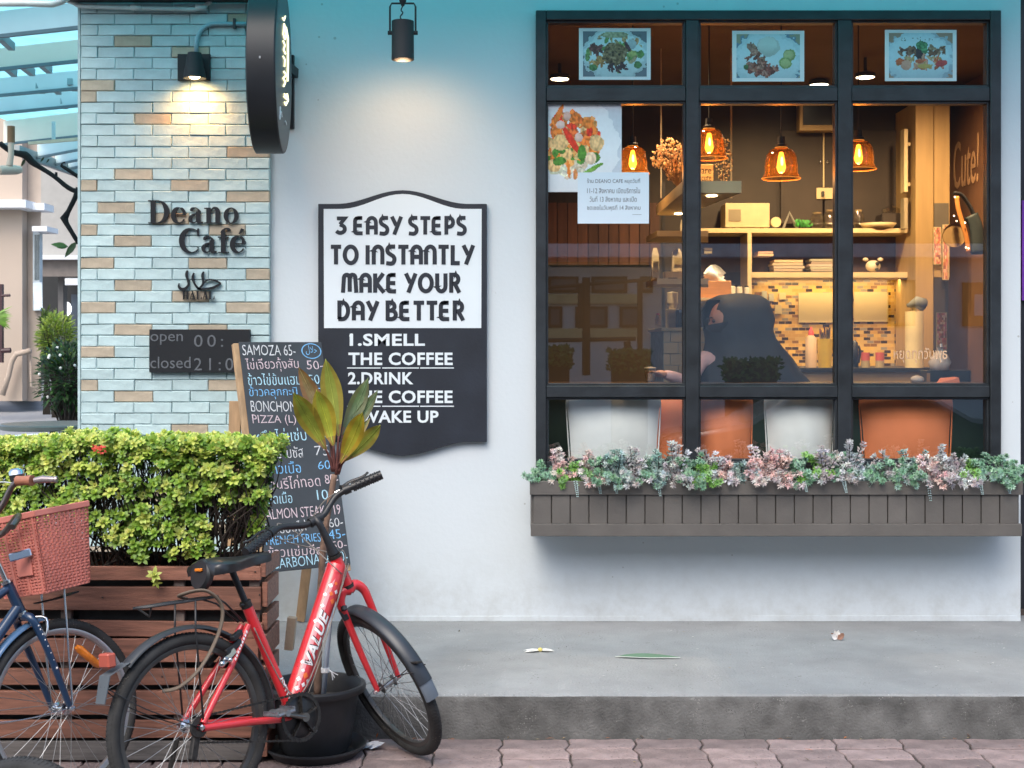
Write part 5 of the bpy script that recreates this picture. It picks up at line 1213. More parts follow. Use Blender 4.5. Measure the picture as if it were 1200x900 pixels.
# drive train on the right side (y negative)
yC = -.052
mb = MB(); n = 42; vs = []; RC = .090
for i in range(2 * n):
    a = math.pi * i / n; r = RC + (.0035 if i % 2 else -.001)
    for (rr_, y) in ((r, yC - .0015), (r, yC + .0015), (RC - .013, yC + .0015), (RC - .013, yC - .0015)): vs.append(BB + V3((rr_ * math.cos(a), y, rr_ * math.sin(a))))
mb.add(vs, [(i * 4 + j, i * 4 + (j + 1) % 4, ((i + 1) % (2 * n)) * 4 + (j + 1) % 4, ((i + 1) % (2 * n)) * 4 + j) for i in range(2 * n) for j in range(4)])
for i in range(5):
    a = 2 * math.pi * i / 5 + .3; mb.bar(BB + V3((0, yC, 0)), BB + V3(((RC - .012) * math.cos(a), yC, (RC - .012) * math.sin(a))), .004, .024, up=(0, 1, 0))
    mb.lathe([(0, -.006), (.008, -.006), (.008, .002), (0, .002)], BB + V3((.058 * math.cos(a), yC, .058 * math.sin(a))), (0, 1, 0), 8)
mb.build('chainring', M_chain, rb)
mb = MB(); mb.lathe([(0, -.004), (.075, -.004), (.08, 0), (.075, .004), (0, .004)], BB + V3((0, yC + .012, 0)), (0, 1, 0), 30); mb.build('chain_disc', mat('worn_disc', (.035, .035, .037), .4, .3, var=.3), rb, smooth=True, auto=40)
def crank(sg, ang):
    d = V3((math.cos(ang), 0, math.sin(ang))); q = BB + V3((0, sg * .068, 0)); e = q + d * .165 + V3((0, sg * .012, 0)); mb = MB()
    mb.tube([q, q.lerp(e, .5), e], [.016, .011, .013], 10, flat=.7); mb.lathe([(0, -.014), (.017, -.014), (.017, .012), (0, .014)], q, (0, 1, 0), 14); ck = mb.build('crank', mat('grey_crank', (.16, .155, .15), .35, .8, var=.2), rb, smooth=True, auto=50)
    mb = MB(); pc = e + V3((0, sg * .055, .0)); t = V3((math.cos(.1), 0, math.sin(.1)))
    for k in (-1, 1):
        mb.tube([pc + t * .034 * k + V3((0, -.045, 0)), pc + t * .038 * k + V3((0, 0, .002)), pc + t * .034 * k + V3((0, .045, 0))], .0065, 8)
        for j in range(7): mb.box(-.004, .004, -.003, .003, 0, .010, Matrix.Translation(pc + t * .037 * k + V3((0, -.04 + j * .0133, .004))))
    for k in (-1, 1): mb.tube([pc + t * -.036 + V3((0, .043 * k, 0)), pc + t * .036 + V3((0, .043 * k, 0))], .0065, 8)
    mb.tube([pc - V3((0, .055, 0)), pc + V3((0, .045, 0))], .012, 10)
    mb.build('pedal', mat('pedal_grey', (.22, .23, .25), .35, .7, var=.25, scale=30), ck, smooth=True, auto=40)
crank(-1, R(163)); crank(1, R(-35))
yK = -.052; RS = .034
def chain_run(p, q, m_=46):
    mb = MB()
    for i in range(m_):
        c = p.lerp(q, (i + .5) / m_); d = (q - p).normalized(); L_ = (q - p).length / m_
        mb.bar(c - d * L_ * .42, c + d * L_ * .42, .006 if i % 2 else .0035, .0085 if i % 2 else .006, up=(0, 0, 1))
    return mb
ch = MB(); m1 = chain_run(V3((.005, yK, Rr + RS)), BB + V3((-.02, yC, RC - .003))); m2 = chain_run(V3((.0, yK, Rr - RS - .02)), BB + V3((.01, yC, -RC + .001)))
ch.add(m1.v, m1.f); ch.add(m2.v, m2.f); tag(ch.build('chain', M_chain, rb), kind='stuff')
mb = MB(); mb.lathe([(.012, -.004), (RS, -.004), (RS + .004, 0), (RS, .004), (.02, .012), (.024, .016), (.012, .02)], V3((0, yK, Rr)), (0, 1, 0), 24); mb.build('sprocket', M_chain, rb)
mb = MB(); mb.bar(V3((.0, -.035, Rr - .02)), V3((-.03, -.04, Rr - .11)), .02, .03); mb.bar(V3((-.03, .045, Rr - .04)), V3((-.10, .10, .03)), .014, .018); mb.build('kickstand', M_chain, rb, bevel=.003)
# front assembly
fk = MB(); cr = C - a_ * .012
for sg in (-1, 1):
    p = [cr + sd_ * sg * .0, cr + sd_ * sg * .030 + a_ * .006, cr + sd_ * sg * .056 - a_ * .028, cr + sd_ * sg * .060 - a_ * .09, C.lerp(HF, .62) + sd_ * sg * .058, HF + sd_ * sg * .053]
    sp_ = spline(p, 5); fk.tube(sp_, [.0235 - .0125 * i / (len(sp_) - 1) for i in range(len(sp_))], 14)
fk.tube([C - a_ * .02, C + a_ * .004], .0225, 14)
fk.build('fork', M_red, rb, smooth=True, auto=50)
tubes('headset_cup', rb, M_chain, [([C - a_ * .002, C + a_ * .012], .0275), ([C + a_ * .132, C + a_ * .145], .0275)])
wheel(rb, HF, w_, rotv(V3((0, 0, 1)), V3((0, 0, 1)), 0) if False else a_, Rr - .004, M_dkrim, .023, hub_m=mat('hub_grey', (.30, .31, .32), .35, .8))
for sg in (-1, 1): mb = MB(); mb.lathe([(0, -.004), (.010, -.004), (.010, .006), (.005, .012), (0, .012)], HF + sd_ * sg * .062, sd_ * sg, 6); mb.build('axle_nut', M_chrome, rb)
fm = fender_arc(HF, -w_, a_, sd_, Rr + .020, 10, 98, .064, 26).build('front_mudguard', mat('front_guard', (.028, .034, .044), .4, var=.2), rb, smooth=True, auto=50)
fend = fender_arc(HF, -w_, a_, sd_, Rr + .017, -2, 12, .060, 6).build('flap', mat('flap_blue_grey', (.13, .16, .20), .45), fm, smooth=True, auto=50)
for sg in (-1, 1): cable(rb, [HF + sd_ * sg * .05, HF + sd_ * sg * .045 - w_ * .2 + a_ * .09, HF - w_ * (Rr + .025) * math.cos(R(20)) + a_ * (Rr + .02) * math.sin(R(20)) + sd_ * sg * .03], .0022, M_wire)
mb = MB(); q = HF - w_ * (Rr + .03) * math.cos(R(24)) + a_ * (Rr + .03) * math.sin(R(24)); mb.box(-.014, .014, -.02, .02, -.004, .004, Matrix.Translation(q)); mb.build('mudguard_clip', M_chain, fm, bevel=.002)
mb = MB(); q = cr - sd_ * .066 - a_ * .05; mb.bar(q, q - a_ * .05 - w_ * .01, .02, .024); mb.bar(q - w_ * .02, q - w_ * .045 + a_ * .01, .02, .02); mb.build('front_brake', M_plast, rb, bevel=.003)
# stem and handlebar
Sm = C + a_ * .2991 + w_ * .030; sb = C + a_ * .15
tubes('stem', rb, M_plast, [(spline([sb, C + a_ * .19, C + a_ * .24 + w_ * .006, C + a_ * .285 + w_ * .012, Sm + a_ * .004], 4), [.024, .023, .021, .019, .017, .016, .015, .015, .0145, .014, .014, .014, .0145, .015, .016, .017, .018]), ([Sm - sd_ * .028, Sm + sd_ * .028], .020)])
bar = MB(); hp = []
half = [(0, 0, 0), (.04, 0, .002), (.075, .004, .018), (.12, .006, .040), (.16, -.008, .048), (.22, -.038, .050), (.30, -.075, .048)]
pts = [Sm + sd_ * -q[0] * 1.13 + w_ * q[1] + a_ * q[2] for q in half[::-1]] + [Sm + sd_ * q[0] + w_ * q[1] + a_ * q[2] for q in half[1:]]
hb = MB(); hb.tube(spline(pts, 4), .0132, 12); hbo = hb.build('handlebar', M_plast, rb, smooth=True)
for sg in (-1.13, 1):
    g0 = Sm + sd_ * sg * .195 + w_ * -.026 + a_ * .0495; g1 = Sm + sd_ * sg * .302 + w_ * -.076 + a_ * .048; gd = (g1 - g0).normalized()
    mb = MB(); mb.tube([g0, g1], .0185, 12); mb.lathe([(0, 0), (.019, 0), (.019, .006), (0, .006)], g1, gd, 14); mb.lathe([(0, -.004), (.020, -.004), (.020, .004), (0, .004)], g0, gd, 14)
    b1 = gd.orthogonal().normalized(); b2 = gd.cross(b1)
    for i in range(12):
        for j in range(8):
            an = 2 * math.pi * (j + .5 * (i % 2)) / 8; q = g0.lerp(g1, (i + .7) / 12.6) + (b1 * math.cos(an) + b2 * math.sin(an)) * .0185; mb.sphere(q, .0034, 5, 3)
    mb.build('grip', M_plast, hbo, smooth=True, auto=60)
    cl = Sm + sd_ * sg * .170 + w_ * -.012 + a_ * .049
    mb = MB(); mb.tube([cl - gd * .014, cl + gd * .016], .0195, 12); mb.bar(cl + w_ * .012, cl + w_ * .04 + a_ * .006, .022, .026)
    mb.tube(spline([cl + w_ * .035 + a_ * .008, cl + w_ * .05 + gd * .04 + a_ * .014, cl + w_ * .048 + gd * .10 + a_ * .014, cl + w_ * .062 + gd * .13 + a_ * .018], 4), [.009] + [.0085] * 6 + [.007] * 5 + [.008], 8, flat=.7)
    mb.build('brake_lever', M_plast, hbo, smooth=True, auto=50)
    mb = MB(); mb.tube([cl + w_ * .03 - gd * .01, cl + w_ * .03 - gd * .035], .006, 8); mb.build('barrel_adjuster', M_chrome, hbo)
lf = Sm - sd_ * .15 + w_ * .02 + a_ * .05; rg = Sm + sd_ * .15 + w_ * .02 + a_ * .05
cable(rb, [lf, lf + w_ * .02 + sd_ * .02, lf + sd_ * .07 - a_ * .06 + w_ * .03, C + a_ * .13 - sd_ * .05 - w_ * .06, C + a_ * .06 + V3((-.03, -.035, 0))])
cable(rb, [lf + w_ * .01, lf + w_ * .04 - a_ * .06, Sm - a_ * .10 + w_ * .03 - sd_ * .05, C + a_ * .15 + w_ * .03])
cable(rb, [rg, rg + w_ * .05 - sd_ * .06 - a_ * .02, rg - sd_ * .20 - a_ * .10 + w_ * .09, rg - sd_ * .30 - a_ * .06 + w_ * .06, lf + w_ * .05 - a_ * .02])
cable(rb, [C + a_ * .10 + V3((.03, -.028, 0)), V3((.64, -.046, .62)), V3((.48, -.046, .38)), V3((.41, -.03, .39)), V3((.34, -.028, .52)), V3((.285, -.03, .64))])
cable(rb, [C + a_ * .02 + w_ * .02, C + a_ * .16 + V3((.02, -.03, 0)), C + a_ * .08 + V3((-.01, -.044, 0)), V3((.575, -.050, .50)), V3((.49, -.050, .36))], .0016, M_cabl)
# decals on the big tube and the seat tube: words, diamonds
M_dec = mat('white_decal', (.78, .76, .76), .35, var=.05); M_pk = mat('pink_decal', (.75, .30, .32), .35, var=.05); M_or = mat('orange_decal', (.80, .16, .03), .35)
DT0 = BB + V3((-.01, 0, .035)); DT1 = C + a_ * .095 + V3((-.01, 0, 0)); dd = (DT1 - DT0).normalized(); LT = (DT1 - DT0).length
def wrap_on_tube(o, p0, dr, rad):
    """bend a flat decal (x along the tube, z across) round the right side of a tube"""
    side = V3((0, -1, 0)); upv = dr.cross(side).normalized() * -1
    if upv.z < 0: upv = -upv
    for v in o.data.vertices:
        x, z, h = v.co.x, v.co.z, -v.co.y; r = rad(x) + .0012 + h; an = z / r + .25
        v.co = p0 + dr * x + side * r * math.cos(an) + upv * r * math.sin(an)
radf = lambda x: .036 + .004 * min(max(x / LT, 0), 1)
def diam(cx, cz_, sz_, m):
    mb = MB(); mb.add([(cx - sz_, 0, cz_), (cx, 0, cz_ - sz_), (cx + sz_, 0, cz_), (cx, 0, cz_ + sz_)], [(0, 1, 2, 3)]); o = mb.build('decal', m, rb); wrap_on_tube(o, DT0, dd, radf)
mbp = MB(); n = 24
for i in range(n):
    x0d, x1d = .06 + i * (LT - .12) / n, .06 + (i + 1) * (LT - .12) / n; f0, f1 = (math.sin(math.pi * i / n)) ** .5, (math.sin(math.pi * (i + 1) / n)) ** .5
    for j in range(4):
        za = .002 + .022 * j / 4; zb_2 = .002 + .022 * (j + 1) / 4; mbp.add([(x0d, .0003, za * f0 + .004), (x1d, .0003, za * f1 + .004), (x1d, .0003, zb_2 * f1 + .004), (x0d, .0003, zb_2 * f0 + .004)], [(0, 1, 2, 3)])
o = mbp.build('decal', M_pk, rb); wrap_on_tube(o, DT0, dd, radf)
for (x_, z_, s_, m) in ((.07, .012, .011, M_dec), (.09, -.008, .010, M_dec), (.055, -.012, .009, M_or), (.105, .018, .010, M_dec), (.125, -.004, .013, M_or), (.11, -.024, .010, M_dec), (.14, .012, .008, M_dec), (.40, .02, .009, M_dec), (.43, -.016, .013, M_or), (.455, .002, .010, M_or), (.445, .024, .009, M_dec), (.47, -.018, .010, M_dec), (.485, .014, .010, M_dec), (.50, -.004, .008, M_or), (.17, .026, .008, M_dec), (.335, .028, .009, M_dec)): diam(x_, z_, s_, m)
def subdiv(o, c=3):
    bm = bmesh.new(); bm.from_mesh(o.data); bmesh.ops.triangulate(bm, faces=bm.faces)
    bmesh.ops.subdivide_edges(bm, edges=[e for e in bm.edges if e.calc_length() > .008], cuts=c, use_grid_fill=False); bm.to_mesh(o.data); bm.free()
for m, dx, dz2, d_ in ((M_black, .0022, -.0022, .0004), (M_dec, 0, 0, .0012)):
    o = lettering('VALUE', m, rb, .165 + dx, .385 + dx, -.021 + dz2, .021 + dz2, bold=.05 if m is M_black else .03, depth=d_, shear=.35, spacing=1.05); subdiv(o, 2); wrap_on_tube(o, DT0, dd, radf)
sdr = (clampP - BB).normalized()
for m, dx, d_ in ((M_black, -.001, .0003), (M_dec, 0, .0008)):
    o = lettering('VALUE', m, rb, .055 + dx, .165 + dx, -.0095 + dx, .0095 + dx, bold=.03, depth=d_, shear=.3)
    for v in o.data.vertices: v.co.x = .22 - v.co.x; v.co.z = -v.co.z
    subdiv(o, 1); wrap_on_tube(o, BB, sdr, lambda x: .0208)
cdr = (V3((.24, -.05, .318)) - V3((BB.x - .03, -.03, BB.z))).normalized()
o = lettering('POWERLINE', M_dec, rb, .02, .12, -.006, .006, bold=.03, depth=.0004, shear=.2)
for v in o.data.vertices: v.co.x = .14 - v.co.x; v.co.z = -v.co.z
wrap_on_tube(o, V3((BB.x - .03, -.03, BB.z)), cdr, lambda x: .0112)
bpy.data.objects.remove(o)
o = lettering('POWER', M_dec, rb, .26, .38, -.006, .006, bold=.03, depth=.0004, shear=.2)
for v in o.data.vertices: v.co = V3((v.co.x, -.0555 + .0 * v.co.y - (-v.co.y) , .302 + (v.co.x - .26) * -.10 + v.co.z + .004))
bpy.data.objects.remove(o)
sdr2 = (V3((.268, -.02, .652)) - V3((.165, -.042, .52))).normalized()
mb = MB()
for i in range(9): x_ = .02 + i * .014; mb.add([(x_, -.0004, -.0035), (x_ + .009, -.0004, -.0035), (x_ + .012, -.0004, .0035), (x_ + .003, -.0004, .0035)], [(0, 1, 2, 3)])
o = mb.build('decal', M_dec, rb); wrap_on_tube(o, V3((.165, -.042, .52)), sdr2, lambda x: .0121)

# ---- the blue bicycle with its basket
BBk = dict(X=0, Y=0, yaw=R(53), lean=R(11)); hubw = V3((-1.627, -2.37, 0)); 
bx_ = V3((math.cos(BBk['yaw']), math.sin(BBk['yaw']), 0)); WB = 1.06
BBk['X'], BBk['Y'] = hubw.x - bx_.x * WB - .012, hubw.y - bx_.y * WB
bb_ = thing('bicycle', 'navy blue bicycle with a woven red plastic basket at the left edge', 'bicycle', matrix=bike_matrix(**BBk))
wheel(bb_, (0, 0, Rr), (1, 0, 0), (0, 0, 1), Rr, M_alrim, .019, nsp=24, tread=False)
C, a_, w_, sd_, HF = front_frame(.935, .705, R(70), 0, .37, .055)
HF = V3((WB, 0, Rr)); BB2 = V3((.45, 0, .28))
tubes('frame', bb_, M_blue, [([BB2, V3((.33, 0, .66))], .0165), ([BB2, C + a_ * .03], .020), ([V3((.36, 0, .56)), C + a_ * .11], .015), ([C + a_ * .0, C + a_ * .13], .0195)])
for sg in (-1, 1): tubes('chain_stay', bb_, M_blue, [([BB2, V3((0, sg * .06, Rr))], .010)]); tubes('seat_stay', bb_, M_blue, [([V3((.34, 0, .6)), V3((0, sg * .06, Rr))], .008)])
tubes('seat_post', bb_, M_chrome, [([V3((.33, 0, .66)), V3((.28, 0, .80))], .012)])
mb = MB(); mb.sphere((.2, 0, .82), .1, 14, 8, (1.1, 1, .35)); mb.sphere((.32, 0, .82), .05, 12, 8, (1.5, .8, .4)); mb.build('saddle', M_sad, bb_, smooth=True)
ww = wheel(bb_, HF, (1, 0, 0), (0, 0, 1), Rr, M_alrim, .020, nsp=36)[0]
fk = MB(); cr = C - a_ * .01
for sg in (-1, 1):
    sp_ = spline([cr + sd_ * sg * .006, cr + sd_ * sg * .045 - a_ * .01, cr + sd_ * sg * .058 - a_ * .06, V3((1.0, -sg * .060, .52)), HF + V3((-.012, -sg * .056, .03)), HF + V3((0, -sg * .056, 0))], 5)
    fk.tube(sp_, [.0175 - .0075 * i / (len(sp_) - 1) for i in range(len(sp_))], 12)
fko = fk.build('fork', M_blue, bb_, smooth=True, auto=50)
mb = MB()
for i in range(9): t = .16 + i * .075; q = sp_[0]; k_ = int(t * (len(sp_) - 1)); q = sp_[k_].lerp(sp_[k_ + 1], t * (len(sp_) - 1) - k_); mb.sphere(q + V3((-.004, -.0145 + t * .005 if sg < 0 else 0, 0)), .0042, 6, 4)
mb = MB()
spR = spline([cr + sd_ * .006, cr + sd_ * .045 - a_ * .01, cr + sd_ * .058 - a_ * .06, V3((1.0, -.060, .52)), HF + V3((-.012, -.056, .03)), HF + V3((0, -.056, 0))], 5)
for i in range(8): k_ = 9 + i; mb.sphere(spR[k_] + V3((0, -.0125 + i * .0005, 0)), .0042 if i < 7 else .006, 6, 4)
mb.build('dots', M_dec, fko)
for sg in (-1, 1): mb = MB(); mb.lathe([(0, -.004), (.012, -.004), (.012, .007), (.006, .014), (0, .016)], HF + V3((0, sg * .064, 0)), (0, sg, 0), 6); mb.build('axle_nut', M_chrome, bb_)
tubes('headset_cup', bb_, M_chrome, [([C - a_ * .004, C + a_ * .010], .0235), ([C + a_ * .13, C + a_ * .142], .0235)])
fmb = fender_arc(HF, V3((-1, 0, 0)), V3((0, 0, 1)), V3((0, -1, 0)), Rr + .02, -18, 82, .056, 30).build('front_mudguard', mat('navy_guard', (.06, .13, .25), .25, var=.1, coat=.6), bb_, smooth=True, auto=50)
fender_arc(V3((0, 0, Rr)), V3((-1, 0, 0)), V3((0, 0, 1)), V3((0, -1, 0)), Rr + .02, -5, 150, .056, 30).build('rear_mudguard', MATS['navy_guard'], bb_, smooth=True, auto=50)
mb = MB(); mb.bar(V3((1.0, .0, .735)), V3((1.11, .01, .74)), .035, .006); mb.bar(V3((1.1, .01, .74)), V3((1.19, .02, .752)), .045, .006); mb.build('guard_tip', M_plast, bb_, bevel=.002)
cable(bb_, [HF + V3((0, -.055, 0)), HF + V3((-.2, -.05, -.0)), HF + V3((-.36, -.03, .02))], .002, M_chrome)
# chrome quill stem and swept bar
St = C + a_ * .30; tubes('stem', bb_, M_chrome, [([C + a_ * .14, St], .0115), ([St, St + w_ * .04], .013)])
Hs = St + w_ * .05
tubes('handlebar', bb_, mat('brown_chrome', (.16, .13, .12), .3, .8), [(spline([Hs + sd_ * q[0] + w_ * q[1] + a_ * q[2] for q in ((-.27, -.17, .05), (-.24, -.06, .06), (-.12, .02, .05), (0, 0, 0), (.12, .02, .05), (.22, -.04, .06), (.26, -.10, .05))], 5), .0115)])
# basket, tilted back a little, carried by the head tube and two thin stays
M_bsk = mat('red_brown_wicker_plastic', (.56, .185, .145), .5, var=.12, scale=12)
bsk = thing('basket', 'woven red brown plastic basket on the front of the blue bicycle', 'basket') if False else None
pit = R(-4); e_f = V3((math.cos(pit), 0, -math.sin(pit))); e_u = V3((math.sin(pit), 0, math.cos(pit))); e_l = V3((0, 1, 0))
ORG = V3((.962, 0, .757)); BHh = .305
def bpt(f, l, h): # f 0..1 front-back, l -1..1, h 0..1 : taper towards the bottom
    dpt = .185 + .045 * h; wd = .135 + .025 * h
    return ORG + e_f * (dpt * f - .01 * h) + e_l * (wd * l) + e_u * (BHh * h)
frame_mb = MB()
def weave(mb, fa, nx, nz_):
    for i in range(nx + 1): t = i / nx; mb.bar(fa(t, .06), fa(t, .97), .0045, .006, up=tuple(e_f))
    for j in range(nz_ + 1):
        h = .05 + .92 * j / nz_; k = nx * 2
        for i in range(k):
            d = .0022 * (1 if (i + j) % 2 else -1); A = fa(i / k, h); B = fa((i + 1) / k, h); nn = (B - A).cross(e_u).normalized(); mb.bar(A + nn * d, B - nn * d, .005, .0072 , up=tuple(e_u))
bk = empty('basket', parent=bb_); 
for nm_, fa, nx in (('side_panel', lambda t, h: bpt(t, -1, h), 10), ('side_panel', lambda t, h: bpt(t, 1, h), 10), ('front_panel', lambda t, h: bpt(1, -1 + 2 * t, h), 13), ('rear_panel', lambda t, h: bpt(0, -1 + 2 * t, h), 13)):
    mb = MB(); weave(mb, fa, nx, 25); mb.build(nm_, M_bsk, bk)
mb = MB()
ring_ = [bpt(0, -1, 1), bpt(1, -1, 1), bpt(1, 1, 1), bpt(0, 1, 1)]
for i in range(4): mb.bar(ring_[i] - (ring_[(i + 1) % 4] - ring_[i]).normalized() * .007, ring_[(i + 1) % 4] + (ring_[(i + 1) % 4] - ring_[i]).normalized() * .007, .015, .024, up=tuple(e_u))
mb.build('rim', M_bsk, bk, bevel=.003)
mb = MB(); vs = [bpt(0, -1, .03), bpt(1, -1, .03), bpt(1, 1, .03), bpt(0, 1, .03)]; vs += [v + e_u * .012 for v in vs]; mb.add(vs, [(0, 1, 2, 3), (7, 6, 5, 4), (0, 4, 5, 1), (1, 5, 6, 2), (2, 6, 7, 3), (3, 7, 4, 0)]); mb.build('base', M_bsk, bk)
for l_ in (-.9, -.3, .3): mb = MB(); mb.bar(bpt(-.01, l_, .05), bpt(-.01, l_, .97), .012, .006, up=(1, 0, 0)); mb.build('rib', M_bsk, bk)
mb = MB(); q = bpt(-.02, -.35, .42); mb.bar(q - V3((.0, .035, 0)), q + V3((.0, .06, 0)), .008, .09); mb.build('mount_plate', M_bsk, bk, bevel=.002)
for sg in (-1, 1): tubes('basket_stay', bb_, M_chrome, [([bpt(.62, sg * .55, 0.02), HF + V3((.0, -sg * -.068 if False else sg * .068, .0))], .0042)])
mb = MB(); q = bpt(0, -.6, .52) + V3((-.012, 0, 0)); mb.bar(q + V3((-.05, .05, 0)), q + V3((0, -.02, .01)), .012, .03); mb.build('basket_bracket', M_chrome, bb_, bevel=.004)
# grip, bell, lever seen at the right hand
gr = P(19, 564, -2.42); M_i = bb_.matrix_world.inverted(); dirg = (P(67, 561, -2.45) - gr)
def LB_(p): return M_i @ p
hb2 = MB(); hb2.tube(spline([LB_(P(-6, 604, -2.45)), LB_(P(4, 590, -2.44)), LB_(P(13, 572, -2.43)), LB_(P(22, 563, -2.43))], 4), .0115, 10); hbo = hb2.build('handlebar_end', MATS['brown_chrome'], bb_, smooth=True)
mb = MB(); mb.tube([LB_(P(20, 563.5, -2.43)), LB_(P(30, 563, -2.44)), LB_(P(38, 563, -2.45))], [.019, .0175, .0205], 14); mb.build('grip', mat('brown_grip', (.33, .13, .075), .55), hbo, smooth=True, auto=50)
mb = MB(); mb.tube([LB_(P(40, 563, -2.45)), LB_(P(50, 561.5, -2.45)), LB_(P(64, 562, -2.46))], [.010, .014, .0105], 12); mb.lathe([(0, 0), (.0125, 0), (.0125, .01), (0, .01)], LB_(P(64, 562, -2.46)), (LB_(P(67, 562, -2.46)) - LB_(P(64, 562, -2.46))), 12); mb.build('brake_lever', mat('clear_grip', (.36, .30, .30), .25, .5), hbo, smooth=True, auto=50)
mb = MB(); q = LB_(P(19, 553, -2.40)); mb.lathe([(0, .014), (.018, .012), (.028, .002), (.030, -.012), (.026, -.014), (0, -.014)], q, (0, 0, 1), 22); mb.build('bell', M_chrome, hbo, smooth=True, auto=40)
mb = MB(); mb.lathe([(0, 0), (.026, 0), (.024, -.02), (0, -.024)], q - V3((0, 0, .014)), (0, 0, 1), 18); mb.build('bell_base', M_plast, hbo)
cable(bb_, [LB_(P(14, 566, -2.42)), LB_(P(0, 565, -2.42)), LB_(P(-20, 570, -2.42))], .0025, mat('white_cable', (.6, .66, .66), .5))
# orange spoke reflector
mb = MB(); A = V3((WB + .085, -.012, Rr + .215)); B = V3((WB + .175, -.012, Rr + .125)); mb.tube([A, A.lerp(B, .1), A.lerp(B, .9), B], [.012, .0185, .0185, .012], 10, flat=.8); mb.build('spoke_reflector', M_refl, ww, smooth=True, auto=50)
tubes('brake_caliper', bb_, M_chrome, [(spline([C - a_ * .02 + V3((.02, -.03, 0)), C + V3((.06, -.06, -.03)), C + V3((.05, -.065, -.09)), C + V3((.03, -.045, -.10))], 4), .006)])
# ---- third bicycle: only its rear wheel top shows in the corner
TB = dict(X=-1.185, Y=-4.08, yaw=R(150), lean=0)
t3 = thing('bicycle', 'bicycle of which only the black tyre top shows in the bottom left corner', 'bicycle', matrix=bike_matrix(**TB))
M_cor = mat('coral_paint', (.48, .10, .07), .4, coat=.4)
wheel(t3, (0, 0, Rr), (1, 0, 0), (0, 0, 1), Rr, M_alrim, .026, nsp=24)
fender_arc(V3((0, 0, Rr)), V3((-1, 0, 0)), V3((0, 0, 1)), V3((0, -1, 0)), Rr - .006 - .04, 60, 120, .03, 10).build('rim_tape', M_cor, t3)
tubes('frame', t3, M_cor, [([V3((.48, 0, .28)), V3((.36, 0, .68))], .02), ([V3((.48, 0, .28)), V3((.95, 0, .6))], .02)])
for sg in (-1, 1): tubes('seat_stay', t3, M_cor, [([V3((.37, 0, .64)), V3((0, sg * .065, Rr))], .012)]); tubes('chain_stay', t3, M_cor, [([V3((.48, 0, .28)), V3((0, sg * .065, Rr))], .012)])
# ------------------------------------------------------------ the cafe interior
DB = 3.6    # back wall depth
M_dkw = mat('dark_brown_wall', (.030, .020, .015), .7, var=.25, scale=3); M_ceil = mat('brown_ceiling', (.11, .066, .038), .8, var=.15, scale=2)
M_tanw = mat('tan_panel', (.34, .22, .09), .6, var=.12, scale=2, stretch=(8, 8, .8)); M_shelf = mat('pale_shelf', (.55, .43, .24), .55, var=.08)
M_redw = mat('rust_wall', (.17, .080, .038), .8, var=.3, scale=2); M_flr = mat('cafe_floor', (.08, .06, .05), .5)
RX0, RX1 = -.35, 3.52
room = thing('cafe_room', 'dim brown cafe interior seen through the window', 'room', (1.5, 0, LEDGE)); r0 = Vector(room.location)
def rbx(name, x0, x1, y0, y1, z0, z1, m, par=room, off=None): o_ = r0 if off is None else off; return MB().box(x0 - o_.x, x1 - o_.x, y0 - o_.y, y1 - o_.y, z0 - o_.z, z1 - o_.z).build(name, m, par)
rbx('floor', RX0, RX1, TH, DB, LEDGE - .1, LEDGE + .01, M_flr); rbx('ceiling', RX0, RX1, TH, DB, 3.72, 3.8, M_ceil)
rbx('back_wall', RX0, RX1, DB, DB + .1, LEDGE, 3.8, M_dkw); rbx('left_wall', RX0 - .1, RX0, TH, DB, LEDGE, 3.8, mat('dark_plank_wall', (.075, .032, .018), .6, var=.5, scale=3, stretch=(1, 9, .5)))
rbx('right_wall', RX1, RX1 + .1, TH, DB, LEDGE, 3.8, M_redw)
for i in range(11):   # plank cladding behind the left pane
    a = P(641 + i * 12, 0, DB).x; rbx('plank', a + .003, a + 12 / SC(DB) - .003, DB - .02, DB - .001, CAM_H + .65, CAM_H + 1.15, mat('red_brown_plank', (.10, .036, .018), .6, var=.3, scale=4, rnd=.3, stretch=(6, 6, .6)))
def at(a, b, y): return P(a, b, y)
def boxpx(name, l, r, t, b, y, d, m, par=None, bev=.002, off=None):
    """solid whose front face covers the given pixels at depth y"""
    A = P(l, b, y); B = P(r, t, y); o_ = Vector((0, 0, 0)) if par is None else (off if off is not None else Vector(par.location))
    return MB().box(A.x - o_.x, B.x - o_.x, A.y - o_.y, A.y + d - o_.y, A.z - o_.z, B.z - o_.z).build(name, m, par, bevel=bev)
# upper cabinets of the dark back wall with seam, knobs and a framed panel
cab = thing('wall_cabinet', 'dark brown wall cabinet with two small knobs behind the amber lamps', 'cabinet', P(965, 190, DB - .06))
boxpx('door', 915, 964, 153, 262, DB - .06, .05, M_dkw, cab); boxpx('door', 966.5, 1058, 153, 262, DB - .06, .05, M_dkw, cab); boxpx('seam', 964.4, 966.1, 153, 219, DB - .058, .03, M_shelf, cab, 0)
for a in (961.5, 970): mb = MB(); mb.sphere(P(a, 190, DB - .07) - Vector(cab.location), .012, 8, 6); mb.build('knob', M_chrome, cab, smooth=True)
fp = thing('wall_screen', 'dark screen in a pale wooden frame high on the back wall', 'screen', P(960, 138, DB - .2))
for q in ((937, 941, 100, 153), (976, 984, 100, 153), (941, 976, 146.5, 153), (941, 976, 96, 100)): boxpx('frame_bar', *q, DB - .2, .12, M_tanw, fp)
boxpx('screen', 941, 976, 100, 146.5, DB - .17, .08, M_black, fp)
sk_ = boxpx('socket', 957, 977.5, 220, 233, DB - .08, .015, M_shelf); tag(sk_, 'pale wall socket with a black plug above the glassware', 'socket')
pg = boxpx('plug', 963.4, 966.2, 224, 230, DB - .11, .03, M_black, None, .001); pg.parent = sk_
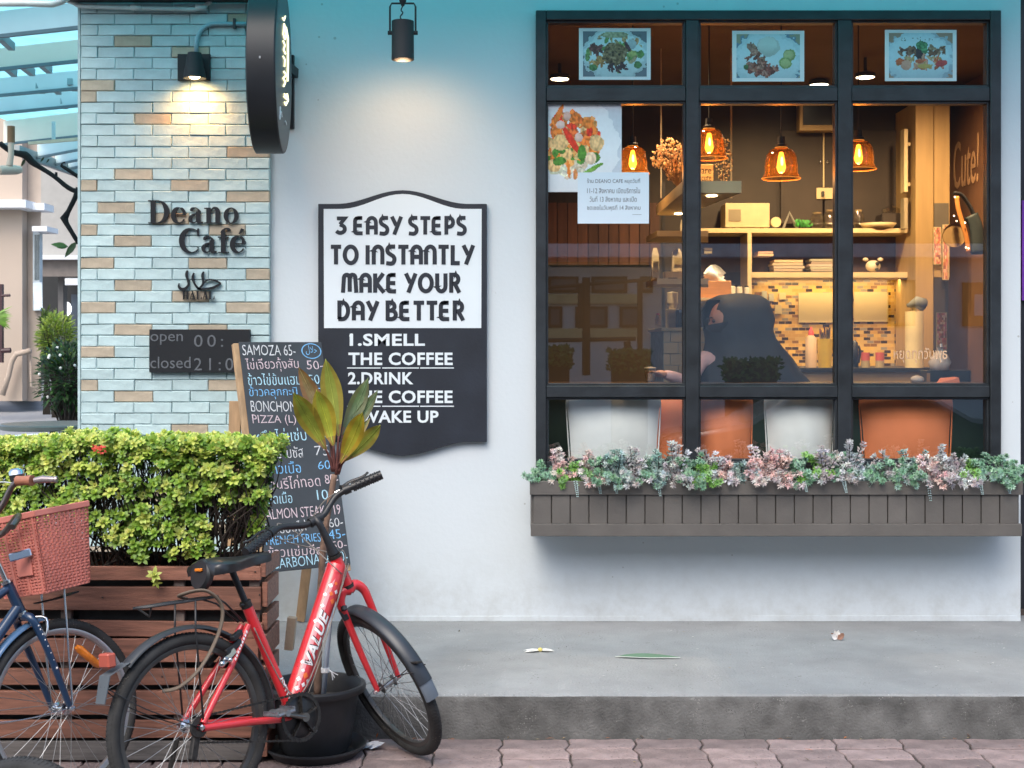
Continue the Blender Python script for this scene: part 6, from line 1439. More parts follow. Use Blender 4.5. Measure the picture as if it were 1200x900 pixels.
# shelf unit and mosaic backsplash
shf = thing('shelving', 'pale wooden wall shelving above the mosaic backsplash', 'shelf', P(950, 268, DB - .35)); YS = DB - .38
boxpx('shelf', 818, 1072, 267.5, 273, YS, .36, M_shelf, shf); boxpx('shelf', 880, 1081, 319, 325.5, YS, .36, M_shelf, shf); boxpx('upright', 876, 881, 273, 346, YS, .34, M_shelf, shf)
boxpx('shelf', 818, 876, 344, 348, YS, .30, M_shelf, shf); boxpx('back_panel', 818, 1072, 273, 319, DB - .03, .02, mat('shelf_back', (.06, .028, .02), .7, var=.2), shf)
bs = thing('backsplash', 'yellow and brown mosaic tile backsplash behind the counter', 'tiles', P(980, 380, DB - .012))
def tile_mat():
    m = bpy.data.materials.new('mosaic'); m.use_nodes = True; N = m.node_tree.nodes; L = m.node_tree.links; b = N['Principled BSDF']
    tc = N.new('ShaderNodeTexCoord'); sp_ = N.new('ShaderNodeSeparateXYZ'); cb = N.new('ShaderNodeCombineXYZ'); L.new(tc.outputs['Object'], sp_.inputs[0])
    L.new(sp_.outputs['X'], cb.inputs['X']); L.new(sp_.outputs['Z'], cb.inputs['Y'])
    br = N.new('ShaderNodeTexBrick'); br.inputs['Scale'].default_value = 1; br.inputs['Brick Width'].default_value = .055; br.inputs['Row Height'].default_value = .026; br.inputs['Mortar Size'].default_value = .0016; br.inputs['Bias'].default_value = 0
    br.inputs['Color1'].default_value = (0, 0, 0, 1); br.inputs['Color2'].default_value = (1, 1, 1, 1); br.inputs['Mortar'].default_value = (.55, .55, .55, 1)
    cr_ = N.new('ShaderNodeValToRGB'); cr_.color_ramp.interpolation = 'CONSTANT'; e = cr_.color_ramp.elements
    e[0].position = 0; e[0].color = (.04, .022, .012, 1); e[1].position = .22; e[1].color = (.24, .12, .03, 1)
    for p_, c_ in ((.32, (.50, .30, .07, 1)), (.52, (.56, .38, .13, 1)), (.72, (.26, .23, .18, 1)), (.82, (.62, .40, .09, 1))): x_ = e.new(p_); x_.color = c_
    L.new(cb.outputs[0], br.inputs['Vector']); L.new(br.outputs['Color'], cr_.inputs[0]); L.new(cr_.outputs[0], b.inputs['Base Color']); b.inputs['Roughness'].default_value = .25; return m
M_mos = tile_mat()
A = P(880, 432, DB - .012); B = P(1081, 325.5, DB - .012); o_ = Vector(bs.location); MB().box(A.x - o_.x, B.x - o_.x, 0, .01, A.z - o_.z, B.z - o_.z).build('tile_panel', M_mos, bs)
M_ppr = mat('cream_paper', (.44, .36, .20), .7, var=.06)
for q in ((936, 979, 343, 378), (1001, 1041, 342, 377)): o = boxpx('notice', *q, DB - .03, .008, M_ppr, None, 0); tag(o, 'cream paper sheet taped on the mosaic, %s of the two' % ('left' if q[0] < 980 else 'right'), 'notice')
for k, q in enumerate(((901, 907, 344, 353), (913, 921, 343, 351), (893, 899, 341, 352), (908, 916, 357, 368))): o = boxpx('switch_plate', *q, DB - .03, .01, M_ppr if k % 2 else mat('grey_plate', (.3, .3, .28), .5), None, .001); tag(o, ('small cream card on the mosaic', 'pale square socket on the mosaic', 'grey switch plate nearest the shelf upright', 'lowest pale plate on the mosaic left part')[k], 'plate')
# counter
ct = thing('counter', 'dark topped counter under the mosaic with cream front', 'counter', P(980, 440, 2.7)); YC = 2.6
boxpx('countertop', 878, 1110, 431, 436, YC, .95, M_black, ct); boxpx('front_panel', 880, 1110, 436, 560, YC + .03, .9, M_shelf, ct)
# tall tan cabinet at the right with a glazed side
tc_ = thing('tall_cabinet', 'tall tan wooden cabinet at the right end of the shelves', 'cabinet', P(1092, 300, DB - .6))
boxpx('door', 1073, 1094, 119, 440, DB - .60, .55, M_tanw, tc_); boxpx('door', 1094.8, 1113, 119, 325, DB - .60, .55, M_tanw, tc_); boxpx('lower_door', 1094.8, 1108, 325, 440, DB - .60, .5, M_dkw, tc_)
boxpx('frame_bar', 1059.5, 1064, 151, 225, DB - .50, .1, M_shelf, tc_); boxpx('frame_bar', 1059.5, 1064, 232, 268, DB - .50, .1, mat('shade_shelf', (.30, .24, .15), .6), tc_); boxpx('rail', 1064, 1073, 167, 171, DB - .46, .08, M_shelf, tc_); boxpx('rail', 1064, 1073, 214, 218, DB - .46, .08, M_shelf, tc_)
# left floating shelves: lit bar shelf, two small shelves, tiled drum counter
ls = thing('floating_shelf', 'thick pale floating shelf with small downlights left of centre', 'shelf', P(800, 235, 1.6)); l0 = Vector(ls.location)
def slabpts(name, pts, th_, m, par, off): mb = MB(); n = len(pts); vs = [p - off for p in pts] + [p - off + Vector((0, 0, th_)) for p in pts]; mb.add(vs, [tuple(range(n)), tuple(range(2 * n - 1, n - 1, -1))] + [(i, (i + 1) % n, (i + 1) % n + n, i + n) for i in range(n)]); return mb.build(name, m, par, fix=True)
zsh = CAM_H + (405 - 252) / SC(1.30)
def hz(a, b, z_): s = (405 - b) / (z_ - CAM_H); zz = FPX / s; return Vector(((a - 600) / s, zz - CAM_D, z_))
slabpts('board', [hz(769, 252.5, zsh), hz(800, 252.5, zsh), hz(869, 226, zsh), hz(800, 226, zsh)], .065, M_shelf, ls, l0)
for (a, b) in ((796, 250.5), (834, 229.5)):
    q = hz(a, b, zsh - .003); mb = MB(); mb.lathe([(0, 0), (.03, 0), (.03, .002)], q - l0, (0, 0, -1), 16); mb.build('downlight', mat('downlight', (1, .8, .5), .4, emit=(1, .8, .5), estr=12), ls)
for (t_, b_, nm_) in ((279, 284, 'upper'), (330, 337, 'lower')):
    z_ = CAM_H + (405 - b_) / SC(1.5); o = slabpts('shelf', [hz(757, b_ , z_), hz(830, b_, z_), hz(830, b_ + (-4 if b_ > 300 else -7), z_), hz(770, b_ + (-4 if b_ > 300 else -7), z_)], .035, M_shelf, None, Vector((0, 0, 0))); tag(o, '%s of the two small pale shelves beside the mullion' % nm_, 'shelf')
o = boxpx('shelf_post', 776, 779.5, 213, 385, 1.75, .03, M_blackm, None, 0); tag(o, 'thin black post behind the small pale shelves', 'post')
for (l, r, t, b, y, nm, lab, c) in ((764, 773, 290, 331, 1.55, 'coffee_bag', 'tall standing coffee bag on the lower small shelf', (.55, .47, .30)), (788, 801, 291, 318, 1.6, 'paper_bag', 'pointed paper bag behind the cream box', (.45, .38, .26)), (779, 806, 318, 333, 1.5, 'box', 'cream box standing on the lower small shelf', (.62, .50, .28)), (786, 793, 270, 279, 1.6, 'jar', 'small jar standing on the upper small shelf', (.40, .34, .28)), (797, 801, 254, 279, 1.6, 'bottle', 'slim bottle on the upper small shelf by the mullion', (.42, .36, .26)),
                                (783, 796, 341, 388, 1.7, 'coffee_grinder', 'cream coffee grinder left of the espresso machine', (.50, .44, .32)), (768, 774, 367, 381, 1.5, 'sauce_cup', 'small orange jar on the tiled counter', (.40, .22, .10)), (794, 830, 363, 386, 1.6, 'espresso_machine', 'black fronted espresso machine on the tiled counter', (.02, .02, .022))):
    t9 = thing(nm, lab, nm.replace('_', ' '), (P((l + r) / 2, b, y))); q0 = Vector(t9.location); m9 = mat('item_%d' % l, c, .5, var=.2, scale=15)
    hw = (r - l) / 2 / SC(y); hh = (b - t) / SC(y); mb = MB()
    if 'bag' in nm:
        mb.add([(-hw, 0, 0), (hw, 0, 0), (hw, .09, 0), (-hw, .09, 0), (-hw * .9, .03, hh * .8), (hw * .9, .03, hh * .8), (hw * .9, .06, hh * .8), (-hw * .9, .06, hh * .8), (-hw * .45, .043, hh), (hw * .45, .043, hh), (hw * .45, .05, hh), (-hw * .45, .05, hh)],
               [(0, 3, 2, 1), (0, 1, 5, 4), (1, 2, 6, 5), (2, 3, 7, 6), (3, 0, 4, 7), (4, 5, 9, 8), (5, 6, 10, 9), (6, 7, 11, 10), (7, 4, 8, 11), (8, 9, 10, 11)]); mb.build('bag_body', m9, t9, fix=True)
        MB().box(-hw * .7, hw * .7, -.002, 0, hh * .3, hh * .6).build('label_print', M_ppr, t9)
    elif nm in ('jar', 'bottle', 'sauce_cup'):
        mb.lathe([(0, 0), (hw, 0), (hw, hh * .6), (hw * .55, hh * .75), (hw * .5, hh * .86)], n=14); mb.build('body', m9, t9, smooth=True, auto=40); mb = MB(); mb.lathe([(hw * .6, hh * .86), (hw * .6, hh), (0, hh)], n=12); mb.build('cap', M_blackm if nm != 'sauce_cup' else mat('pink_cap', (.7, .10, .14), .4), t9)
    elif nm == 'box': MB().box(-hw, hw, 0, .12, 0, hh).build('carton', m9, t9, bevel=.003); MB().box(-hw * .7, hw * .1, -.002, 0, hh * .2, hh * .5).build('print', M_dkw, t9)
    elif nm == 'coffee_grinder': mb.box(-hw, hw, 0, .15, 0, hh * .55); mb.lathe([(hw * .6, hh * .55), (hw, hh * .7), (hw, hh * .97), (0, hh)], (0, .07, 0), n=16); mb.build('body', m9, t9, bevel=.002)
    else: MB().box(-hw, hw, 0, .3, hh * .12, hh).build('body', m9, t9, bevel=.004); MB().box(-hw, hw, -.02, .3, 0, hh * .1).build('drip_tray', M_steel, t9); MB().box(-hw * .9, hw, -.003, 0, hh * .86, hh * .98).build('trim', M_chrome, t9)
td = thing('tiled_counter', 'cream tiled bar counter end behind the left mullion', 'counter', P(810, 440, 1.5)); t0_ = Vector(td.location)
for r_ in range(9):
    for c_ in range(5):
        l = 778 + c_ * 17 + (0 if r_ % 2 else 8); l2 = l + 16.2; t = 388 + r_ * 13.5
        if c_ == 0 and not r_ % 2: boxpx('tile', 778, l - .8, t, t + 12.7, 1.40, .02, mat('cream_tile', (.50, .42, .26), .4, var=.08, rnd=.08), td, .001)
        boxpx('tile', l, min(l2, 858), t, t + 12.7, 1.40, .02, MATS['cream_tile'], td, .001)
boxpx('core', 777, 860, 387, 520, 1.415, .8, M_mortar, td, 0); boxpx('top', 775, 862, 384, 388, 1.38, .86, M_ppr, td)
# amber pendant lamps
M_amb = glass('amber_glass', (.90, .48, .16), 1.5, 1.6, .02)
_t = M_amb.node_tree; _o = _t.nodes['Material Output']; _s = _o.inputs['Surface'].links[0].from_socket
_tr = _t.nodes.new('ShaderNodeBsdfTranslucent'); _tr.inputs[0].default_value = (.95, .42, .10, 1); _mx = _t.nodes.new('ShaderNodeMixShader'); _mx.inputs[0].default_value = .035
_t.links.new(_s, _mx.inputs[1]); _t.links.new(_tr.outputs[0], _mx.inputs[2]); _t.links.new(_mx.outputs[0], _o.inputs['Surface'])
M_fil = mat('filament', (1, .6, .2), .4, emit=(1, .52, .14), estr=26); M_fil2 = mat('bulb_envelope', (1, .6, .2), .3, emit=(1, .42, .08), estr=5.0)
def pendant(cx, cy, rpx, y, lab):
    q = P(cx, cy, y); k = 1 / SC(y); t = thing('pendant_lamp', lab, 'lamp', q, group='amber glass pendant lamps'); mb = MB(); r_ = rpx * k
    pr = [(r_ * .33, r_ * .98), (r_ * .62, r_ * .86), (r_ * .82, r_ * .55), (r_ * .90, r_ * .05), (r_ * .92, -r_ * .45), (r_ * 1.06, -r_ * .68), (r_ * 1.08, -r_ * .74)]
    mb.lathe(pr, n=40); mb.build('shade', M_amb, t, smooth=True)
    mb = MB(); mb.lathe([(r_ * 1.05, -r_ * .70), (r_ * 1.10, -r_ * .72), (r_ * 1.05, -r_ * .76)], n=40); mb.tube([Vector((r_ * .34 * math.cos(a), r_ * .34 * math.sin(a), r_ * .99)) for a in [i * .5236 for i in range(12)]], r_ * .03, 5, closed=True); mb.build('shade_rim', mat('amber_rim', (.5, .2, .05), .1, emit=(1, .35, .05), estr=.35), t, smooth=True)
    mb = MB(); mb.lathe([(0, r_ * 1.0), (r_ * .30, r_ * 1.0), (r_ * .34, r_ * 1.16), (r_ * .22, r_ * 1.22), (r_ * .2, r_ * 1.6), (0, r_ * 1.62)], n=16); mb.build('socket_cap', M_blackm, t, smooth=True, auto=40)
    mb = MB(); mb.tube([(0, 0, r_ * 1.5), (0, 0, 3.72 - q.z)], .004, 6); mb.build('cord', M_blackm, t)
    mb = MB(); mb.lathe([(0, r_ * .78), (r_ * .12, r_ * .72), (r_ * .20, r_ * .3), (r_ * .26, -r_ * .1), (r_ * .18, -r_ * .34), (0, -r_ * .42)], n=16); mb.build('bulb', M_fil2, t, smooth=True)
    mb = MB(); mb.sphere((0, -r_ * .0, r_ * .1), r_ * .10, 10, 8, (1, 1, 3.8)); 
    for v in range(len(mb.v)): pass
    fo = mb.build('filament', M_fil, t, smooth=True); fo.location.y = -r_ * .16
    d = bpy.data.lights.new('lamp_light', 'POINT'); d.energy = 2.6; d.color = (1, .50, .18); d.shadow_soft_size = .012; lo = bpy.data.objects.new('lamp_light', d); COL.objects.link(lo); lo.parent = t; lo.location = (0, 0, -r_ * .58)
pendant(741.5, 190, 18.5, .85, 'amber glass pendant lamp behind the white paper notice'); pendant(831, 171, 20, .85, 'amber glass pendant lamp in the centre pane just right of the left mullion')
pendant(915.5, 194, 21, .75, 'amber glass pendant lamp in the middle of the centre pane'); pendant(1006, 184, 19.5, .80, 'amber glass pendant lamp at the left side of the right pane')
# dried flowers in a vase and the small card
df = thing('dried_flowers', 'bunch of dried golden gypsophila standing on the pale floating shelf', 'dried flowers', P(792, 222, 1.25)); d0 = Vector(df.location); mb = MB(); st = MB(); rr = random.Random(4)
for i in range(420):
    v = Vector((rr.gauss(0, 1), rr.gauss(0, 1), rr.gauss(0, 1))).normalized() * rr.random() ** .3; p = P(784, 186, 1.25) - d0 + Vector((v.x * .115, v.y * .10, v.z * .135)); base = P(796, 222, 1.25) - d0
    if v.x < -.1 and v.z < -.4: continue
    mb.col = jit((.50, .32, .16), .3, rr); mb.sphere(p, rr.uniform(.005, .010), 5, 3)
    if i % 4 == 0: st.tube([base, base.lerp(p, .6) + Vector((0, 0, .01)), p], .0012, 3, cap=False)
o = mb.build('blossoms', mat('dried', rough=.9, vcol=True), df); o['kind'] = 'stuff'; st.build('stems', mat('dried_stem', (.20, .12, .06), .9), df)
mb = MB(); mb.lathe([(0, 0), (.035, 0), (.03, .12), (.026, .12), (.03, .01), (0, .01)], P(797, 246, 1.25) - d0, n=16); mb.build('vase', mat('vase_cream', (.55, .42, .20), .5), df, smooth=True, auto=40)
df2 = thing('dried_flowers', 'smaller bunch of dried flowers right of the cream card', 'dried flowers', P(848, 222, 1.6)); d0 = Vector(df2.location); mb = MB()
for i in range(150):
    v = Vector((rr.gauss(0, 1), rr.gauss(0, 1), rr.gauss(0, 1))).normalized() * rr.random() ** .4; mb.col = jit((.36, .24, .12), .3, rr); mb.sphere(P(848, 188, 1.6) - d0 + Vector((v.x * .06, v.y * .06, v.z * .17)), rr.uniform(.004, .009), 5, 3)
o = mb.build('blossoms', MATS['dried'], df2); o['kind'] = 'stuff'; mb = MB(); mb.tube([(0, 0, 0), (0, 0, .3)], .003, 4); mb.build('stems', MATS['dried_stem'], df2)
cardo = thing('card', 'cream card with handwriting standing on the floating shelf', 'card', P(829, 215, 1.15)); boxpx('card_board', 820, 836, 192.5, 215.5, 1.15, .02, mat('card_cream', (.70, .56, .28), .6), cardo)
co = Vector(cardo.location)
for s_, t, b in (('are', 198, 203.5), ('cute', 206, 212)): A = P(822, b, 1.148) - co; B = P(833.5, t, 1.148) - co; lettering(s_, M_dkw, cardo, A.x, B.x, A.z, B.z, origin=Vector((0, A.y, 0)), depth=.001)
# things on and under the long shelf
def item(nm, lab, cat, l, r, t, b, y): th_ = thing(nm, lab, cat, P((l + r) / 2, b, y)); return th_, (r - l) / 2 / SC(y), (b - t) / SC(y)
YI = YS + .08
t, hw, hh = item('toaster_oven', 'cream box with square grey print on the long shelf', 'box', 850, 902, 238, 267.5, YI); MB().box(-hw, hw, 0, .25, .006, hh).build('body', mat('oven_cream', (.48, .38, .22), .5), t, bevel=.004); MB().box(-hw * .86, -hw * .3, -.004, 0, hh * .28, hh * .75).build('window', mat('oven_grey', (.22, .18, .12), .4), t)
for s_ in (-.7, .6): MB().box(hw * s_, hw * s_ + .03, .02, .05, 0, .006).build('foot', M_black, t)
t, hw, hh = item('round_clock', 'round cream disc standing beside the cream box', 'clock', 903, 915, 254, 267, YI); mb = MB(); mb.lathe([(0, -.02), (hw, -.02), (hw, .02), (0, .02)], (0, 0, hh / 2), (0, 1, 0), 24); mb.build('dial', M_shelf, t)
t, hw, hh = item('green_plant', 'little green plant among the jars on the long shelf', 'plant', 932, 950, 256, 267.5, YI); mb = MB()
for i in range(60): mb_c = jit((.05, .30, .05), .4, rr); leaf_mb(mb, (rr.uniform(-hw, hw), rr.uniform(-.05, .05), rr.uniform(0, hh * .6)), (rr.uniform(-1, 1), rr.uniform(-1, 1), 1), (0, -1, .5), .035, .02, .2, .1, mb_c, 1)
mb.build('leaves', M_leaf, t)
t, hw, hh = item('frame_stand', 'grey tent shaped stand next to the green plant', 'stand', 918, 934, 249, 267.5, YI); mb = MB(); mb.tube([(-hw, 0, 0), (-hw * .1, 0, hh), (hw, 0, 0)], .012, 6); mb.build('stand', mat('grey_metal', (.2, .19, .17), .4), t)
M_cg = glass('clear_glass', (.92, .90, .85), 1.5, 2.0, .03)
for (l, r, t_, b, lab) in ((949, 966, 249, 267, 'round glass jar left of the right mullion'), (964, 983, 246, 267, 'glass bowl with sparkling rim at the mullion'), (999, 1013, 246, 267, 'dark glass jug at the left of the right pane')):
    t, hw, hh = item('glass_jar', lab, 'jar', l, r, t_, b, YI); mb = MB(); mb.lathe([(0, 0), (hw * .6, 0), (hw, hh * .35), (hw * .9, hh * .7), (hw * .5, hh * .9), (hw * .55, hh)], n=24); mb.build('body', M_cg, t, smooth=True); mb = MB(); mb.lathe([(hw * .5, hh * .9), (hw * .6, hh), (0, hh * 1.02)], n=16); mb.build('lid', mat('tan_lid', (.35, .25, .14), .4), t)
t, hw, hh = item('serving_tray', 'low stack of plates on the long shelf in the right pane', 'tray', 1008, 1050, 262, 267.5, YI); mb = MB(); mb.lathe([(0, 0), (hw * .8, 0), (hw, hh), (0, hh * .7)], n=28); mb.build('plates', M_shelf, t, smooth=True)
t, hw, hh = item('coffee_maker', 'dark coffee maker under a cloth on the long shelf', 'appliance', 1034, 1062, 238, 267, YI + .03); MB().box(-hw, hw, 0, .2, 0, hh * .6).build('body', M_dkw, t, bevel=.01); mb = MB(); mb.lathe([(hw * .7, hh * .6), (hw * .8, hh * .8), (0, hh)], (0, .1, 0), n=16); mb.build('lid', M_cg, t)
for (l, r, t_, b, c, lab) in ((886, 907, 294, 300, (.45, .33, .2), 'tan book lying on the middle shelf'), (905, 943, 304, 318, (.42, .34, .24), 'pale stack of magazines on the middle shelf'), (948, 981, 303, 318, (.38, .33, .26), 'second pale magazine stack left of the mullion'), (824, 836, 290, 297, (.4, .3, .18), 'small tan block on the dark shelf')):
    t, hw, hh = item('magazines', lab, 'magazines', l, r, t_, b, YI + .05)
    k = max(1, int((b - t_) / 3))
    for i in range(k): MB().box(-hw + rr.uniform(0, .02), hw - rr.uniform(0, .02), 0, .2, hh * i / k, hh * (i + .85) / k).build('magazine', mat('mag_%d_%d' % (l, i), jit(c, .3, rr), .6), t)
t, hw, hh = item('cow_ornament', 'white and black cow shaped pot on the middle shelf in the right pane', 'ornament', 1014, 1036, 301, 318.5, YI); mb = MB(); mb.sphere((0, .05, hh * .4), hh * .42, 14, 10, (1.2, 1, .95)); mb.sphere((-hw * .8, .05, hh * .85), hh * .13, 6, 5, (1.6, 1, 1)); mb.sphere((hw * .8, .05, hh * .85), hh * .13, 6, 5, (1.6, 1, 1)); mb.build('body', mat('cow_white', (.6, .52, .40), .5), t, smooth=True); mb = MB(); mb.sphere((hw * .3, .0, hh * .55), hh * .14, 8, 6); mb.sphere((hw * .2, -.01, hh * .15), hh * .12, 8, 6); mb.build('spot', M_black, t)
for i, (l, r) in enumerate(((852, 862), (863, 870), (872, 878))):
    t, hw, hh = item('condiment_jar', ('white lidded jar behind the headscarf, leftmost of three', 'white lidded jar behind the headscarf, middle of three', 'white lidded jar behind the headscarf, rightmost of three')[i], 'jar', l, r, 333 + i, 344, YI - .4); mb = MB(); mb.lathe([(0, 0), (hw, 0), (hw, hh * .7), (hw * .7, hh * .8), (0, hh * .8)], n=14); mb.build('body', mat('jar_white', (.6, .55, .45), .4), t, smooth=True, auto=40); mb = MB(); mb.lathe([(hw * .8, hh * .8), (hw * .8, hh), (0, hh)], n=12); mb.build('lid', M_blackm, t)
# on the counter
YK = YC + .06
def bottle(l, r, t_, b, c, capc, lab, y=YK):
    t, hw, hh = item('squeeze_bottle', lab, 'bottle', l, r, t_, b, y); mb = MB(); mb.lathe([(0, 0), (hw, 0), (hw, hh * .72), (hw * .5, hh * .8), (hw * .45, hh * .84)], n=18); mb.build('body', mat('bottle_%d' % l, c, .4), t, smooth=True, auto=40); mb = MB(); mb.lathe([(hw * .55, hh * .8), (hw * .5, hh * .88), (hw * .15, hh * .97), (hw * .12, hh), (0, hh)], n=12); mb.build('cap', mat('cap_%d' % l, capc, .4), t, smooth=True, auto=40)
bottle(944, 957, 383, 432, (.62, .45, .30), (.75, .10, .10), 'cream squeeze bottle with red cap left of the yellow cup')
t, hw, hh = item('yellow_cup', 'tall yellow plastic cup with cutlery beside the squeeze bottle', 'cup', 957, 976, 397, 432, YK); mb = MB(); mb.lathe([(0, 0), (hw * .75, 0), (hw, hh), (hw * .94, hh), (hw * .7, .01), (0, .01)], n=24); mb.build('body', mat('yellow_plastic', (.72, .52, .04), .4), t, smooth=True, auto=40)
mb = MB()
for i in range(7): a = i * .9; mb.tube([(hw * .4 * math.cos(a), hw * .4 * math.sin(a), hh * .3), (hw * .6 * math.cos(a), hw * .5 * math.sin(a), hh * rr.uniform(1.2, 1.45))], .006, 5)
mb.build('cutlery', M_steel, t)
for i, (l, r) in enumerate(((1009, 1019), (1026, 1036))): t, hw, hh = item('tin', ('red and cream tin nearer the mullion', 'red and cream tin nearer the paper roll')[i], 'tin', l, r, 413, 432, YK); mb = MB(); mb.lathe([(0, 0), (hw, 0), (hw, hh * .5), (0, hh * .5)], n=18); mb.build('body', M_ppr, t); mb = MB(); mb.lathe([(hw * 1.01, hh * .5), (hw * 1.01, hh), (0, hh)], n=18); mb.build('lid_band', mat('tin_red', (.6, .12, .10), .4), t)
t, hw, hh = item('kitchen_roll', 'tall cream kitchen roll holder near the cabinet', 'roll', 1061, 1082, 360, 431, YK); mb = MB(); mb.lathe([(0, 0), (hw, 0), (hw, hh * .93), (hw * .3, hh * .93), (hw * .3, hh), (0, hh)], n=28); mb.build('roll', mat('roll_cream', (.72, .62, .38), .7), t, smooth=True, auto=40)
mb = MB(); mb.tube([(-hw * .9, -.02, hh * 1.02), (hw * .2, -.02, hh * 1.08), (hw, 0, hh * 1.04)], [.012, .045, .05], 10); mb.build('cloth', mat('grey_cloth', (.16, .17, .17), .8), t, smooth=True)
t, hw, hh = item('kettle', 'black kettle standing by the right mullion', 'kettle', 997, 1006, 398, 432, YK); mb = MB(); mb.lathe([(0, 0), (hw, 0), (hw * 1.05, hh * .5), (hw * .8, hh * .9), (0, hh)], n=20); mb.build('body', M_black, t, smooth=True); mb = MB(); mb.tube([(hw, 0, hh * .8), (hw * 1.5, 0, hh * .6), (hw * 1.1, 0, hh * .2)], .008, 6); mb.build('handle', M_black, t)
t, hw, hh = item('tissue_box', 'wooden tissue box with white tissue on the shelf behind the person', 'tissue box', 818, 857, 329, 349, 2.2); MB().box(-hw, hw, 0, .14, 0, hh).build('box_body', mat('orange_wood', (.52, .24, .06), .5, var=.15, stretch=(1, 4, 8)), t, bevel=.003)
mb = MB(); n = 9; vs = []
for i in range(n):
    a = i / (n - 1)
    for j in range(6): b = j / 5; vs.append((-hw * .6 + 1.25 * hw * b + .01 * math.sin(i * 2), .05 + .03 * math.sin(a * 6 + b * 5), hh + a * hh * (.45 + .55 * math.sin(b * 3.0))))
mb.add(vs, [(i * 6 + j, i * 6 + j + 1, (i + 1) * 6 + j + 1, (i + 1) * 6 + j) for i in range(n - 1) for j in range(5)]); mb.build('tissue', M_white, t, smooth=True)
tb3 = boxpx('box', 818, 860, 349, 352, 2.15, .2, M_shelf); tag(tb3, 'pale ledge carrying the wooden tissue box', 'ledge')
# right wall: chalk word, hanging strap ornament, print strips, framed notice, black box and bag
xw = RX1 - .004
def wallpt(a, b): z = xw * FPX / (a - 600); return Vector((xw, z - CAM_D, CAM_H - (b - 405) * z / FPX))
cu = thing('wall_lettering', 'chalk word Cute! written on the rust coloured side wall', 'lettering', wallpt(1130, 190)); u0_ = Vector(cu.location)
qa, qb = wallpt(1117.5, 200), wallpt(1147, 160); yA, yB = qa.y, qb.y       # far .. near
zlo = CAM_H + .235 * 1; zb0 = CAM_H - (223 - 405) * (CAM_D + yA) / FPX; zt0 = CAM_H - (186 - 405) * (CAM_D + yA) / FPX
lettering('Cute!', mat('chalk_tan', (.55, .33, .17), .8), cu, 0, yA - yB, zb0 - u0_.z, zt0 - u0_.z + .12, origin=Vector((0, yA - u0_.y, 0)), ux=Vector((0, -1, 0)), uz=Vector((0, 0, 1)), depth=.002, shear=.1)
ho = thing('hanging_ornament', 'black loop shaped wall ornament with small shining lights', 'ornament', P(1130, 260, 2.3)); h_ = Vector(ho.location)
for pts, w__, m, y in (([(1118, 226), (1126, 228), (1134, 238), (1141, 252), (1148, 275), (1150, 298)], .062, M_blackm, 2.3), ([(1138, 252), (1144, 268), (1146, 298)], .10, mat('slate_strap', (.03, .045, .05), .6), 2.28), ([(1121, 230), (1123, 245), (1128, 262), (1133, 280), (1135, 296)], .035, mat('orange_cord', (.55, .22, .05), .6), 2.27)):
    mb = MB(); mb.tube(spline([P(a, b, y) - h_ for a, b in pts], 4), w__ / 2, 8, flat=.4); mb.build('strap', m, ho, smooth=True)
mb = MB()
for (a, b) in ((1119, 231), (1118, 253), (1121, 259), (1131, 261), (1132, 290), (1135, 291)): mb.sphere(P(a, b, 2.24) - h_, .006, 6, 5)
mb.build('light', mat('tiny_light', (1, .8, .6), .4, emit=(1, .75, .5), estr=3), ho)
mb = MB(); mb.lathe([(0, 0), (.085, 0), (.085, .01)], P(1118, 276, 2.4) - h_, (0, -1, 0), 24); mb.build('disc', M_tanw, ho)
o = boxpx('wall_board', 1095, 1112, 238, 268, DB - .62, .015, mat('grey_board', (.10, .085, .065), .6), None); tag(o, 'dark grey little board on the tan cabinet door', 'board')
def prints(l, r, t_, b, y, lab, seed):
    r_ = random.Random(seed); o = thing('photo_strip', lab, 'photos', P((l + r) / 2, (t_ + b) / 2, y)); oo = Vector(o.location); boxpx('backing', l, r, t_, b, y, .004, M_ppr, o, 0); mb = MB(); nx, ny = 6, 16
    A = P(l + .8, b - .8, y - .001) - oo; B = P(r - .8, t_ + .8, y - .001) - oo
    for i in range(nx):
        for j in range(ny): mb.col = jit(r_.choice([(.42, .14, .07), (.55, .30, .16), (.25, .10, .07), (.5, .16, .16), (.6, .42, .28)]), .2, r_); mb.add([(A.x + (B.x - A.x) * (i + a_2) / nx, A.y, A.z + (B.z - A.z) * (j + b_2) / ny) for a_2, b_2 in ((0, 0), (1, 0), (1, 1), (0, 1))], [(0, 1, 2, 3)])
    mb.build('print', mat('printed', rough=.4, vcol=True), o)
prints(1094, 1103, 266, 310, DB - .64, 'shorter left strip of photos on the tan cabinet', 1); prints(1104.5, 1112, 263, 328, DB - .66, 'longer right strip of photos at the cabinet edge', 2); prints(1097.5, 1110, 366, 410, 1.6, 'small photo strip standing low by the black box', 3)
t, hw, hh = item('black_box', 'black box on the counter at the lower right of the window', 'box', 1086, 1138, 434, 450, .9); MB().box(-hw, hw, 0, .15, 0, hh).build('carton', M_black, t, bevel=.003); MB().box(-hw, -hw + .02, -.003, 0, .01, hh * .8).build('tape', mat('tape_orange', (.4, .2, .08), .5), t)
t, hw, hh = item('plastic_bag', 'clear plastic bag slumped on the black box', 'bag', 1090, 1113, 410, 434, .95); mb = MB(); mb.lathe([(0, 0), (hw, 0), (hw * 1.05, hh * .4), (hw * .6, hh * .8), (hw * .15, hh * .95), (hw * .4, hh * 1.15)], n=14); mb.v = [(a + .01 * math.sin(c * 90 + b * 60), b, c) for a, b, c in mb.v]; mb.build('bag_body', mat('bag_white', (.5, .44, .40), .35, var=.3, scale=20), t, smooth=True); mb = MB(); mb.tube([(hw * .2, 0, hh * .9), (hw * .1, 0, hh * 1.3)], .008, 5); mb.build('knot', M_white, t)
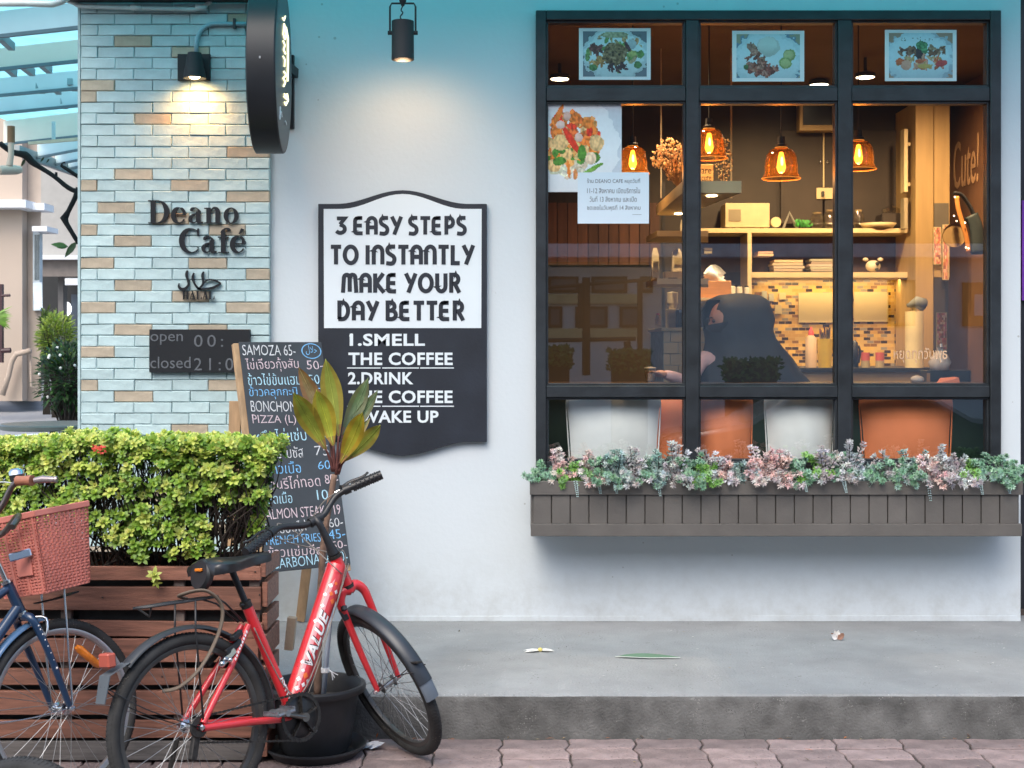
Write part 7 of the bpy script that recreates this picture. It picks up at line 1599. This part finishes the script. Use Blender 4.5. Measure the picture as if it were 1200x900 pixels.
t, hw, hh = item('bowl', 'white rounded bowl at the foot of the right pane', 'bowl', 1067, 1083, 437, 450, .8); mb = MB(); mb.sphere((0, 0, hh * .4), hw, 16, 8, (1, 1, .6)); mb.build('bowl_body', MATS['bag_white'], t, smooth=True); mb = MB(); mb.lathe([(hw * .6, 0), (hw * .6, .01)], n=12); mb.build('foot_ring', M_white, t)
t, hw, hh = item('napkin', 'folded coral napkin at the lower right corner of the counter', 'napkin', 1096, 1125, 442, 450, .7); mb = MB(); mb.add([(-hw, 0, 0), (hw, 0, .0), (hw, .1, hh), (-hw * .2, .1, hh * .8), (hw, .02, hh * .9)], [(0, 1, 4), (0, 4, 3), (1, 2, 4), (4, 2, 3)]); o = mb.build('cloth', mat('coral_cloth', (.62, .20, .12), .8), t)
# ceiling downlights seen in the top row
for (a, b, y, lab) in ((1014, 91, 2.2, 'bright recessed ceiling light in the right top pane'), (656, 93, 2.4, 'bright round ceiling light in the left top pane'), (960, 100, 3.0, 'small ceiling light in the centre top pane')):
    q = P(a, b, y); t = thing('ceiling_light', lab, 'lamp', q); mb = MB(); r_ = 10 / SC(y); mb.lathe([(0, 0), (r_, 0), (r_ * 1.1, .012)], n=20); mb.build('lens', mat('ceiling_glow', (1, .85, .6), .4, emit=(1, .82, .55), estr=9), t)
    mb = MB(); mb.tube([(0, 0, .012), (0, 0, 3.72 - q.z)], .012, 8); mb.lathe([(r_ * 1.15, .0), (r_ * 1.15, .03), (0, .05)], n=20); mb.build('housing', M_blackm, t, smooth=True, auto=40)
t, hw, hh = item('wall_speaker', 'small tan cube lamp below the ceiling in the centre top pane', 'lamp', 946, 971, 68, 87, 2.9); MB().box(-hw, hw, 0, .12, 0, hh).build('body', mat('cube_tan', (.30, .20, .09), .6), t, bevel=.01); MB().box(-.01, .01, .05, .07, hh, 3.72 - t.location.z).build('rod', M_blackm, t)
bm_ = boxpx('ceiling_beam', 600, 1250, 46, 56, 2.6, .12, mat('beam_black', (.02, .016, .013), .7)); tag(bm_, 'dark beam across under the cafe ceiling', 'beam')
for a, w2, lab in ((856, 2.0, 'thin pale rod just right of the left mullion'), (774, 1.6, 'thin grey rod above the dried flowers')): o = boxpx('rod', a, a + w2, 30, 232, 1.9, .01, mat('rod_grey', (.35, .30, .22), .4), None, 0); tag(o, lab, 'rod')
# interior lamps: warm strip under the shelf, spots below the ceiling, without fixtures
def area(name, loc, tgt, e, col, sx_, sy_):
    d = bpy.data.lights.new(name, 'AREA'); d.energy = e; d.color = col; d.shape = 'RECTANGLE'; d.size = sx_; d.size_y = sy_; o = bpy.data.objects.new(name, d); COL.objects.link(o); o.location = loc
    o.rotation_euler = (Vector(tgt) - Vector(loc)).to_track_quat('-Z', 'Y').to_euler(); return o
area('under_shelf_light', (2.65, DB - .16, P(0, 326, DB - .2).z - .01), (2.65, DB - .02, 1.0), 4.5, (1, .66, .26), 1.3, .04)
spot('downlight_1', (1.9, 2.2, 3.65), (2.0, 3.2, 1.4), 150, (1, .70, .36), 125, .8, .06); spot('downlight_2', (3.0, 1.7, 3.65), (3.1, 2.9, 1.4), 150, (1, .66, .34), 120, .8, .06); spot('downlight_3', (.9, 1.1, 3.65), (1.0, 1.4, 1.2), 120, (1, .68, .36), 120, .8, .06)

# ------------------------------------------------------------ cushions behind the low panes
def cushion(cx, t_, b, wpx, y, m, lab):
    q = P(cx, (t_ + b) / 2, y); k = 1 / SC(y); mb = MB(); n = 32; hw, hh = wpx / 2 * k, (b - t_) / 2 * k; vs = []
    for sg in (-1, 1):
        for i in range(n + 1):
            for j in range(n + 1):
                u = -1 + 2 * i / n; v = -1 + 2 * j / n; th_ = .075 * (max(0, math.cos(u * 1.5708)) * max(0, math.cos(v * 1.5708))) ** .75; pin = 1 - .07 * (1 - abs(u)) * 0
                x = u * hw * (1 - .045 * (1 - v ** 2) * abs(u)) * (1 - .13 * (1 - v) / 2) ; z = v * hh * (1 - .05 * (1 - u ** 2) * abs(v))
                vs.append((x, sg * -(th_ + .004 * math.sin(u * 7 + v * 3) * (1 - u * u)), z))
    N_ = (n + 1) ** 2; fs = []
    for s_ in range(2):
        for i in range(n):
            for j in range(n): a = s_ * N_ + i * (n + 1) + j; f = (a, a + n + 1, a + n + 2, a + 1); fs.append(f if s_ else f[::-1])
    mb.add(vs, fs); o = mb.build('cushion_cover', m, None, smooth=True, fix=True, loc=q, rot=(R(-3), 0, 0)); o.name = 'cushion'; tag(o, lab, 'cushion')
    mb = MB(); mb.tube([(hw * math.copysign(min(1, abs(math.cos(a)) ** .25), math.cos(a)) * (1 - .13 * (1 - math.copysign(abs(math.sin(a)) ** .25, math.sin(a))) / 2), 0, hh * math.copysign(min(1, abs(math.sin(a)) ** .25), math.sin(a))) for a in [2 * math.pi * i / 40 for i in range(40)]], .004, 5, closed=True); mb.build('piping', m, o, smooth=True)
M_cw = mat('white_cushion', (.86, .89, .87), .85, var=.04, bump=.15, bscale=20); M_co = mat('orange_cushion', (.80, .24, .09), .85, var=.05, bump=.15, bscale=20)
cushion(719, 457, 572, 114, .10, M_cw, 'white cushion behind the lower left pane'); cushion(792, 457, 572, 100, .24, M_co, 'orange cushion half hidden behind the left white one'); cushion(850, 457, 574, 66, .11, M_co, 'orange cushion in the lower centre pane'); cushion(937, 457, 572, 84, .10, M_cw, 'white cushion beside the right mullion of the lower row'); cushion(1062, 457, 574, 112, .11, M_co, 'large orange cushion behind the lower right pane')
bn = boxpx('bench', 630, 1172, 560, 600, .12, .5, mat('green_bench', (.02, .07, .045), .6), None); tag(bn, 'dark green bench below the window that carries the cushions', 'bench')
bk_ = boxpx('back_panel', 640, 1170, 466, 560, .62, .04, mat('green_bench_back', (.018, .05, .035), .5), None, .004); bk_.parent = bn
tbl = boxpx('table', 640, 1172, 450, 458, .42, .5, mat('brown_table', (.06, .035, .022), .4), None); tag(tbl, 'brown window table behind the lower frame bar', 'table')

# ------------------------------------------------------------ person with headscarf at the window table
pr = thing('person', 'seated person in dark grey headscarf and pale pink top, hand beside a glass', 'person', P(868, 560, .95)); p0_ = Vector(pr.location); YP = .95
def PP(a, b, y): return P(a, b, y) - p0_
J = [PP(862, 520, 1.05), PP(860, 470, 1.02), PP(858, 430, .98), PP(858, 408, .95), PP(857, 392, .93),      # pelvis .. neck
     PP(822, 420, .93), PP(806, 448, .80), PP(784, 440, .66), PP(776, 438, .64),                           # left-seen arm to the hand
     PP(898, 424, .98), PP(915, 462, .90), PP(885, 475, .74), PP(875, 476, .72)]
Ed = [(0, 1), (1, 2), (2, 3), (3, 4), (2, 5), (5, 6), (6, 7), (7, 8), (2, 9), (9, 10), (10, 11), (11, 12)]
Rd = [.15, .14, .13, .07, .05, .062, .046, .034, .026, .062, .046, .034, .026]
me = bpy.data.meshes.new('body'); me.from_pydata([tuple(v) for v in J], Ed, []); tmp = bpy.data.objects.new('body_source', me); COL.objects.link(tmp)
sm = tmp.modifiers.new('Skin', 'SKIN'); sv = me.skin_vertices[0].data
for i, r_ in enumerate(Rd): sv[i].radius = (r_, r_ * (.8 if i < 3 else 1))
sv[0].use_root = True; tmp.modifiers.new('Sub', 'SUBSURF').levels = 2
bpy.context.view_layer.update(); me2 = bpy.data.meshes.new_from_object(tmp.evaluated_get(bpy.context.evaluated_depsgraph_get())); bpy.data.objects.remove(tmp)
me2.polygons.foreach_set('use_smooth', [True] * len(me2.polygons)); M_pinkc = mat('pink_shirt', (.66, .42, .40), .85, var=.06, bump=.1, bscale=15); M_skin = mat('skin', (.48, .24, .16), .5, var=.08)
me2.materials.clear(); link('body', me2, M_pinkc, pr)
# hand: palm and five fingers curled towards the glass
hc = PP(774, 438, .63); mb = MB(); mb.sphere(hc + Vector((.0, 0, 0)), .036, 12, 8, (1.15, .75, .6))
for i in range(4): y_ = -.022 + i * .014; mb.tube(spline([hc + Vector((-.025, y_, .006)), hc + Vector((-.055, y_ - .003, .010)), hc + Vector((-.072 + .004 * abs(i - 1.5), y_, -.006)), hc + Vector((-.070 + .004 * abs(i - 1.5), y_, -.022))], 3), [.0085] * 4 + [.0078] * 3 + [.007] * 2 + [.006], 8)
mb.tube(spline([hc + Vector((.0, -.022, .0)), hc + Vector((-.02, -.042, .008)), hc + Vector((-.045, -.044, .004))], 3), [.010, .010, .0095, .009, .0085, .008, .007], 8); mb.build('hand', M_skin, pr, smooth=True)
# head turned to the left, with features
hcn = PP(849, 375, .925); mb = MB(); n, m_ = 28, 20; vs = []
fd = Vector((-.95, -.30, -.22)).normalized(); sdv = Vector((.30, -.95, 0)); upv = fd.cross(sdv).normalized()
if upv.z < 0: upv = -upv
for i in range(m_ + 1):
    th_ = math.pi * i / m_
    for j in range(n):
        a = 2 * math.pi * j / n; f = math.sin(th_) * math.cos(a); s_ = math.sin(th_) * math.sin(a); u = math.cos(th_)
        r_ = Vector((f * .092, s_ * .074, u * .112))
        if u < -.2: r_.y *= 1 - .35 * (-u - .2); r_.x *= 1 - .12 * (-u - .2)
        if f > .5:
            g = lambda cs, cu, w1, w2: math.exp(-((s_ - cs) / w1) ** 2 - ((u - cu) / w2) ** 2)
            r_.x += .026 * g(0, -.12, .13, .20) + .010 * g(0, -.42, .25, .07) - .010 * g(.30, .10, .16, .12) - .010 * g(-.30, .10, .16, .12) + .008 * g(0, -.78, .3, .15) + .004 * g(0, .3, .6, .1)
        vs.append(hcn + fd * r_.x + sdv * r_.y + upv * r_.z)
fs = [(i * n + j, (i + 1) * n + j, (i + 1) * n + (j + 1) % n, i * n + (j + 1) % n) for i in range(m_) for j in range(n)]
mb.add(vs, fs); hd_ = mb.build('head', M_skin, pr, smooth=True)
mb = MB()
for s_ in (-1, 1): mb.sphere(hcn + fd * .088 + sdv * .030 * s_ + upv * .012, .011, 10, 8)
mb.build('eyes', mat('eye', (.03, .02, .02), .2), hd_, smooth=True)
mb = MB(); mb.tube([hcn + fd * .093 + sdv * .022 - upv * .050, hcn + fd * .102 - upv * .050, hcn + fd * .093 - sdv * .022 - upv * .050], [.003, .006, .003], 6); mb.build('mouth', mat('lips', (.35, .10, .09), .4), hd_)
mb = MB()
for s_ in (-1, 1): mb.tube([hcn + fd * .092 + sdv * .044 * s_ + upv * .030, hcn + fd * .099 + sdv * .028 * s_ + upv * .037, hcn + fd * .100 + sdv * .012 * s_ + upv * .033], [.002, .004, .003], 6)
mb.build('eyebrows', M_black, hd_)
mb = MB(); vs = []       # dark face mask over nose and chin
for (u_a, u_b) in ((-.04, -.95),):
    k0 = len(mb.v); vs = []
    for i in range(9):
        u_ = u_a + (u_b - u_a) * i / 8; rr2 = math.sqrt(max(0, 1 - u_ * u_))
        for j in range(17):
            a = -1.75 + 3.5 * j / 16; nose = .034 * math.exp(-((a) / .35) ** 2 - ((u_ + .12) / .25) ** 2)
            vs.append(hcn + fd * (rr2 * math.cos(a) * .106 + nose) + sdv * (rr2 * math.sin(a) * .084 * (1 - (.3 * (-u_ - .2) if u_ < -.2 else 0))) + upv * u_ * .124)
    mb.add(vs, [(i * 17 + j, i * 17 + j + 1, (i + 1) * 17 + j + 1, (i + 1) * 17 + j) for i in range(8) for j in range(16)])
mb.build('face_mask', mat('mask_black', (.02, .022, .026), .8), hd_, smooth=True)
# headscarf: hood round the face falling in folds over shoulders and back
M_scf = mat('grey_scarf', (.018, .022, .025), .8, var=.25, scale=6, bump=.5, bscale=9)
mb = MB(); rowsS = [(343.5, 866, 3, .02), (346, 866, 24, .08), (352, 865, 36, .12), (362, 864, 41, .14), (374, 865, 43, .15), (386, 864, 41, .15), (396, 868, 42, .14), (406, 871, 46, .15), (420, 874, 53, .17), (434, 877, 60, .19), (448, 880, 66, .20), (470, 882, 70, .21)]
n = 44; vs = []
for (yy_, cx_, hwp, dpt) in rowsS:
    for j in range(n):
        a = 2 * math.pi * j / n; fold = 1 + (.05 * math.sin(a * 6 + yy_ * .06) + .03 * math.sin(a * 11 - yy_ * .09) if yy_ > 390 else .02 * math.sin(a * 5 + yy_ * .12))
        c = P(cx_, yy_, .98); vs.append(c - p0_ + Vector((hwp / SC(.98) * math.cos(a) * fold, dpt * math.sin(a) * fold, 0)))
fs = []
for i in range(len(rowsS) - 1):
    for j in range(n):
        a = 2 * math.pi * (j + .5) / n; yc = (rowsS[i][0] + rowsS[i + 1][0]) / 2
        if 355 < yc < 382 and math.radians(186) < a < math.radians(232): continue      # opening for the face
        fs.append((i * n + j, (i + 1) * n + j, (i + 1) * n + (j + 1) % n, i * n + (j + 1) % n))
mb.add(vs, fs); mb.build('headscarf', M_scf, pr, smooth=True)
gl = thing('drinking_glass', 'small glass of brown drink on the window table by the hand', 'glass', P(762, 447, .55)); mb = MB(); mb.lathe([(0, 0), (.026, 0), (.034, .075), (.031, .075), (.024, .004), (0, .004)], n=20); mb.build('glass_body', M_cg, gl, smooth=True, auto=40); mb = MB(); mb.lathe([(0, .004), (.024, .004), (.028, .045), (0, .045)], n=16); mb.build('drink', mat('coffee', (.30, .20, .10), .3), gl); mb = MB(); mb.lathe([(.036, .076), (.036, .082), (0, .086)], n=16); mb.build('lid', mat('lid_tan', (.5, .4, .25), .4), gl)

# ------------------------------------------------------------ prints stuck on the glass (flat prints, painted cell by cell)
def picture(l, r, t_, b, y, painter, nx, ny, name, lab, cat, border=.0, m=None, parent=None):
    A = P(l, b, y); B = P(r, t_, y); th_ = thing(name, lab, cat, ((A.x + B.x) / 2, y, (A.z + B.z) / 2)); o_ = Vector(th_.location)
    MB().box(A.x - o_.x, B.x - o_.x, 0, .0015, A.z - o_.z, B.z - o_.z).build('paper', mat('print_paper', (.72, .76, .78), .5, var=.02), th_)
    mb = MB(); bx, bz = border * (B.x - A.x), border * (B.x - A.x) * .8; x0, x1, z0, z1 = A.x + bx - o_.x, B.x - bx - o_.x, A.z + bz - o_.z, B.z - bz - o_.z
    vs = [(x0 + (x1 - x0) * i / nx, -.0008, z0 + (z1 - z0) * j / ny) for j in range(ny + 1) for i in range(nx + 1)]; mb.v = vs
    for j in range(ny):
        for i in range(nx): mb.f.append((j * (nx + 1) + i, j * (nx + 1) + i + 1, (j + 1) * (nx + 1) + i + 1, (j + 1) * (nx + 1) + i)); mb.c.append(painter((i + .5) / nx, (j + .5) / ny)); mb.m.append(0)
    mb.build('print', m or mat('food_print', rough=.35, vcol=True, var=.02), th_); return th_
def make_painter(bg_, shapes, asp):
    """shapes: (cx, cy, rx, ry, angle, colour, noise) ellipses painted in order; y up"""
    def f(u, v):
        c = bg_(u, v) if callable(bg_) else bg_
        for (cx, cy, rx, ry, an, col, nz) in shapes:
            dx, dy = u - cx, v - cy; ca, sa = math.cos(an), math.sin(an); a = (dx * ca + dy * sa * asp) / rx; b_ = (-dx * sa + dy * ca * asp) / (ry * asp)
            if a * a + b_ * b_ < 1 + .25 * noise.noise(Vector((u * 14, v * 14, cx * 9))):
                k = 1 + nz * noise.noise(Vector((u * 32, v * 26, cy * 7))) * 1.6; sh = 1 - .25 * max(0, -b_) ; c = tuple(max(0, x * k * sh) for x in col)
        return c
    return f
rr = random.Random(31)
def scatter(cx, cy, sx_, sy_, n, cols, r0, r1, nz=.5):
    out = []
    for i in range(n):
        a = rr.uniform(0, 6.28); d = rr.random() ** .6; col = rr.choice(cols); s_ = rr.uniform(r0, r1)
        out.append((cx + math.cos(a) * d * sx_, cy + math.sin(a) * d * sy_, s_, s_ * rr.uniform(.4, .8), rr.uniform(0, 3), jit(col, .2, rr), nz))
    return out
OR, RDc, CRm, GRn, PKs = (.95, .26, .04), (.85, .05, .02), (.95, .60, .26), (.10, .28, .04), (.85, .50, .40)
sh = [(.35, .5, .85, .78, 0, (.66, .70, .76), .03), (.30, .48, .66, .62, 0, (.86, .88, .91), .02)]
sh += scatter(.30, .30, .33, .14, 34, [(.80, .72, .55), (.78, .66, .46), (.70, .62, .48)], .03, .10, .3) + scatter(.34, .66, .34, .24, 90, [OR, OR, RDc, CRm, (.78, .34, .10), (.90, .20, .04)], .045, .10)
sh += scatter(.33, .42, .34, .10, 40, [OR, GRn, CRm, (.90, .45, .12)], .04, .085) + [(.17, .56, .11, .09, .3, CRm, .4), (.66, .55, .10, .09, 0, (.86, .55, .25), .4), (.58, .38, .08, .07, 0, (.84, .62, .42), .4), (.08, .30, .10, .07, 0, CRm, .4), (.32, .58, .045, .20, .55, RDc, .2), (.15, .88, .035, .12, -.4, OR, .2),
       (.46, .44, .06, .09, 0, GRn, .5), (.16, .35, .09, .05, .2, GRn, .5), (.10, .44, .04, .05, 0, GRn, .5), (.62, .27, .16, .022, .5, (.16, .38, .05), .3), (.55, .23, .12, .018, .35, (.22, .42, .08), .3), (.17, .76, .06, .045, 0, (.86, .62, .55), .1), (.42, .62, .055, .05, .2, (.86, .60, .52), .1), (.26, .86, .05, .05, 0, (.80, .50, .42), .1), (.28, .26, .022, .10, .1, OR, .3), (.37, .20, .03, .06, 0, (.8, .3, .1), .3)]
PYg = .006
t = picture(642, 728.5, 121.5, 225, PYg, make_painter(lambda u, v: (.62, .66, .74) if not (u > .55 and v > .9) else (.72, .48, .46), sh, 1.2), 84, 100, 'food_poster', 'large poster of orange shrimp stir fry noodles on the left pane', 'poster', 0, mat('bright_print', rough=.3, vcol=True, var=.02))
sh = [(.5, .5, .53, .60, 0, (.10, .14, .16), .1), (.5, .5, .515, .585, 0, (.42, .55, .60), .05), (.5, .5, .46, .52, 0, (.52, .68, .72), .05)] + scatter(.5, .5, .44, .46, 46, [(.10, .24, .07), (.30, .26, .12), (.34, .30, .16), (.12, .28, .08), (.38, .22, .10)], .03, .08) + [(.5, .92, .22, .07, 0, (.34, .38, .24), .4)]
sh += scatter(.22, .60, .10, .14, 16, [(.09, .03, .03), (.13, .05, .05)], .03, .06) + scatter(.24, .33, .12, .12, 24, [(.32, .17, .05), (.40, .22, .07)], .03, .05) + [(.5, .50, .20, .25, 0, (.15, .115, .055), .9)] + scatter(.5, .5, .18, .22, 46, [(.20, .16, .09), (.11, .085, .04), (.25, .20, .12)], .015, .035) + scatter(.55, .20, .18, .08, 18, [(.035, .02, .03), (.06, .03, .04)], .03, .06) + [(.77, .72, .07, .11, 0, (.36, .46, .50), .1), (.77, .50, .06, .08, 0, (.30, .36, .12), .3), (.86, .26, .06, .08, 0, (.06, .18, .06), .4), (.16, .20, .07, .07, 0, (.06, .18, .06), .4), (.91, .50, .05, .08, 0, (.08, .22, .06), .4), (.70, .66, .03, .12, .5, (.07, .03, .04), .4)]
picture(678.5, 762.5, 33, 93.5, PYg, make_painter((.12, .16, .20), sh, .72), 80, 56, 'food_photo', 'small photo of a herb ringed brown noodle dish, leftmost in the top panes', 'photo', .055)
sh = [(.5, .42, .56, .74, 0, (.12, .22, .32), .05), (.5, .42, .53, .70, 0, (.42, .60, .66), .05), (.5, .42, .47, .60, 0, (.48, .66, .72), .03)] + scatter(.33, .42, .17, .30, 40, [(.16, .06, .04), (.24, .10, .07), (.10, .04, .03), (.28, .15, .11)], .03, .07) + scatter(.42, .18, .24, .14, 56, [(.20, .06, .045), (.28, .10, .07), (.12, .04, .03), (.30, .16, .12)], .03, .07) + scatter(.24, .66, .07, .10, 10, [(.28, .17, .12)], .03, .06) + [(.50, .72, .18, .23, 0, (.42, .52, .50), .03), (.49, .76, .15, .18, 0, (.50, .62, .60), .02), (.83, .52, .10, .13, .4, (.22, .32, .12), .15), (.82, .52, .075, .10, .4, (.38, .46, .22), .1), (.77, .34, .10, .13, -.2, (.20, .32, .11), .15), (.77, .34, .075, .10, -.2, (.36, .45, .20), .1), (.15, .25, .04, .06, 0, (.05, .13, .05), .3)]
picture(858, 942.5, 36, 95.5, PYg, make_painter((.25, .28, .20), sh, .72), 80, 56, 'food_photo', 'small photo of a rice dome with meat and cucumber slices in the centre top pane', 'photo', .06)
sh = [(.5, .45, .58, .62, 0, (.30, .42, .50), .05), (.47, .45, .52, .58, 0, (.42, .60, .68), .04), (.47, .48, .46, .50, 0, (.46, .65, .72), .03)] + scatter(.36, .60, .22, .10, 34, [(.13, .07, .05), (.20, .12, .08), (.08, .045, .035)], .03, .06) + scatter(.74, .60, .14, .12, 24, [(.14, .08, .05), (.26, .18, .12)], .03, .06) + [(.5, .55, .08, .16, 0, (.035, .03, .04), .3)] + scatter(.52, .32, .36, .16, 44, [(.42, .30, .12), (.45, .34, .18), (.38, .10, .04), (.46, .12, .05), (.50, .28, .20)], .04, .07, .3) + [(.82, .32, .10, .07, .2, (.42, .06, .06), .2), (.17, .36, .06, .08, 0, (.45, .11, .04), .2), (.27, .28, .08, .11, -.5, (.52, .30, .22), .1), (.56, .26, .11, .055, 0, (.45, .33, .10), .1), (.48, .37, .07, .045, 0, (.45, .11, .05), .1), (.52, .72, .09, .10, 0, (.05, .20, .09), .6), (.56, .62, .05, .08, .4, (.07, .26, .12), .5)] + scatter(.46, .86, .28, .08, 26, [(.10, .14, .10)], .006, .013)
picture(1037, 1121, 35, 95, PYg, make_painter((.30, .22, .16), sh, .72), 80, 56, 'food_photo', 'small photo of glazed vegetables with a green garnish, rightmost in the top panes', 'photo', .055)
A = P(677, 262, .004); B = P(760.5, 202, .004); no = thing('paper_notice', 'white paper notice with four centred lines of thai text on the left pane', 'notice', ((A.x + B.x) / 2, .004, (A.z + B.z) / 2)); n0 = Vector(no.location)
MB().box(A.x - n0.x, B.x - n0.x, 0, .0012, A.z - n0.z, B.z - n0.z).build('paper', mat('notice_paper', (.68, .76, .84), .6, var=.02), no)
M_ink = mat('ink_grey', (.12, .13, .15), .7)
for s_, l, r, t_, b in (('ร้าน DEANO CAFE หยุดวันที่', 688, 750, 209, 216), ('11-12 สิงหาคม เปิดบริการใน', 688, 750, 219.5, 226.5), ('วันที่ 13 สิงหาคม และเปิด', 691, 746, 229.5, 236.5), ('ชดเชยในวันพุธที่ 14 สิงหาคม', 688, 750.5, 240, 247.5)):
    A = P(l, b, .004) - n0; B = P(r, t_, .004) - n0; lettering(s_, M_ink, no, A.x, B.x, A.z, B.z, depth=.0003)
A = P(741, 251.6, .004) - n0; MB().box(A.x, A.x + .05, -.0006, 0, A.z, A.z + .0016).build('line', M_ink, no)
A = P(1047, 425, .006); B = P(1110, 407, .006); wl = thing('window_lettering', 'tan thai closing day lettering low on the right pane', 'lettering', (A.x, .006, A.z)); lettering('หยุดทุกวันพุธ', mat('vinyl_tan', (.58, .38, .24), .6), wl, 0, B.x - A.x, 0, B.z - A.z, bold=.01, depth=.0006)
# ------------------------------------------------------------ the other side of the street (seen only as reflections in the glass)
RY = -15.0
def RX(a): return (a - 600) * (CAM_D - RY) / FPX          # mirrored place that shows at photo x
def RZ(b): return CAM_H - (b - 405) * (CAM_D - RY) / FPX
op = thing('street_building', 'long pale building across the street mirrored in the window', 'building', (3, RY, -.15)); o0 = Vector(op.location)
def ob(nm, x0, x1, y0, y1, z0, z1, m, par=op): return MB().box(x0 - o0.x, x1 - o0.x, y0 - o0.y, y1 - o0.y, z0 - o0.z, z1 - o0.z).build(nm, m, par)
M_op = mat('street_wall', (.78, .80, .82), .8, var=.1, scale=1); M_opd = mat('street_dark', (.03, .028, .026), .8, var=.3); M_opy = mat('street_yellow', (.75, .60, .32), .7, var=.1)
ob('wall', -14, 20, RY - 3, RY, -.15, RZ(300), M_op); ob('cornice', -14, 20, RY, RY + .5, RZ(303), RZ(288), mat('street_cornice', (.8, .8, .84), .7)); ob('upper_wall', -14, 20, RY - 3, RY - .2, RZ(288), 7.2, mat('street_upper', (.05, .035, .028), .8, var=.4, scale=1))
ob('band', RX(640), RX(760), RY, RY + .06, RZ(312), RZ(307), M_opy); ob('band', RX(640), RX(752), RY, RY + .08, RZ(356), RZ(345), M_opy); ob('band', RX(640), RX(752), RY, RY + .08, RZ(396), RZ(385), M_opy)
for (l, r, t_, b) in ((642, 659, 359, 384), (674, 712, 359, 384), (726, 752, 359, 384), (642, 678, 324, 343), (693, 735, 324, 343), (750, 765, 324, 343), (1040, 1072, 328, 382)):
    w9 = ob('window', RX(l), RX(r), RY, RY + .05, RZ(b), RZ(t_), M_opd); ob('pane', RX(l) + .05, RX(r) - .05, RY + .05, RY + .055, RZ(b) + .05, RZ(t_) - .05, mat('street_glass', (.12, .15, .18), .1), op)
for q in ((RX(1128), RX(1160), 331, 382),): ob('sign_board', q[0], q[1], RY, RY + .06, RZ(q[3]), RZ(q[2]), mat('street_orange', (.75, .38, .10), .6)); ob('sign_face', RX(1141), q[1], RY + .06, RY + .065, RZ(370), RZ(345), M_op)
fn = thing('street_railing', 'dark pipe railing across the street mirrored in the window', 'railing', (3, -12.6, -.15)); f0 = Vector(fn.location); YR = -12.6; kR = (CAM_D - YR) / FPX
def rr_(a, b): return Vector(((a - 600) * kR, YR, CAM_H - (b - 405) * kR)) - f0
for (p, q, r_) in (((640, 337), (770, 327), .03), ((640, 399), (745, 397), .035), ((687, 325), (687, 440), .06), ((735, 400), (738, 437), .05), ((750, 330), (750, 434), .04), ((681, 335), (681, 385), .05)): mb = MB(); mb.tube([rr_(*p), rr_(*q)], r_, 6); mb.build('bar', M_blackm, fn)
for (l, r, t_, b, lab) in ((715, 760, 412, 436, 'clipped dark hedge across the street mirrored left of centre'), (849, 911, 421, 446, 'clipped dark hedge across the street mirrored in the centre pane'), (642, 668, 408, 430, 'small green shrub across the street mirrored at the left')):
    kx = (CAM_D + 12.2) / FPX; bc = Vector((((l + r) / 2 - 600) * kx, -12.2, CAM_H - ((t_ + b) / 2 - 405) * kx)); hw, hh = (r - l) / 2 * kx, (b - t_) / 2 * kx; t = thing('street_hedge', lab, 'hedge', (bc.x, bc.y, -.15)); b9 = bc - Vector(t.location); mb = MB()
    r9 = random.Random(int(l))
    for i in range(700): p = b9 + Vector((r9.uniform(-hw, hw), r9.uniform(-.25, .3), r9.uniform(-hh, hh))); leaf_mb(mb, p, (r9.uniform(-1, 1), r9.uniform(-1, 1), r9.uniform(-.3, 1)), (r9.uniform(-1, 1), 1, .5), .09, .05, .1, .1, jit((.08, .17, .05), .4, r9), 1)
    MB_ = MB(); MB_.box(b9.x - hw * .9, b9.x + hw * .9, -.2, .2, 0, b9.z + hh * .8).build('trunk_mass', M_opd, t); o = mb.build('foliage', M_leaf, t); o['kind'] = 'stuff'
car = thing('street_car', 'grey parked car across the street mirrored low in the window', 'car', (4.0, -9.6, -.15)); 
mb = MB(); prof_ = [(-2.1, .35), (-2.05, .75), (-1.2, .92), (-.55, 1.36), (.75, 1.38), (1.45, .98), (2.05, .9), (2.12, .4), (1.6, .25), (-1.7, .25)]
mb.prism(prof_, -.85, .85); mb.build('body', mat('car_paint', (.12, .13, .14), .25, coat=.8), car, fix=True, bevel=.05, smooth=True, auto=40)
mb = MB(); mb.prism([(-1.05, .96), (-.5, 1.32), (.68, 1.34), (1.25, .98)], .851, .86); mb.build('side_window', M_black, car, fix=True)
for x_ in (-1.35, 1.3): mb = MB(); mb.lathe([(0, -.1), (.32, -.1), (.33, 0), (.32, .1), (.18, .11), (0, .1)], (x_, .8, .32), (0, 1, 0), 28); mb.build('wheel', M_tyre, car, smooth=True, auto=40)
ro = sheet('far_pavement', ((-40, -40), (40, -11.2)), mat('far_pavement', (.22, .22, .22), .9), f=lambda x, y: -.03)
bpy.data.objects['rubber_strap'].name = 'rubber_strap'
